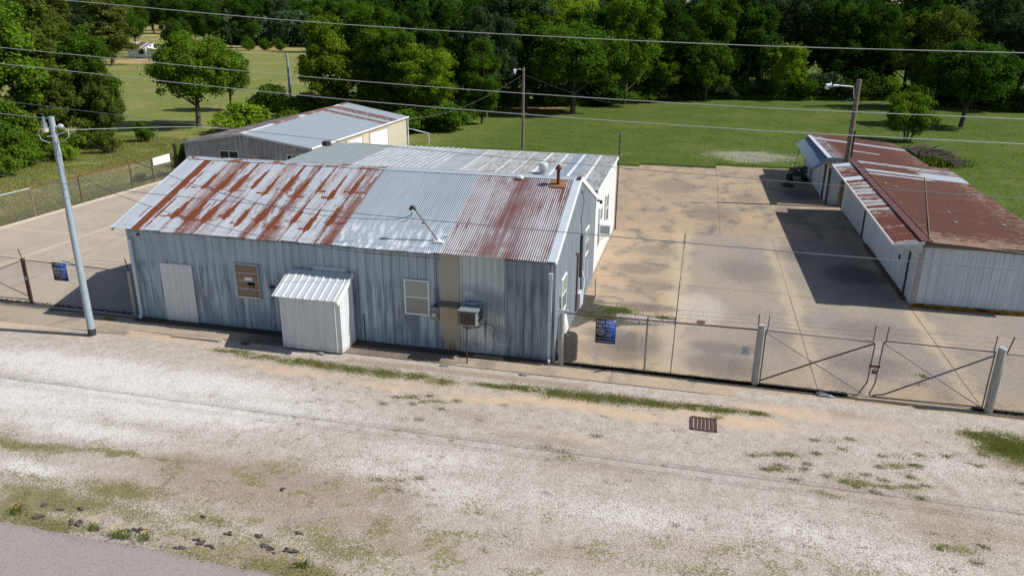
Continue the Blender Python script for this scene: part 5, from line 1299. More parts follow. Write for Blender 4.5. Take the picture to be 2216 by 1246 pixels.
pw = thing('wooden_light_pole', 'thin dark wooden light pole standing in the lawn beyond the annex roof', 'pole', (4.84, 42.65, 0))
MB().tube([(4.84, 42.65, -.1), (4.84, 42.65, 6.85)], [.13, .10], 12).build('post', X['wood_old'], pw)
o = MB(); o.tube([(4.84, 42.6, 6.6), (4.5, 42.5, 6.72), (4.25, 42.45, 6.62)], .025, 6); ar = o.build('lamp_arm', X['zinc_pale'], pw)
o = MB(); o.tube([(4.25, 42.45, 6.62), (4.05, 42.4, 6.60)], [.08, .10], 10); o.tube([(4.12, 42.42, 6.56), (4.12, 42.42, 6.32)], [.13, .07], 10); o.build('lamp_head', X['white_trim'], pw)

pr = thing('wooden_light_pole', 'weathered wooden light pole standing between the two brown roofed sheds', 'pole', (28.38, 26.3, 0))
MB().tube([(28.38, 26.3, -.1), (28.38, 26.3, 7.5)], [.17, .13], 14).build('post', X['wood_old'], pr)
MB().tube([(28.58, 26.28, 2.2), (28.56, 26.28, 4.6)], .05, 8).build('conduit', X['black'], pr)
o = MB(); o.tube([(28.25, 26.25, 6.45), (28.16, 26.2, 6.75), (28.16, 26.2, 6.98), (28.05, 26.15, 7.10), (27.2, 25.9, 7.16)], .028, 8); o.build('lamp_arm', X['zinc_pale'], pr)
o = MB(); o.tube([(27.25, 25.92, 7.15), (26.95, 25.85, 7.15)], [.06, .075], 8); o.tube([(26.82, 25.82, 7.17), (26.55, 25.75, 7.15)], [.11, .12], 10); o.blob(26.80, 25.8, 7.28, .05, .05, .06, 2, 2, 0); lh = o.build('lamp_head', X['zinc_pale'], pr)
MB().tube([(26.62, 25.78, 7.10), (26.62, 25.78, 6.95)], [.12, .10], 12).build('lens', simple('pale_lamp_lens', (.55, .52, .48), .3), lh)
o = MB(); o.tube([(28.1, 26.25, 6.42), (27.9, 26.2, 6.38), (27.75, 26.2, 6.22)], .02, 5); o.build('insulator', X['porcelain'], pr)

pb = thing('utility_pole', 'slim pale grey utility pole rising behind the grey gabled building', 'pole', (-28.7, 63, 0))
MB().tube([(-28.7, 63, -.1), (-28.7, 63, 6.8)], [.19, .13], 12).build('post', X['conc_pole'], pb)
MB().tube([(-28.5, 62.9, .5), (-28.5, 62.9, 5.2)], .05, 6).build('conduit', X['zinc_pale'], pb)
MB().bar((-28.7, 62.9, 6.45), (-29.1, 62.8, 6.35), .08, .08).build('bracket', X['porcelain'], pb)

def cable(pts, r, mat, name, label, cat='cable', sub=4, group=None):
    """smooth through points"""
    P = [Vector(p) for p in pts]; out = []
    for i in range(len(P) - 1):
        p0 = P[max(i - 1, 0)]; p1 = P[i]; p2 = P[i + 1]; p3 = P[min(i + 2, len(P) - 1)]
        for j in range(sub):
            t = j / sub
            out.append(.5 * ((2 * p1) + (p2 - p0) * t + (2 * p0 - 5 * p1 + 4 * p2 - p3) * t * t + (3 * p1 - p0 - 3 * p2 + p3) * t ** 3))
    out.append(P[-1])
    return MB().tube(out, r, 5).top(name, mat, tuple(P[0]), label, cat, group)
YW = -5.0
for yw, pts, r, mt_, lab in (
    (-4.75, [(-30, 13.52), (-12, 12.01), (3.35, 10.924), (11.18, 10.394), (19.13, 10.085), (25.68, 9.984), (40, 9.85), (60, 10.14)], .010, 'wire', 'uppermost pale overhead wire, crossing in front of the wood'),
    (-4.75, [(-30, 11.89), (-12, 10.56), (1.16, 9.723), (11.09, 9.122), (19.23, 8.817), (25.94, 8.717), (40, 8.59), (60, 8.89)], .010, 'wire', 'second overhead wire from the top'),
    (-4.45, [(-30, 11.55), (-12, 10.14), (0.73, 9.283), (10.91, 8.631), (19.27, 8.3), (26.15, 8.184), (40, 8.03), (60, 8.29)], .011, 'wire', 'third overhead wire from the top, passing over the far end of the brown roofed sheds'),
    (-4.45, [(-30, 10.62), (-12, 9.16), (0.47, 8.281), (10.83, 7.588), (19.36, 7.222), (26.39, 7.051), (40, 6.8), (60, 6.91)], .009, 'wire_dark', 'fourth overhead wire, passing in front of the white annex roof'),
    (-4.75, [(-30, 8.18), (-12, 6.95), (0.87, 6.186), (3.92, 6.015), (10.85, 5.822), (19.49, 5.655), (26.59, 5.575), (40, 5.5), (60, 5.87)], .013, 'wire_dark', 'thick lowest overhead cable crossing the front roof and the yard')):
    cable([(x, yw, z) for x, z in pts], r * .8, X[mt_], 'overhead_wire', lab, 'wire', group='overhead wires along the road')
cable([(.1, -1.85, 7.1), (1.6, -1.6, 6.35), (4.6, -1.1, 5.25), (7.5, -.45, 4.55), (9.8, .2, 4.35), (10.6, .36, 4.45), (10.78, .38, 4.62)], .010, X['wire_black'], 'service_cable', 'dark twisted service cable from the blue pole to the leaning roof mast')
cable([(-.35, -1.83, 5.95), (1.3, -1.5, 5.0), (4.5, -1.0, 4.05), (8.2, -.55, 3.45), (11.55, -.2, 3.30), (11.72, -.06, 3.22), (11.70, -.05, 3.0), (11.73, -.05, 1.75)], .009, X['wire_black'], 'telephone_cable', 'thin black cable from the blue pole along the eave down to the electric meter')
cable([(.05, -1.85, 7.12), (-2.5, 8, 5.9), (-5.5, 16, 4.6), (-8.4, 23.7, 3.3)], .010, X['wire'], 'service_cable', 'pale slack cable from the blue pole back to the grey gabled building')
cable([(-.6, -1.85, 7.45), (-12, 1, 7.6), (-30, 8, 8.3)], .010, X['wire'], 'service_cable', 'short pale cable leaving the blue pole toward the vine covered trees')
cable([(-.57, -1.85, 6.0), (-6, 1, 5.6), (-14, 6, 5.5)], .008, X['wire_black'], 'telephone_cable', 'thin dark cable leaving the blue pole to the left across the field edge')
cable([(4.84, 42.6, 6.25), (1.5, 42.3, 4.3), (-2, 42, 2.9), (-5.3, 41.4, 2.3)], .012, X['wire'], 'service_cable', 'slack cable from the lawn light pole to the cream corner of the grey building')
cable([(4.84, 42.6, 6.25), (12, 39, 4.6), (20, 33, 4.9), (28.3, 26.3, 6.35)], .008, X['wire_dark'], 'service_cable', 'thin dim cable slung between the two wooden light poles')
cable([(10.80, .38, 4.58), (10.62, .34, 4.35), (10.4, .3, 4.28)], .009, X['wire_black'], 'drip_loop', 'black splice loop hanging under the leaning mast head')
# frame of grey rail sticking out from the cream corner
o = MB(); o.tube([(-5.2, 41.5, 1.5), (-3.6, 42.1, 1.05), (-3.6, 42.1, .0)], .04, 6); o.top('rail_bracket', X['zinc_pale'], (-3.6, 42.1, 0), 'bent pale pipe rail beside the cream corner of the grey building', 'pipe')

# ------------------------------------------------------------ chain link fences
def chainlink(parent, A, B, z0, z1, mat, pitch=0.074, r=0.0019, name='chain_link'):
    A = Vector((A[0], A[1])); B = Vector((B[0], B[1])); d = B - A; L = d.length; d.normalize(); n = Vector((d.y, -d.x)); H = z1 - z0
    off = root_loc(parent); vs = []; fs = []
    def line(u0, h0, u1, h1):
        L2 = math.hypot(u1 - u0, h1 - h0)
        if L2 < .02: return
        tu, th = (u1 - u0) / L2, (h1 - h0) / L2
        pu, phh = -th * r, tu * r
        k = len(vs)
        for (u, h) in ((u0, h0), (u1, h1)):
            for (du, dh, dn) in ((pu, phh, -r * .5), (-pu, -phh, -r * .5), (0, 0, r)):
                q = A + d * (u + du) + n * dn
                vs.append((q.x - off.x, q.y - off.y, z0 + h + dh - off.z))
        for j in range(3): fs.append((k + j, k + (j + 1) % 3, k + 3 + (j + 1) % 3, k + 3 + j))
    m = int((L + H) / pitch) + 1
    for i in range(m):
        s = i * pitch
        ua, ha = (s, 0) if s < L else (L, s - L)
        ub, hb = (0, s) if s < H else (s - H, H)
        if ua >= ub and ha <= H: line(ua, ha, ub, hb)
        line(L - ua, ha, L - ub, hb) if ua >= ub and ha <= H else None
    me = bpy.data.meshes.new(name); me.from_pydata(vs, [], fs); me.update()
    tag(link_mesh(name, me, mat, parent), kind='stuff')

def barbed(parent, A, B, zs, mat, off=0.0):
    for z in zs:
        o = MB(); P = []
        for t in np.linspace(0, 1, 7):
            P.append((A[0] + (B[0] - A[0]) * t, A[1] + (B[1] - A[1]) * t, z - .03 * 4 * t * (1 - t)))
        o.tube(P, .0035, 4, False)
        L = math.hypot(B[0] - A[0], B[1] - A[1]); n = max(3, int(L / .25))
        for i in range(1, n):
            t = i / n; x = A[0] + (B[0] - A[0]) * t; y = A[1] + (B[1] - A[1]) * t; zz = z - .03 * 4 * t * (1 - t)
            o.tube([(x - .012, y, zz - .02), (x + .012, y, zz + .02)], .003, 3, False)
        o.build('barbed_wire', mat, parent)

rf = thing('chain_link_fence', 'rusty topped chain link fence between the long building and the double gate', 'fence', (18.9, 0, 0))
MB().tube([(15.9, -.09, -.02), (15.9, -.09, 1.82)], [.085, .08], 12).build('post', X['post_conc'], rf)
MB().box(15.72, -.13, 1.82, 16.1, -.05, 1.90).build('post_cap', X['zinc_pale'], rf)
MB().tube([(18.58, .04, -.02), (18.58, .04, 1.86)], .032, 8).build('post', X['galv_pipe'], rf)
MB().tube([(21.94, -.04, -.02), (21.94, -.04, 1.98)], [.105, .10], 14).build('post', X['post_conc'], rf)
MB().tube([(15.9, -.05, 1.78), (17, -.03, 1.775), (21.9, -.04, 1.82)], .024, 8).build('top_rail', X['rust_dark'], rf)
chainlink(rf, (15.98, -.02), (21.88, -.02), .03, 1.80, X['chain'])
for (xx, yy) in ((15.84, -.09), (21.86, -.03)):
    MB().tube([(xx, yy, 1.85), (xx - .02, yy - .02, 2.32)], .018, 6).build('barb_arm', X['rust_dark'], rf)
barbed(rf, (15.84, -.09), (21.86, -.03), (2.0, 2.12, 2.26), X['wire_dark'])

def gate_leaf(name, label, x0, x1, z0, z1, hinge_left):
    g_ = thing(name, label, 'gate', ((x0 + x1) / 2, -.1, 0), 'leaves of the double gate')
    y = -.10; r = .045
    low = .42
    if hinge_left:
        loop = [(x0, y, z1 - .02), (x1 - r, y, z1 - .06), (x1, y, z1 - .14), (x1 - .03, y, low + .1), (x1 - .22, y - .05, z0 + .06), (x1 - .27, y - .05, z0), (x0, y, z0 + .02)]
    else:
        loop = [(x1, y, z1 - .02), (x0 + r, y, z1 - .0), (x0, y, z1 - .08), (x0 - .03, y, low + .1), (x0 - .14, y - .03, z0 + .08), (x0 - .10, y - .03, z0), (x1, y, z0 + .02)]
    MB().tube(loop, .022, 8).build('frame', X['galv_pipe'], g_)
    xo = x0 + .02 if hinge_left else x1 - .02
    MB().tube([(xo, y, z0), (xo, y, z1)], .022, 8).build('hinge_stile', X['galv_pipe'], g_)
    a, b = (x0, x1) if hinge_left else (x0, x1)
    MB().tube([(a + .02, y + .02, z1 - .08), (b - .1, y + .02, z0 + .03)], .015, 6).build('brace', X['galv_pipe'], g_)
    MB().tube([(a + .02, y - .02, z0 + .12), ((a + b) / 2, y - .02, (z0 + z1) / 2 + .03), (b - .02, y - .02, z1 - .10)], .022, 6).build('brace', X['rust_dark'], g_, ) if hinge_left else MB().tube([(a - .05, y - .02, z0 + .03), (a + .25, y - .02, z0 + .10), (b - .02, y - .02, z1 - .12)], .024, 6).build('brace', X['galv_pipe'], g_)
    chainlink(g_, (x0 + .03, y + .01), (x1 - .03, y + .01), z0 + .03, z1 - .08, X['chain_dull'], r=.0018)
    for xx in (x0 + .06, x1 - .06): MB().tube([(xx, y, z1 - .05), (xx + .01, y, z1 + .46)], .014, 6).build('barb_arm', X['rust_dark'], g_)
    barbed(g_, (x0 + .06, y), (x1 - .06, y), (z1 + .12, z1 + .26, z1 + .40), X['wire_dark'])
    return g_
gl = gate_leaf('gate_leaf', 'chain link gate leaf with crossed braces, the one nearer the for sale sign', 22.06, 25.12, .08, 1.86, True)
gr = gate_leaf('gate_leaf', 'chain link gate leaf with crossed braces, hung on the rightmost grey post', 25.34, 28.26, .08, 1.86, False)
o = MB(); o.tube([(25.06, -.14, 1.05), (25.35, -.14, 1.05)], .035, 8); o.tube([(25.2, -.17, 1.0), (25.16, -.17, .92), (25.22, -.17, .86), (25.28, -.17, .93), (25.22, -.17, 1.0)], .016, 6); o.box(25.15, -.2, .84, 25.27, -.15, .92)
o.top('gate_latch', X['rust'], (25.2, -.14, 1.0), 'rusty chain and padlock joining the two gate leaves', 'padlock')
ef = thing('chain_link_fence', 'chain link fence with bright top rail starting right of the double gate', 'fence', (30.5, -.1, 0))
MB().tube([(28.40, -.13, -.02), (28.40, -.13, 1.98)], [.115, .11], 14).build('post', X['post_conc'], ef)
MB().tube([(28.40, -.13, 1.98), (28.40, -.13, 2.0)], [.10, .09], 14).build('post_cap', X['zinc_pale'], ef)
MB().tube([(28.5, -.12, 1.83), (35.5, -.2, 1.80)], .026, 8).build('top_rail', X['chain'], ef)
MB().tube([(28.5, -.12, .08), (35.5, -.2, .06)], .02, 8).build('bottom_rail', X['chain'], ef)
MB().tube([(31.6, -.15, -.02), (31.6, -.15, 1.85)], .03, 8).build('post', X['galv_pipe'], ef)
MB().tube([(35.5, -.2, -.02), (35.5, -.2, 1.85)], .05, 8).build('post', X['galv_pipe'], ef)
MB().tube([(28.52, -.13, 1.8), (28.62, -.13, 2.35)], .018, 6).build('barb_arm', X['rust_dark'], ef)
chainlink(ef, (28.5, -.12), (35.5, -.2), .06, 1.82, X['chain'])
barbed(ef, (28.6, -.13), (35.5, -.2), (2.05, 2.17, 2.3), X['wire_dark'])

X['post_old'] = simple('lichened_tan_post', (.24, .19, .14), .8, 0, .45, 12)
lf = thing('chain_link_fence', 'short chain link fence with dark posts left of the long building', 'fence', (-2.7, .2, 0))
for xx, r_, m_ in ((-5.05, .065, 'rust_dark'), (-2.62, .032, 'rust_dark')): MB().tube([(xx, .22, -.02), (xx, .22, 1.82)], r_, 10).build('post', X[m_], lf)
MB().tube([(-.32, .18, -.02), (-.32, .18, 1.72)], [.085, .08], 12).build('post', X['post_conc'], lf)
MB().tube([(-5.0, .2, 1.76), (-2.6, .2, 1.74), (-.3, .18, 1.68)], .02, 8).build('top_rail', X['galv_pipe'], lf)
chainlink(lf, (-5.0, .2), (-.38, .2), .05, 1.74, X['chain'])
for xx, dx in ((-5.05, -.05), (-.34, -.05)): MB().tube([(xx, .2, 1.75), (xx + dx, .15, 2.2)], .018, 6).build('barb_arm', X['dark_metal'], lf)
MB().tube([(-2.62, .2, 1.75), (-2.98, -.05, 1.98)], .018, 6).build('barb_arm', X['dark_metal'], lf)
barbed(lf, (-5.08, .16), (-.38, .16), (1.92, 2.04), X['wire_dark'])
lg = thing('gate_leaf', 'chain link gate with crossed braces at the far left, hinged on the rusty post', 'gate', (-7, .2, 0), 'leaves of the double gate')
lg['group'] = 'gates of the left yard'
MB().tube([(-5.15, .22, .12), (-5.15, .22, 1.8), (-9.2, .25, 1.82), (-9.2, .25, .12), (-5.15, .22, .12)], .022, 8).build('frame', X['galv_pipe'], lg)
MB().tube([(-5.18, .2, 1.7), (-9.1, .22, .2)], .016, 6).build('brace', X['galv_pipe'], lg)
MB().tube([(-5.18, .2, .3), (-9.1, .22, 1.7)], .016, 6).build('brace', X['galv_pipe'], lg)
chainlink(lg, (-9.15, .24), (-5.18, .22), .14, 1.78, X['chain_dull'])
barbed(lg, (-9.2, .2), (-5.1, .2), (1.98, 2.1), X['wire_dark'])
MB().blob(-4.98, .12, 1.05, .04, .05, .08, 4, 2, .2).build('latch', simple('blue_grey_latch', (.12, .16, .22), .5), lg)

sf = thing('chain_link_fence', 'long rusty chain link fence dividing the left concrete yard from the field', 'fence', (-16, 14, 0))
ys = [5.6, 8.5, 11.6, 15.05, 19.4, 21.5, 23.5]
for i, yy in enumerate(ys):
    MB().tube([(-16.0, yy, -.02), (-15.98, yy, 1.62)], .035, 8).build('post', X['rust_dark'] if i > 2 else X['post_old'], sf)
    if i != 5: MB().tube([(-16.0, yy, 1.6), (-16.35, yy - .12, 1.95)], .02, 6).build('barb_arm', X['rust'], sf)
MB().tube([(-16.0, 11.6, 1.60), (-16, 15, 1.60), (-16, 19.4, 1.62), (-16, 23.5, 1.60)], .028, 8).build('top_rail', X['rust'], sf)
MB().tube([(-16.0, 0.3, 1.60), (-16, 5, 1.60), (-16, 11.6, 1.60)], .024, 8).build('top_rail', X['zinc_pale'], sf)
chainlink(sf, (-16, .3), (-16, 23.4), .02, 1.6, X['chain'], r=.0030)
# vines and old post at the fence corner
o = MB(); o.tube([(-15.75, 23.7, 0), (-15.7, 23.7, 2.3)], .10, 8); o.top('old_gate_post', simple('black_charred_post', (.03, .022, .018), .9), (-15.75, 23.7, 0), 'dark old post at the corner where the field fence meets the grey building', 'post')

# ------------------------------------------------------------ signs
def text_mesh(txt, size, bold=0.0, shear=0.0, width=None):
    cu = bpy.data.curves.new('lettering', 'FONT'); cu.body = txt; cu.size = size; cu.align_x = 'CENTER'; cu.align_y = 'CENTER'
    cu.offset = bold; cu.shear = shear; cu.resolution_u = 2; cu.extrude = 0.001
    t = bpy.data.objects.new('lettering_source', cu); COL.objects.link(t)
    bpy.context.view_layer.update()
    dg = bpy.context.evaluated_depsgraph_get()
    me = bpy.data.meshes.new_from_object(t.evaluated_get(dg))
    bpy.data.objects.remove(t); bpy.data.curves.remove(cu)
    if width:
        xs_ = [v.co.x for v in me.vertices]; w = max(xs_) - min(xs_); c = (max(xs_) + min(xs_)) / 2
        for v in me.vertices: v.co.x = (v.co.x - c) * width / w
    return me
def put_text(parent, txt, x, z, size, y, width=None, bold=0.0, shear=0.0, mat='sign_text', name='lettering', rotz=0.0):
    me = text_mesh(txt, size, bold, shear, width)
    o = link_mesh(name, me, X[mat], parent)
    o.rotation_euler = (R(90), 0, rotz)
    o.location = Vector((x, y, z)) - root_loc(parent)
    return o
def sale_sign(name, label, x0, x1, z0, z1, y, left):
    s = thing(name, label, 'sign', ((x0 + x1) / 2, y, z0))
    me = np_mesh('board', np.array([(x0, y, z0), (x1, y, z0), (x1, y, z1), (x0, y, z1), (x0, y + .008, z0), (x1, y + .008, z0), (x1, y + .008, z1), (x0, y + .008, z1)]) - np.array(root_loc(s))[None],
                 np.array([(0, 1, 2, 3), (7, 6, 5, 4), (0, 4, 5, 1), (1, 5, 6, 2), (2, 6, 7, 3), (3, 7, 4, 0)]), {'u': ('POINT', [0, 1, 1, 0, 0, 1, 1, 0])})
    link_mesh('board', me, X['sign_blue'], s)
    W_ = x1 - x0; H_ = z1 - z0; yy = y - .004; cx = (x0 + x1) / 2
    def T(txt, fx, fz, size, wd, **k): put_text(s, txt, x0 + fx * W_, z0 + fz * H_, size, yy, wd * W_, **k)
    if not left:
        T('FOR SALE', .5, .875, .15, .90, bold=.0015); T('580-279-0381', .5, .725, .10, .90, bold=.0005)
        T('FRONTIER REALTY', .72, .58, .03, .50); T('RESIDENTIAL, INC.', .70, .45, .03, .44); T('FRE', .68, .345, .07, .24, shear=.4)
        T('1201 ARLINGTON ST.   ADA, OK 74820', .5, .21, .03, .92); T('For all your real estate needs', .5, .085, .055, .86, shear=.35); cz, cxx, rad = .50, .24, .185
    else:
        T('FERRIS REED', .56, .93, .045, .56, bold=.001); T('580-235-5541', .56, .855, .045, .60, bold=.001); T('I', .12, .89, .1, .05, bold=.004)
        T('580-279-0382', .5, .645, .085, .92, bold=.002); T('FRONTIER REALTY', .72, .52, .03, .5); T('RESIDENTIAL, INC.', .72, .42, .03, .44); T('FRE', .70, .345, .07, .2, shear=.4)
        T('FOR SALE', .70, .25, .06, .42, bold=.002); T('For all your real estate', .5, .165, .035, .66, shear=.3); T('needs', .48, .10, .03, .26, shear=.3); cz, cxx, rad = .42, .26, .19
    o = MB(); cx_, cz_ = x0 + cxx * W_, z0 + cz * H_; rr_ = rad * W_; n = 28
    for i in range(n):
        for q in (rr_, rr_ * .88): o.v.append((cx_ + q * math.cos(i * 2 * math.pi / n), yy, cz_ + q * math.sin(i * 2 * math.pi / n)))
        o.f.append((2 * i, 2 * ((i + 1) % n), 2 * ((i + 1) % n) + 1, 2 * i + 1)); o.sm.append(False)
    o.build('ring_emblem', X['sign_text'], s)
    put_text(s, 'FRE', cx_, cz_, rr_ * .9, yy, rr_ * 1.4, shear=.4)
    return s
sale_sign('for_sale_sign', 'blue FOR SALE sign with phone number on the fence near the black barrel', 16.98, 17.62, .88, 1.69, -.06, False)
sale_sign('realty_sign', 'blue realty sign with white ring emblem on the short left fence near the blue pole', -3.72, -3.07, 1.08, 1.80, .17, True)
pn = thing('paper_notice', 'small pale laminated notice on the fence beside the gate post', 'notice', (21.55, -.05, 1.0))
MB().box(21.44, -.07, .97, 21.68, -.055, 1.25).build('sheet', X['paper'], pn)
o = MB()
for i in range(6): o.box(21.47, -.073, 1.21 - i * .038, 21.65 - (i % 3) * .02, -.071, 1.222 - i * .038)
o.build('printed_line', X['wire_dark'], pn)
o = MB(); o.add([(-15.95, 21.6, 1.12), (-15.95, 23.35, 1.10), (-15.95, 23.35, 1.66), (-15.95, 21.6, 1.60), (-15.93, 21.6, 1.12), (-15.93, 23.35, 1.10), (-15.93, 23.35, 1.66), (-15.93, 21.6, 1.60)], [(3, 2, 1, 0), (4, 5, 6, 7), (0, 1, 5, 4), (1, 2, 6, 5), (2, 3, 7, 6), (3, 0, 4, 7)])
o.top('blank_board', X['white_sign'], (-15.95, 22.5, 1.1), 'blank white board hung on the field fence near the grey building', 'board')

# ------------------------------------------------------------ yard things
em = thing('electric_meter', 'grey electric meter box with round glass dial on the front wall', 'meter', (11.68, -.1, 1.2))
MB().box(11.53, -.20, 1.16, 11.80, -.03, 1.60).build('box', X['ac'], em)
o = MB(); o.tube([(11.66, -.20, 1.36), (11.66, -.27, 1.36)], [.095, .085], 18); dl = o.build('dial', X['porcelain'], em)
o = MB(); o.tube([(11.66, -.27, 1.36), (11.66, -.30, 1.36)], [.07, .05], 18); o.build('dial_face', simple('pale_dial_face', (.66, .63, .5), .3), dl)
o = MB(); o.tube([(11.66, -.1, 1.60), (11.66, -.1, 1.68)], .05, 10); o.build('hub', X['dark_metal'], em)

ac = thing('window_air_conditioner', 'weathered air conditioner held on a rusty post in front of the pale front panels', 'air conditioner', (12.95, -.5, 1.4))
AX, AX2, AYf, AYb, AZ0, AZ1 = 12.66, 13.26, -.72, -.03, 1.30, 1.78
MB().box(AX, AYf, AZ0, AX2, AYb, AZ1).build('casing', X['ac'], ac)
MB().box(AX + .03, AYf - .012, AZ0 + .03, AX2 - .05, AYf - .001, AZ1 - .06).build('coil', X['coil'], ac)
o = MB(); o.box(AX - .03, AYf - .05, AZ1, AX2 + .03, AYb, AZ1 + .02); o.bar((AX - .03, AYf - .045, AZ1 + .0), (AX2 + .03, AYf - .045, AZ1 + .0), .02, .03); o.build('top_cover', X['ac'], ac)
o = MB(); o.box(AX - .03, AYf - .055, AZ1 - .02, AX2 + .03, AYf - .048, AZ1 + .02); o.box(AX2 - .045, AYf - .02, AZ0, AX2 + .005, AYf, AZ1); o.build('front_trim', X['zinc_pale'], ac)
o = MB()
for a_ in ((AYf + .12, AYf + .36), (AYf + .42, AYf + .62)):
    for b_ in ((AZ0 + .05, AZ0 + .2), (AZ0 + .24, AZ0 + .40)):
        o.box(AX2 + .001, a_[0], b_[0], AX2 + .008, a_[1], b_[1])
o.build('side_louvre', X['dark'], ac)
o = MB(); o.blob(12.85, -.14, AZ1 + .05, .25, .07, .05, 3, 2, .3); o.blob(13.1, -.12, AZ1 + .06, .18, .05, .04, 9, 2, .3); o.build('foam_gap_filler', X['zinc'], ac)
sp_ = thing('support_post', 'slim rust red steel post propping the front wall air conditioner', 'post', (12.95, -.80, 0))
MB().bar((12.95, -.80, -.01), (12.95, -.80, 1.75), .035, .035, (0, 1, 0)).build('upright', X['rust_dark'], sp_)
o = MB(); o.bar((12.80, -.80, 1.27), (13.14, -.80, 1.27), .03, .03); o.bar((12.83, -.80, 1.74), (13.06, -.80, 1.74), .03, .03); o.bar((12.95, -.80, 1.22), (13.18, -.06, 1.02), .03, .03); o.build('bracket', X['rust_dark'], sp_)
cable([(12.48, -.05, 1.18), (12.8, -.06, 1.15), (13.1, -.05, 1.08), (13.4, -.06, 1.12), (13.62, -.05, 1.08), (13.66, -.05, .95), (13.63, -.06, .7), (13.67, -.05, .45), (13.62, -.07, .2), (13.68, -.1, .06)], .011, X['wire_black'], 'wall_cable', 'wavy black cable running under the air conditioner to the ground')

br = thing('plastic_barrel', 'black plastic barrel behind the first fence post at the building corner', 'barrel', (16.08, .40, 0))
o = MB(); o.tube([(16.08, .40, 0), (16.08, .40, .03), (16.08, .40, .28), (16.08, .40, .31), (16.08, .40, .34), (16.08, .40, .60), (16.08, .40, .63), (16.08, .40, .66), (16.08, .40, .84), (16.08, .40, .89)], [.25, .28, .28, .295, .28, .28, .295, .28, .275, .24], 28); o.build('drum', X['black'], br)
o = MB(); o.tube([(16.18, .46, .89), (16.18, .46, .915)], .05, 10); o.build('bung', X['black'], br)
o = MB(); o.tube([(15.84, .46, .80), (15.86, .50, 1.05), (15.83, .55, 1.30), (15.80, .62, 1.52)], [.11, .15, .12, .09], 9)
for v_i in range(len(o.v)): o.v[v_i] = tuple(c + random.uniform(-.025, .025) for c in o.v[v_i])
o.top('plastic_sheet', X['bag'], (15.85, .5, .8), 'crumpled white plastic bundle on top of the black barrel', 'plastic')
o = MB(); o.bar((16.05, .05, .9), (16.12, .05, 1.3), .0, .0) if False else None
# sticks in the soil patch, rod and wire loop
o = MB(); rr = random.Random(11)
for i in range(46):
    x, y = rr.gauss(16.15, .22), rr.gauss(4.9, .4); a_ = rr.uniform(0, 6.28); l_ = rr.uniform(.3, .8)
    p1 = (x, y, rr.uniform(-.02, .2)); p2 = (x + l_ * .6 * math.cos(a_), y + l_ * .6 * math.sin(a_), rr.uniform(.05, .5)); p3 = (p2[0] + .15 * math.cos(a_ + 1), p2[1] + .15 * math.sin(a_ + 1), p2[2] + rr.uniform(-.1, .1))
    o.tube([p1, p2, p3], [.008, .005, .003], 4, False)
o.top('dead_brush', X['stick'], (16.15, 4.9, 0), 'tangle of dead twigs on bare soil beside the gable wall', 'brush')
o = MB(); o.tube([(16.15, 6.35, 0), (16.13, 6.35, .85)], .018, 6); o.blob(16.14, 6.33, .72, .03, .03, .03, 1, 1, .2)
o.top('steel_rod', X['rust_dark'], (16.15, 6.35, 0), 'thin rusty rod standing upright at the edge of the soil patch', 'rod')
P = [(16.35, 6.05, .03), (16.75, 5.95, .02), (17.15, 6.1, .02), (17.3, 6.35, .05), (17.05, 6.62, .03), (16.6, 6.72, .02), (16.25, 6.55, .03)]
cable(P, .010, X['wire_dark'], 'wire_loop', 'loop of old wire lying on the concrete beside the rusty rod', 'wire')
o = MB(); o.tube([(20.31, 4.84, .0), (20.31, 4.84, .012)], .17, 20); o.top('cleanout_cover', X['rust_dark'], (20.31, 4.84, 0), 'small round rusty cover set in the concrete yard', 'manhole cover')
# storm grate
dg_ = thing('storm_grate', 'rusty iron drain grate set in the gravel below the gate', 'drain grate', (20.45, -2.88, 0))
gz = lot_z(np.array([20.45]), np.array([-2.88]))[0] + .012
MB().box(20.14, -3.20, gz - .06, 20.76, -2.55, gz - .005).build('pit', X['grate_gap'], dg_)
o = MB(); o.box(20.10, -3.26, gz - .02, 20.80, -3.20, gz + .022); o.box(20.10, -2.56, gz - .02, 20.80, -2.50, gz + .022); o.box(20.08, -3.24, gz - .02, 20.16, -2.52, gz + .022); o.box(20.73, -3.24, gz - .02, 20.80, -2.52, gz + .022)
o.build('frame', X['rust_dark'], dg_)
for i in range(5):
    xb = 20.215 + i * .105; MB().box(xb, -3.20, gz - .01, xb + .058, -2.56, gz + .025).build('bar', X['rust_dark'], dg_)
o = MB(); o.blob(24.0, -.30, .04, .24, .09, .05, 21, 2, .5); o.blob(23.85, -.28, .06, .12, .07, .06, 33, 2, .5)
o.top('crumpled_sheet', simple('blue_grey_crumpled_sheet', (.24, .27, .29), .5, 0, .3, 9), (24.05, -.3, 0), 'crumpled blue grey sheet lying under the gate leaf', 'debris')
o = MB(); o.bar((17.05, -.42, .01), (17.38, -.18, .02), .035, .02); o.top('flat_bar', X['dark_metal'], (17.2, -.3, 0), 'short dark flat bar lying on the walk in front of the fence', 'metal bar')
o = MB(); o.add([(2.25, -1.28, -.02), (4.1, -1.22, -.02), (4.12, -.98, .02), (2.3, -1.02, .02), (2.25, -1.28, .012), (4.1, -1.22, .012), (4.12, -.98, .04), (2.3, -1.02, .04)], [(0, 3, 2, 1), (4, 5, 6, 7), (0, 1, 5, 4), (1, 2, 6, 5), (2, 3, 7, 6), (3, 0, 4, 7)])
o.top('cracked_slab', X['apron'], (3.2, -1.15, 0), 'cracked tilted concrete slab edge in front of the patched doorway', 'slab')
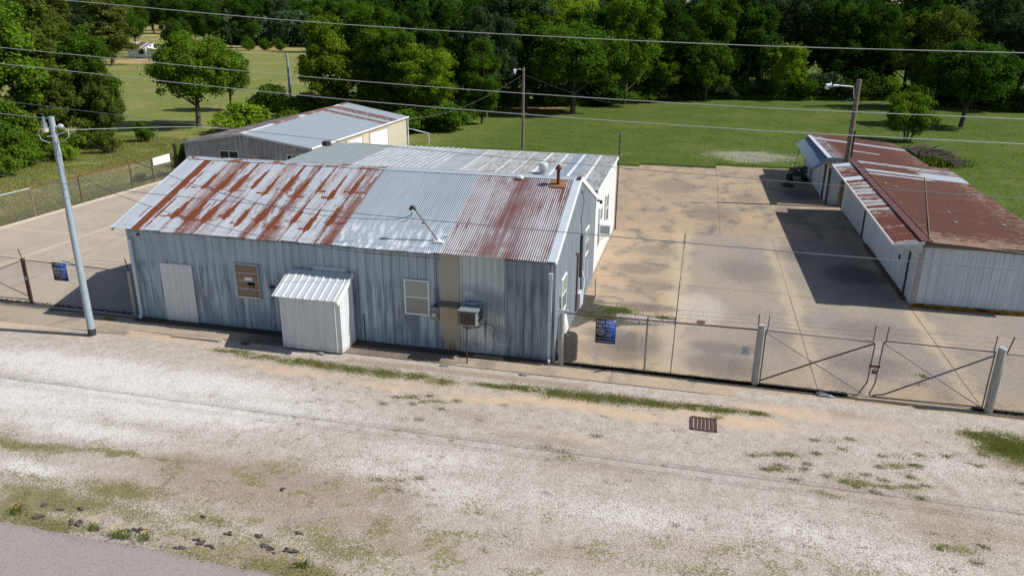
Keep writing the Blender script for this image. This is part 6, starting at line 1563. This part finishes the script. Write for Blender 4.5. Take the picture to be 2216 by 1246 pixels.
for i, (x, y) in enumerate(((5.1, -1.15), (8.0, -1.28), (12.25, -1.12), (14.9, -1.12))):
    o = MB(); o.blob(x, y, -.01, .16, .07, .035, i + 70, 2, .35)
    o.top('concrete_chunk', X['asph_lump'] if i < 1 else X['stone_grey'], (x, y, 0), ['dark flat lump at the walk edge left of the lean-to', 'broken concrete lump at the foot of the lean-to', 'broken lump at the walk edge below the tan strip', 'broken lump at the walk edge below the dark wall panels'][i], 'rubble')
# barrel-size junk by the far shed: an old engine hoist cart
jk = thing('junk_cart', 'dark wheeled cart loaded with scrap metal in the shade of the smaller shed', 'cart', (26.7, 34.2, 0))
MB().box(26.1, 33.6, .42, 27.3, 34.6, .50).build('deck', X['dark_metal'], jk)
for (x, y) in ((26.2, 33.65), (27.2, 33.65), (26.2, 34.55), (27.2, 34.55)): MB().tube([(x, y - .05, .2), (x, y + .05, .2)], .2, 14).build('wheel', X['black'], jk)
o = MB(); o.bar((26.1, 33.7, .45), (25.9, 32.2, .25), .07, .07); o.bar((25.75, 32.3, .12), (26.15, 32.2, .12), .12, .12); o.build('tow_bar', X['dark_metal'], jk)
o = MB(); rr = random.Random(4)
for i in range(16): o.blob(26.2 + rr.random() * 1.0, 33.7 + rr.random() * .8, .6 + rr.random() * .35, .12 + rr.random() * .2, .1 + rr.random() * .15, .08 + rr.random() * .12, i, 1, .4)
for i in range(10): o.bar((26.1 + rr.random() * 1.1, 33.6 + rr.random(), .55 + rr.random() * .2), (26.1 + rr.random() * 1.3, 33.6 + rr.random(), .7 + rr.random() * .45), .04, .04)
o.build('scrap_load', simple('mixed_grey_scrap', (.10, .105, .105), .6, .3, .7, 6), jk)
o = MB(); o.blob(25.75, 31.9, .12, .3, .2, .14, 6, 2, .4); o.blob(26.1, 31.75, .10, .22, .18, .12, 7, 2, .4)
o.top('scrap_bundle', X['dark_metal'], (25.8, 31.9, 0), 'low dark bundle of scrap on the concrete in front of the junk cart', 'scrap')
# brush pile
bp = thing('brush_pile', 'big heap of grey cut branches on the grass behind the smaller shed', 'brush pile', (37.4, 45.2, 0))
rr = random.Random(8); o = MB()
for i in range(420):
    t = rr.random(); x = 35.4 + 4.2 * t; hh = 1.25 * (1 - abs(t - .45) * 1.3)
    y = 46.5 - 2.4 * t + rr.gauss(0, .7); z = rr.random() ** .7 * max(.25, hh); a_ = rr.gauss(0.1, .7); l_ = rr.uniform(.5, 1.5); b_ = rr.gauss(0, .3)
    o.tube([(x, y, z), (x + l_ * .5 * math.cos(a_), y + l_ * .5 * math.sin(a_), z + l_ * .5 * math.sin(b_) + .05), (x + l_ * math.cos(a_ + .2), y + l_ * math.sin(a_ + .2), max(0, z + l_ * math.sin(b_)))], [.03, .022, .008], 4, False)
tag(o.build('branches', X['stick'], bp), kind='stuff')
o = MB(); o.blob(37.5, 45.3, .3, 2.2, 1.0, .75, 5, 3, .25); o.build('leaf_core', simple('dark_matted_litter', (.045, .04, .028), .95, 0, .5, 5), bp)

# ------------------------------------------------------------ hut and pens far left
_g = np.random.default_rng(3)
_px = _g.normal(37.6, 1.4, 2600); _py = _g.normal(44.6, .45, 2600)
blades('brush_pile_weeds', np.stack([_px, _py, np.full(2600, -.05)], 1), _g.uniform(.2, .9, 2600), X['blade_lawn'], .04, .5)
ht = thing('field_hut', 'small white hut with rust streaked roof far off among the trees', 'hut', (-125, 172, 0))
HX, HY = -133.5, 170.5
u = Vector((.95, -.31, 0)).normalized(); v = Vector((.31, .95, 0)).normalized()
def H(a_, b_, z): p = Vector((HX, HY, 0)) + u * a_ + v * b_; return (p.x, p.y, z)
L_, D_ = 8.5, 5.6
c = MB(); vs = []
vs = [H(-L_, 0, 0), H(0, 0, 0), H(0, D_, 0), H(-L_, D_, 0), H(-L_, 0, 2.6), H(0, 0, 2.6), H(0, D_, 2.6), H(-L_, D_, 2.6), H(-L_, D_ / 2, 4.0), H(0, D_ / 2, 4.0)]
c.add(vs, [(0, 1, 5, 4), (1, 2, 6, 9, 5), (2, 3, 7, 6), (3, 0, 4, 8, 7)]).build('wall', X['white_trim'], ht)
roof_sheets(ht, H(-L_ - .3, D_ / 2, 4.08), H(.3, D_ / 2, 4.08), H(.3, -.5, 2.42), H(-L_ - .3, -.5, 2.42), 9, (lambda m: m.col(m.mix(m.rnd().step(.55, .6), (.50, .52, .55), (.20, .09, .06))).m)(M('hut_roof_zinc', .5, .1)), 'corr', .25, .02)
roof_sheets(ht, H(.3, D_ / 2, 4.08), H(-L_ - .3, D_ / 2, 4.08), H(-L_ - .3, D_ + .5, 2.42), H(.3, D_ + .5, 2.42), 9, X['zinc'], 'corr', .25, .02)
q = MB(); q.bar(H(-.5, -.06, 0), H(-3.2, -.06, 0), .05, .05); 
MB().add([H(-.9, -.05, .9), H(-3.4, -.05, .9), H(-3.4, -.05, 2.2), H(-.9, -.05, 2.2)], [(0, 3, 2, 1)]).build('opening', X['dark'], ht)
MB().add([H(.05, .3, .1), H(.05, .8, .1), H(.05, .8, 2.2), H(.05, .3, 2.2)], [(0, 1, 2, 3)]).build('side_board', X['white_bright'], ht)
o = MB()
o.add([H(0, .4, 2.7), H(4.5, .9, 2.3), H(4.5, D_, 2.3), H(0, D_, 2.7)], [(0, 1, 2, 3)]); o.build('side_awning', X['white_trim'], ht)
for i, (x, y) in enumerate(((-141, 158.5), (-138.2, 160.6), (-135, 163), (-132.6, 164.8), (-130.5, 166.4))):
    o = MB(); o.tube([(x, y, 0), (x + .2 * (i % 2), y, 2.4 - .3 * (i % 3))], .12, 6)
    o.top('pen_post', X['wood_old'], (x, y, 0), 'weathered post of the old pen beside the white hut', 'post', 'posts of the old pen')
o = MB()
for a_, b_ in (((-141, 158.5), (-138.2, 160.6)), ((-138.2, 160.6), (-135, 163)), ((-135, 163), (-132.6, 164.8))):
    for z in (.6, 1.2): o.bar((a_[0], a_[1], z), (b_[0], b_[1], z), .08, .14)
o.top('pen_rails', X['wood_old'], (-138, 160.6, 0), 'broken wooden rails between the pen posts near the white hut', 'rails')
o = MB(); o.tube([(-26.4, 35.6, 0), (-26.4, 35.6, 1.35)], .05, 6); o.top('field_post', X['wood_old'], (-26.4, 35.6, 0), 'lone grey post at the edge of the vine covered trees', 'post')
# ------------------------------------------------------------ trees
def crown_mesh(name, seed, rx, ry, z0, z1, nclump, nleaf, leaf, style='round', rc=(.16, .30)):
    g = np.random.default_rng(seed)
    cz = (z0 + z1) / 2; hz = (z1 - z0) / 2
    d = g.normal(size=(nclump, 3)); d /= np.linalg.norm(d, axis=1)[:, None]
    rad = g.uniform(.05, 1.0, nclump) ** .33
    if style == 'pine': d[:, 2] = g.uniform(-1, 1, nclump)
    c = d * rad[:, None]
    if style == 'pine':
        h = g.uniform(0, 1, nclump); a = g.uniform(0, 6.28, nclump); rr = (1.05 - h) ** .75 * g.uniform(.35, 1.0, nclump)
        c = np.stack([np.cos(a) * rr, np.sin(a) * rr, h * 2 - 1], 1)
    wob = (1 + .14 * np.sin(3 * np.arctan2(c[:, 1], c[:, 0]) + seed)) * g.uniform(.82, 1.16, nclump)
    c = c * np.array([rx * .82, ry * .82, hz * .84])[None] * np.where(np.arange(3) < 2, 1, 1)[None]
    c[:, 0] *= wob; c[:, 1] *= wob
    if style == 'round': c[:, 2] = np.where(c[:, 2] < 0, c[:, 2] * .92, c[:, 2])
    c[:, 2] += cz
    r = (rc[0] * .8 + (rc[1] * 1.1 - rc[0] * .8) * g.random(nclump) ** 1.6) * (rx + ry) / 2
    if style == 'tall': r *= .9
    w = r ** 2; idx = g.choice(nclump, nleaf, p=w / w.sum())
    e = g.normal(size=(nleaf, 3)); e[:, 2] = e[:, 2] * .9 + .25; e /= np.linalg.norm(e, axis=1)[:, None]
    q = g.uniform(.45, 1.08, nleaf) ** .6
    fl = .55 if style == 'pine' else .8
    p = c[idx] + e * (r[idx] * q)[:, None] * np.array([1, 1, fl])[None]
    # sprigs sticking out for an uneven outline
    nsp = nleaf // 6
    si = g.integers(0, nleaf, nsp); p[si] += e[si] * g.uniform(.1, .75, nsp)[:, None] * r[idx[si]][:, None]
    # leaf frames
    nrm = e * .7 + g.normal(size=(nleaf, 3)) * .55 + np.array([0, 0, .35]); nrm /= np.linalg.norm(nrm, axis=1)[:, None]
    t = np.cross(nrm, g.normal(size=(nleaf, 3))); t /= np.linalg.norm(t, axis=1)[:, None]; b = np.cross(nrm, t)
    sz = leaf * g.uniform(.6, 1.35, nleaf)
    lx, ly = (1.5, .28) if style == 'pine' else (1.0, .62)
    A = p - t * (sz * lx / 2)[:, None]; C = p + t * (sz * lx / 2)[:, None]
    B = p - b * (sz * ly / 2)[:, None] + nrm * (sz * .12)[:, None]; D = p + b * (sz * ly / 2)[:, None] - nrm * (sz * .10)[:, None]
    v = np.stack([A, B, C, D], 1).reshape(-1, 3); f = np.arange(nleaf * 4).reshape(-1, 4)
    ct = g.random(nclump)
    tone = np.clip(.5 * ct[idx] + .5 * g.random(nleaf) , 0, 1)
    return np_mesh(name, v, f, {'tone': ('FACE', tone)})

def trunk_mesh(name, seed, h, r, z0, z1, rx, multi=1):
    rr = random.Random(seed); o = MB()
    for m_ in range(multi):
        ox, oy = (rr.uniform(-.3, .3), rr.uniform(-.2, .2)) if multi > 1 else (0, 0)
        tx, ty = rr.uniform(-.08, .08) * rx + ox * 2.5, rr.uniform(-.08, .08) * rx + oy * 2
        o.tube([(ox, oy, -.2), (ox + tx * .2, oy + ty * .2, z0 * .6), (tx, ty, z0 + (z1 - z0) * .35), (tx * 1.5, ty * 1.5, z0 + (z1 - z0) * .75)], [r * 1.2, r, r * .6, r * .18], 8)
        for i in range(9):
            a = rr.uniform(0, 6.28); zb = z0 * .75 + (z1 - z0) * rr.uniform(.0, .5); L = rx * rr.uniform(.45, .85)
            k = min(1, max(0, (zb - z0 * .6) / (z0 + (z1 - z0) * .35 - z0 * .6)))
            bx, by = ox + tx * (.2 + .8 * k) * .9, oy + ty * (.2 + .8 * k) * .9
            o.tube([(bx, by, zb), (bx + L * .45 * math.cos(a), by + L * .45 * math.sin(a), zb + L * .35), (bx + L * math.cos(a + .2), by + L * math.sin(a + .2), zb + L * rr.uniform(.5, .9))], [r * .45, r * .28, r * .06], 5, False)
    return o.mesh(name)

KINDS = {}
def kind(k, seed, rx, ry, z0, z1, ncl, nl, leaf, style='round', r=.22, multi=1, rc=(.16, .30)):
    KINDS[k] = (crown_mesh('crown_' + k, seed, rx, ry, z0, z1, ncl, nl, leaf, style, rc), trunk_mesh('trunk_' + k, seed, z1, r, z0, z1, rx, multi))
# all about unit-height designs in metres
kind('oak', 1, 5.2, 5.0, 1.8, 13.0, 120, 42000, .25, rc=(.10, .23))
kind('elm', 2, 4.6, 4.8, 1.2, 14.0, 130, 42000, .24, rc=(.10, .22))
kind('ash', 3, 3.8, 4.0, 1.2, 13.5, 120, 36000, .24, 'tall', rc=(.11, .25))
kind('vine', 4, 3.6, 3.4, .1, 12.0, 130, 38000, .23, 'tall', rc=(.12, .27))
kind('pecan', 5, 5.2, 5.0, 2.0, 8.8, 115, 34000, .22, rc=(.09, .20))
kind('pine', 6, 3.6, 3.6, 2.0, 14.0, 120, 34000, .36, 'pine', rc=(.14, .26))
kind('shrub', 7, 1.0, 1.0, .0, 1.9, 26, 5200, .13, r=.03, rc=(.22, .42))
kind('sapling', 8, 2.7, 2.6, .5, 4.8, 70, 14000, .17, r=.09, multi=3, rc=(.09, .24))

def tree(name, label, k, x, y, s, mat, group=None, sz=None, rot=None, cat='tree', z=-.1):
    cm, tm = KINDS[k]
    t = thing(name, label, cat, (x, y, z), group)
    t.scale = (s, s, sz if sz else s); t.rotation_euler = (0, 0, random.uniform(0, 6.28) if rot is None else rot)
    for nm, me, mt in (('trunk', tm, X['bark']), ('crown', cm, X[mat])):
        if not me.materials: me.materials.append(mt)
        o = bpy.data.objects.new(nm, me); COL.objects.link(o); o.parent = t
        o.material_slots[0].link = 'OBJECT'; o.material_slots[0].material = mt
    return t
T = tree
G1 = 'trees along the front of the wood'
# left cluster
T('vine_covered_tree', 'tall vine covered tree at the far left edge, dark green and leafy to the ground', 'vine', -34.5, 29.3, 1.08, 'leaf_light')
T('pine_tree', 'olive yellow pine rising above the vine covered trees at the upper left corner', 'pine', -36.8, 34.5, .98, 'leaf_yellow')
T('broadleaf_tree', 'slim leafy tree right of the vine covered one, facing the open field', 'vine', -31.6, 34.5, .72, 'leaf_mid', sz=.84)
T('broadleaf_tree', 'olive leaning tree at the right end of the left roadside cluster', 'vine', -30.2, 34.0, .50, 'leaf_yellow', sz=.60)
T('broadleaf_tree', 'mid green tree between the tallest vine covered tree and the slim one', 'elm', -35.0, 36.5, .80, 'leaf_mid', sz=.78)
T('pine_tree', 'olive pine directly behind the blue pole top, above the bushes', 'pine', -33.0, 31.2, .75, 'leaf_yellow', sz=.70)
T('vine_covered_tree', 'dark vine covered tree cut by the left frame edge behind the bright bushes', 'vine', -38.5, 26.0, .85, 'leaf_dark')
for i, (x, y, s, m_, lab) in enumerate(((-27.5, 20.6, 1.15, 'leaf_light', 'bright green bush nearest the left frame edge beside the field fence'), (-29.3, 24.6, 1.35, 'leaf_light', 'bright green bush below the vine covered tree, left of the blue pole'),
    (-30.0, 28.2, 1.2, 'leaf_mid', 'rounded mid green bush behind the bright bushes at the left'), (-27.9, 31.2, 1.0, 'leaf_yellow', 'olive bush at the foot of the slim tree right of the blue pole top'),
    (-29.2, 37.4, .95, 'leaf_mid', 'dark green bush with the lone field post beside it'), (-31.8, 25.0, 1.7, 'leaf_mid', 'large bush under the leftmost trees'), (-33.2, 22.5, 1.6, 'leaf_light', 'pale bush half out of frame at the left'))):
    T('bush', lab, 'shrub', x, y, s, m_, cat='bush')
for (x, y, s, m_, lab) in ((-30.6, 32.6, 1.3, 'leaf_bright', 'yellow green bush under the olive leaning tree'), (-28.4, 27.2, .9, 'leaf_bright', 'low yellow green bush right behind the blue pole'), (-26.6, 17.6, 1.0, 'leaf_bright', 'lowest bright bush at the left frame edge above the fence'), (-32.8, 28.0, 1.9, 'leaf_light', 'light green bush hugging the tallest vine covered tree')):
    T('bush', lab, 'shrub', x, y, s, m_, cat='bush')
T('bush', 'small bright bush just outside the field fence near the grey building', 'shrub', -17.6, 22.0, .55, 'leaf_light', cat='bush', sz=.3)
T('bush', 'creeper tangle over the old post and roof corner of the grey building', 'shrub', -15.6, 24.6, .75, 'leaf_mid', cat='bush', sz=1.3)
T('bush', 'low creeper on the field side of the grey building', 'shrub', -17.0, 27.5, 1.0, 'leaf_light', cat='bush', sz=1.1)
# pines near the hut
T('pine_tree', 'big dark pine left of the white hut', 'pine', -116.5, 137.0, 1.7, 'needle', sz=1.35)
T('pine_tree', 'pine standing furthest left of the group before the hut', 'pine', -124, 131.0, 1.5, 'needle', sz=1.3)
T('pine_tree', 'olive pine between the roadside trees and the big dark pine', 'pine', -103, 108.5, .95, 'leaf_yellow', sz=.8)
T('broadleaf_tree', 'dark rounded tree hiding the left end of the white hut', 'oak', -127.0, 150.0, .80, 'leaf_dark')
T('broadleaf_tree', 'mid green tree directly behind the white hut', 'elm', -143, 196, .85, 'leaf_mid')
T('broadleaf_tree', 'very large dark tree behind the hut, top centre of the left quarter', 'oak', -167, 246, 1.65, 'leaf_dark', sz=1.5)
T('broadleaf_tree', 'large dark tree behind the hut, right neighbour of the biggest one', 'elm', -152, 252, 1.5, 'leaf_dark')
T('broadleaf_tree', 'smaller green tree between the hut and the biggest dark tree', 'ash', -152, 214, .8, 'leaf_mid')
# field trees
T('shade_tree', 'broad shade tree with visible trunk casting an oval shadow on the left field', 'pecan', -30.5, 47.2, 1.10, 'leaf_light', sz=1.08)
T('shade_tree', 'smaller shade tree behind and right of the broad one in the field', 'pecan', -36.0, 61.5, .66, 'leaf_mid', sz=.86)
T('bush', 'large bright round bush behind the grey gabled building', 'shrub', -24.2, 45.4, 2.9, 'leaf_bright', cat='bush', sz=1.5)
T('bush', 'bright bush left of the big round one behind the grey building', 'shrub', -19.8, 46.0, 2.0, 'leaf_light', cat='bush', sz=1.2)
T('bush', 'tall leafy bush at the foot of the slim grey utility pole', 'shrub', -25.0, 57.0, 2.6, 'leaf_light', cat='bush', sz=1.3)
T('bush', 'darker bush left of the slim grey utility pole', 'shrub', -31.8, 62.5, 2.8, 'leaf_mid', cat='bush', sz=1.7)
for i, (x, y, s) in enumerate(((-137.5, 229, 2.6), (-132, 231, 2.2), (-127.5, 233, 2.2))):
    T('bush', ['left bush of the short hedge across the tan far field', 'middle bush of the short hedge across the tan far field', 'right bush of the short hedge across the tan far field'][i], 'shrub', x, y, s, 'leaf_mid', cat='bush', group='hedge in the far field')
# front of the wood, left to right
FR = [
 ('vine', -20.5, 57.0, 1.0, 1.0, 'leaf_bright', 'bright vine draped tree right of the slim grey pole'),
 ('elm', -20.5, 73.0, .95, .95, 'leaf_dark', 'dark tree behind the slim grey pole at the left end of the wood'),
 ('vine', -15.2, 57.5, .88, .88, 'leaf_light', 'vine covered tree behind the ridge of the grey building'),
 ('oak', -18.0, 65.0, .98, 1.02, 'leaf_mid', 'broad mid green tree above the bright vines'),
 ('ash', -11.5, 60.0, .92, 1.0, 'leaf_dark', 'dark tree between the vine covered trees and the yellow green one'),
 ('elm', -8.0, 54.5, .78, .66, 'leaf_bright', 'yellow green tree in front of the wood, right of the grey building'),
 ('shrub', -9.0, 50.0, 2.6, 1.2, 'leaf_mid', 'low brush at the foot of the yellow green tree'),
 ('shrub', -5.2, 52.0, 2.4, 1.5, 'leaf_mid', 'low brush at the lawn corner right of the yellow green tree'),
 ('oak', -9.0, 67.0, 1.05, 1.15, 'leaf_dark', 'large dark tree directly behind the yellow green one'),
 ('elm', -4.5, 64.5, .80, .95, 'leaf_grey', 'grey green tree just right of the yellow green one'),
 ('ash', -2.0, 74.0, .95, 1.05, 'leaf_mid', 'mid green tree behind the wooden lawn light pole'),
 ('pecan', 4.6, 71.1, 1.42, 1.22, 'leaf_mid', 'wide low tree with a short visible trunk at the back of the lawn'),
 ('oak', 2.5, 84.0, 1.10, 1.15, 'leaf_bright', 'light topped tree behind the wide low one, at the top centre'),
 ('elm', 9.5, 84.0, 1.05, 1.2, 'leaf_light', 'tree at the top, right of the light topped one'),
 ('oak', 14.0, 92.0, 1.02, 1.15, 'leaf_dark', 'dark tree filling the gap right of the wide low one'),
 ('sapling', 19.9, 92.5, 1.55, 1.85, 'leaf_mid', 'upright mid green small tree at the lawn edge behind the yard'),
 ('elm', 21.5, 97.0, 1.0, 1.15, 'leaf_mid', 'tall light green tree above the upright small one'),  # leaf tone lowered to paint in the shaded right of the wood
 ('ash', 26.0, 99.0, 1.15, 1.2, 'leaf_dark', 'very dark tree left of the grey green giant'),
 ('sapling', 31.2, 98.3, 1.45, 1.75, 'leaf_bright', 'pale green young tree alone before the darkest part of the wood'),
 ('oak', 33.5, 110.0, 1.2, 1.3, 'leaf_grey', 'grey green giant at the top, right of centre'),
 ('elm', 38.5, 106.0, 1.05, 1.2, 'leaf_dark', 'dark tree behind the lamp pole top'),
 ('shrub', 38.3, 101.5, 3.2, 2.0, 'leaf_grey', 'grey green bush at the wood edge left of the lamp pole'),
 ('shrub', 43.0, 102.5, 3.6, 2.3, 'leaf_dark', 'rounded bush at the wood edge right of the lamp pole'),
 ('oak', 44.0, 108.5, 1.05, 1.15, 'leaf_dark', 'dark tree right of the lamp pole'),
 ('oak', 49.0, 91.0, 1.0, 1.05, 'leaf_yellow', 'tall olive topped tree behind the tree with two thin trunks'),
 ('pecan', 47.6, 71.2, 1.12, 1.05, 'leaf_dark', 'dark lawn tree on two thin bare trunks near the right edge'),
 ('elm', 56.0, 93.5, 1.0, 1.15, 'leaf_grey', 'grey green tree near the upper right corner'),
 ('ash', 61.5, 92.0, .95, 1.1, 'leaf_dark', 'dark tree at the right frame edge'),
 ('oak', 67.0, 99.0, 1.1, 1.2, 'leaf_mid', 'tree beyond the right frame edge of the wood'),
]
for (k, x, y, s, sz, m_, lab) in FR:
    T('bush' if k == 'shrub' else ('sapling' if k == 'sapling' else 'broadleaf_tree'), lab, k, x, y, s, m_, G1 if k != 'shrub' else 'bushes along the front of the wood', sz=sz, cat='bush' if k == 'shrub' else 'tree')
T('broadleaf_tree', 'leafy tree between the bright vines and the dark tree behind the rear building', 'vine', -12.2, 56.5, .85, 'leaf_mid', sz=.9)
T('broadleaf_tree', 'leafy tree at the lawn corner behind the low brush', 'vine', -3.4, 58.5, .72, 'leaf_mid', sz=.8)
T('broadleaf_tree', 'tall bright tree above the gap behind the lawn light pole', 'elm', -1.0, 79.5, .95, 'leaf_light', sz=1.0)
T('broadleaf_tree', 'light green tree between the wide low tree and the upright small one', 'vine', 13.0, 89.5, 1.0, 'leaf_light', sz=.8)
T('small_tree', 'small leafy tree beside the brush pile behind the smaller shed', 'sapling', 39.1, 57.9, 1.08, 'leaf_light', sz=1.02)
rr = random.Random(77)
for (x, y) in ((-13.5, 55.5), (-16.5, 56.0), (-22.5, 56.5), (-6.2, 57.5), (-6.5, 61), (-7.5, 67.5), (-6.5, 72.5), (0.5, 78.2), (7.5, 80.5), (11.5, 86.5), (14.5, 90.5), (17.0, 93.5), (23, 96.3), (25.5, 97), (28.2, 97.8), (34, 98.8), (36, 100), (46.5, 102.5), (50.5, 99.5), (53.5, 95.5), (56.5, 92.5), (59.5, 90.5), (63.5, 91)):
    T('bush', 'bush in the thicket at the foot of the wood', 'shrub', x + rr.uniform(-.4, .4), y + rr.uniform(0, 1.2), rr.uniform(1.9, 3.1), rr.choice(['leaf_mid', 'leaf_light', 'leaf_dark', 'leaf_grey']), 'thicket bushes at the foot of the wood', sz=rr.uniform(1.1, 2.0), cat='bush')
# inner wood
rr = random.Random(21)
edge = [(-18, 78), (-12, 76), (-3, 84), (6, 96), (16, 105), (26, 112), (36, 120), (46, 118), (56, 106), (66, 108), (80, 108)]
for row in range(3):
    for (ex, ey) in edge:
        for j in range(2):
            x = ex + rr.uniform(-3, 3) + j * 5; y = ey + row * 8.5 + rr.uniform(-2.5, 2.5)
            mt_ = rr.choice(['leaf_dark', 'leaf_mid', 'leaf_dark', 'leaf_grey', 'leaf_light'] if ex < 12 else ['leaf_dark', 'leaf_dark', 'leaf_grey'])  # right part gets darker leaves, painting in the wood's shadow
            T('broadleaf_tree', {'leaf_dark': 'dark green', 'leaf_mid': 'mid green', 'leaf_grey': 'grey green', 'leaf_light': 'light green'}[mt_] + ' tree massed inside the wood, ' + ['just behind the front trees', 'in its second rank', 'far back'][row], rr.choice(['vine', 'vine', 'elm'] if row < 2 else ['oak', 'elm', 'vine']), x, y, rr.uniform(1.0, 1.35), mt_, 'trees massed inside the wood', sz=rr.uniform(1.1, 1.4))
# undergrowth along the edge of the wood
def undergrowth():
    P = []
    E_ = [(-24, 55), (-15, 54), (-9, 50), (-5.5, 53), (-5.2, 62), (-7, 73), (-1.5, 77.5), (4, 79), (10, 85), (17, 92.6), (24, 95.5), (32, 97), (41, 100), (47, 101.5), (52, 96), (58, 89.5), (66, 90), (90, 92)]
    g = np.random.default_rng(5)
    for (a, b) in zip(E_[:-1], E_[1:]):
        L = math.hypot(b[0] - a[0], b[1] - a[1]); n = int(L * 900)
        t = g.random(n); d = g.gamma(2.2, 1.2, n)
        nx, ny = -(b[1] - a[1]) / L, (b[0] - a[0]) / L
        x = a[0] + (b[0] - a[0]) * t + nx * d; y = a[1] + (b[1] - a[1]) * t + ny * d
        P.append(np.stack([x, y, d], 1))
    P = np.concatenate(P); n = len(P)
    h = np.clip(.35 + P[:, 2] * .6, .3, 3.4) * (.35 + 1.2 * fbm(P[:, 0] * .45, P[:, 1] * .45)); z = g.random(n) * h
    p = np.stack([P[:, 0], P[:, 1], z - .08], 1)
    nrm = g.normal(size=(n, 3)); nrm /= np.linalg.norm(nrm, axis=1)[:, None]; t = np.cross(nrm, g.normal(size=(n, 3))); t /= np.linalg.norm(t, axis=1)[:, None]; b = np.cross(nrm, t)
    s = g.uniform(.10, .24, n)[:, None]
    v = np.stack([p - t * s, p - b * s * .5, p + t * s, p + b * s * .5], 1).reshape(-1, 3)
    tag(link_mesh('undergrowth', np_mesh('undergrowth', v, np.arange(n * 4).reshape(-1, 4), {'tone': ('FACE', g.random(n))}), X['leaf_light'], None), kind='stuff')
undergrowth()
# far woods on the rise, one mass
def far_wood():
    g = np.random.default_rng(9); V_ = []; Tn = []
    pts = []
    for i in range(900):
        a = g.uniform(-.75, 1.15); r = g.choice([g.uniform(330, 420), g.uniform(600, 800), g.uniform(900, 1500)], p=[.25, .35, .4])
        x = 19 - math.sin(a) * r; y = -22 + math.cos(a) * r
        if r < 450 and .60 < a < .78: continue
        pts.append((x, y, r))
    for (x, y, r) in pts:
        n = 260 if r < 500 else 170; hh = g.uniform(8, 14) * (1 if r < 500 else 1.7); w = g.uniform(5, 9) * (1 if r < 500 else 1.3)
        e = g.normal(size=(n, 3)); e /= np.linalg.norm(e, axis=1)[:, None]
        z0 = max(0, r - 330) * .024
        p = np.array([x, y, z0 + hh * .5]) + e * np.array([w, w, hh * .55]) * g.uniform(.75, 1.05, (n, 1))
        nr = e + g.normal(size=(n, 3)) * .5; nr /= np.linalg.norm(nr, axis=1)[:, None]; t = np.cross(nr, g.normal(size=(n, 3))); t /= np.linalg.norm(t, axis=1)[:, None]; b = np.cross(nr, t)
        s = g.uniform(.7, 1.5, (n, 1)) * (1 if r < 500 else 1.4)
        V_.append(np.stack([p - t * s, p - b * s, p + t * s, p + b * s], 1).reshape(-1, 3)); Tn.append(np.clip(g.random(n) * .5 + g.random() * .5, 0, 1))
    v = np.concatenate(V_); tn = np.concatenate(Tn)
    tag(link_mesh('far_woodland', np_mesh('far_woodland', v, np.arange(len(v)).reshape(-1, 4), {'tone': ('FACE', tn)}), X['leaf_grey'], None), kind='stuff')
far_wood()
# a band of trees behind the tan far field
rr = random.Random(31)
for (x, y) in ((58, 124), (64, 120), (52, 130), (70, 122), (61, 134)):
    T('broadleaf_tree', 'tall tree deep in the right end of the wood', 'oak', x, y, 1.5, 'leaf_mid', 'tall trees deep in the right of the wood', sz=1.6)
for i in range(56):
    a = .38 + (i // 2) * .0175 + rr.uniform(-.004, .004); r = 455 + rr.uniform(-10, 12) if i % 2 else 500 + rr.uniform(-10, 15)
    if (a > .66 or a < .47) and i % 2: r = 300 + rr.uniform(-30, 30)
    T('broadleaf_tree', 'tree in the distant row behind the tan far field', rr.choice(['oak', 'elm']), 19 - math.sin(a) * r, -22 + math.cos(a) * r, rr.uniform(1.3, 1.7), rr.choice(['leaf_dark', 'leaf_mid', 'leaf_grey']), 'distant row of field trees', sz=rr.uniform(1.3, 1.6), z=max(0, (r - 335) * .024))
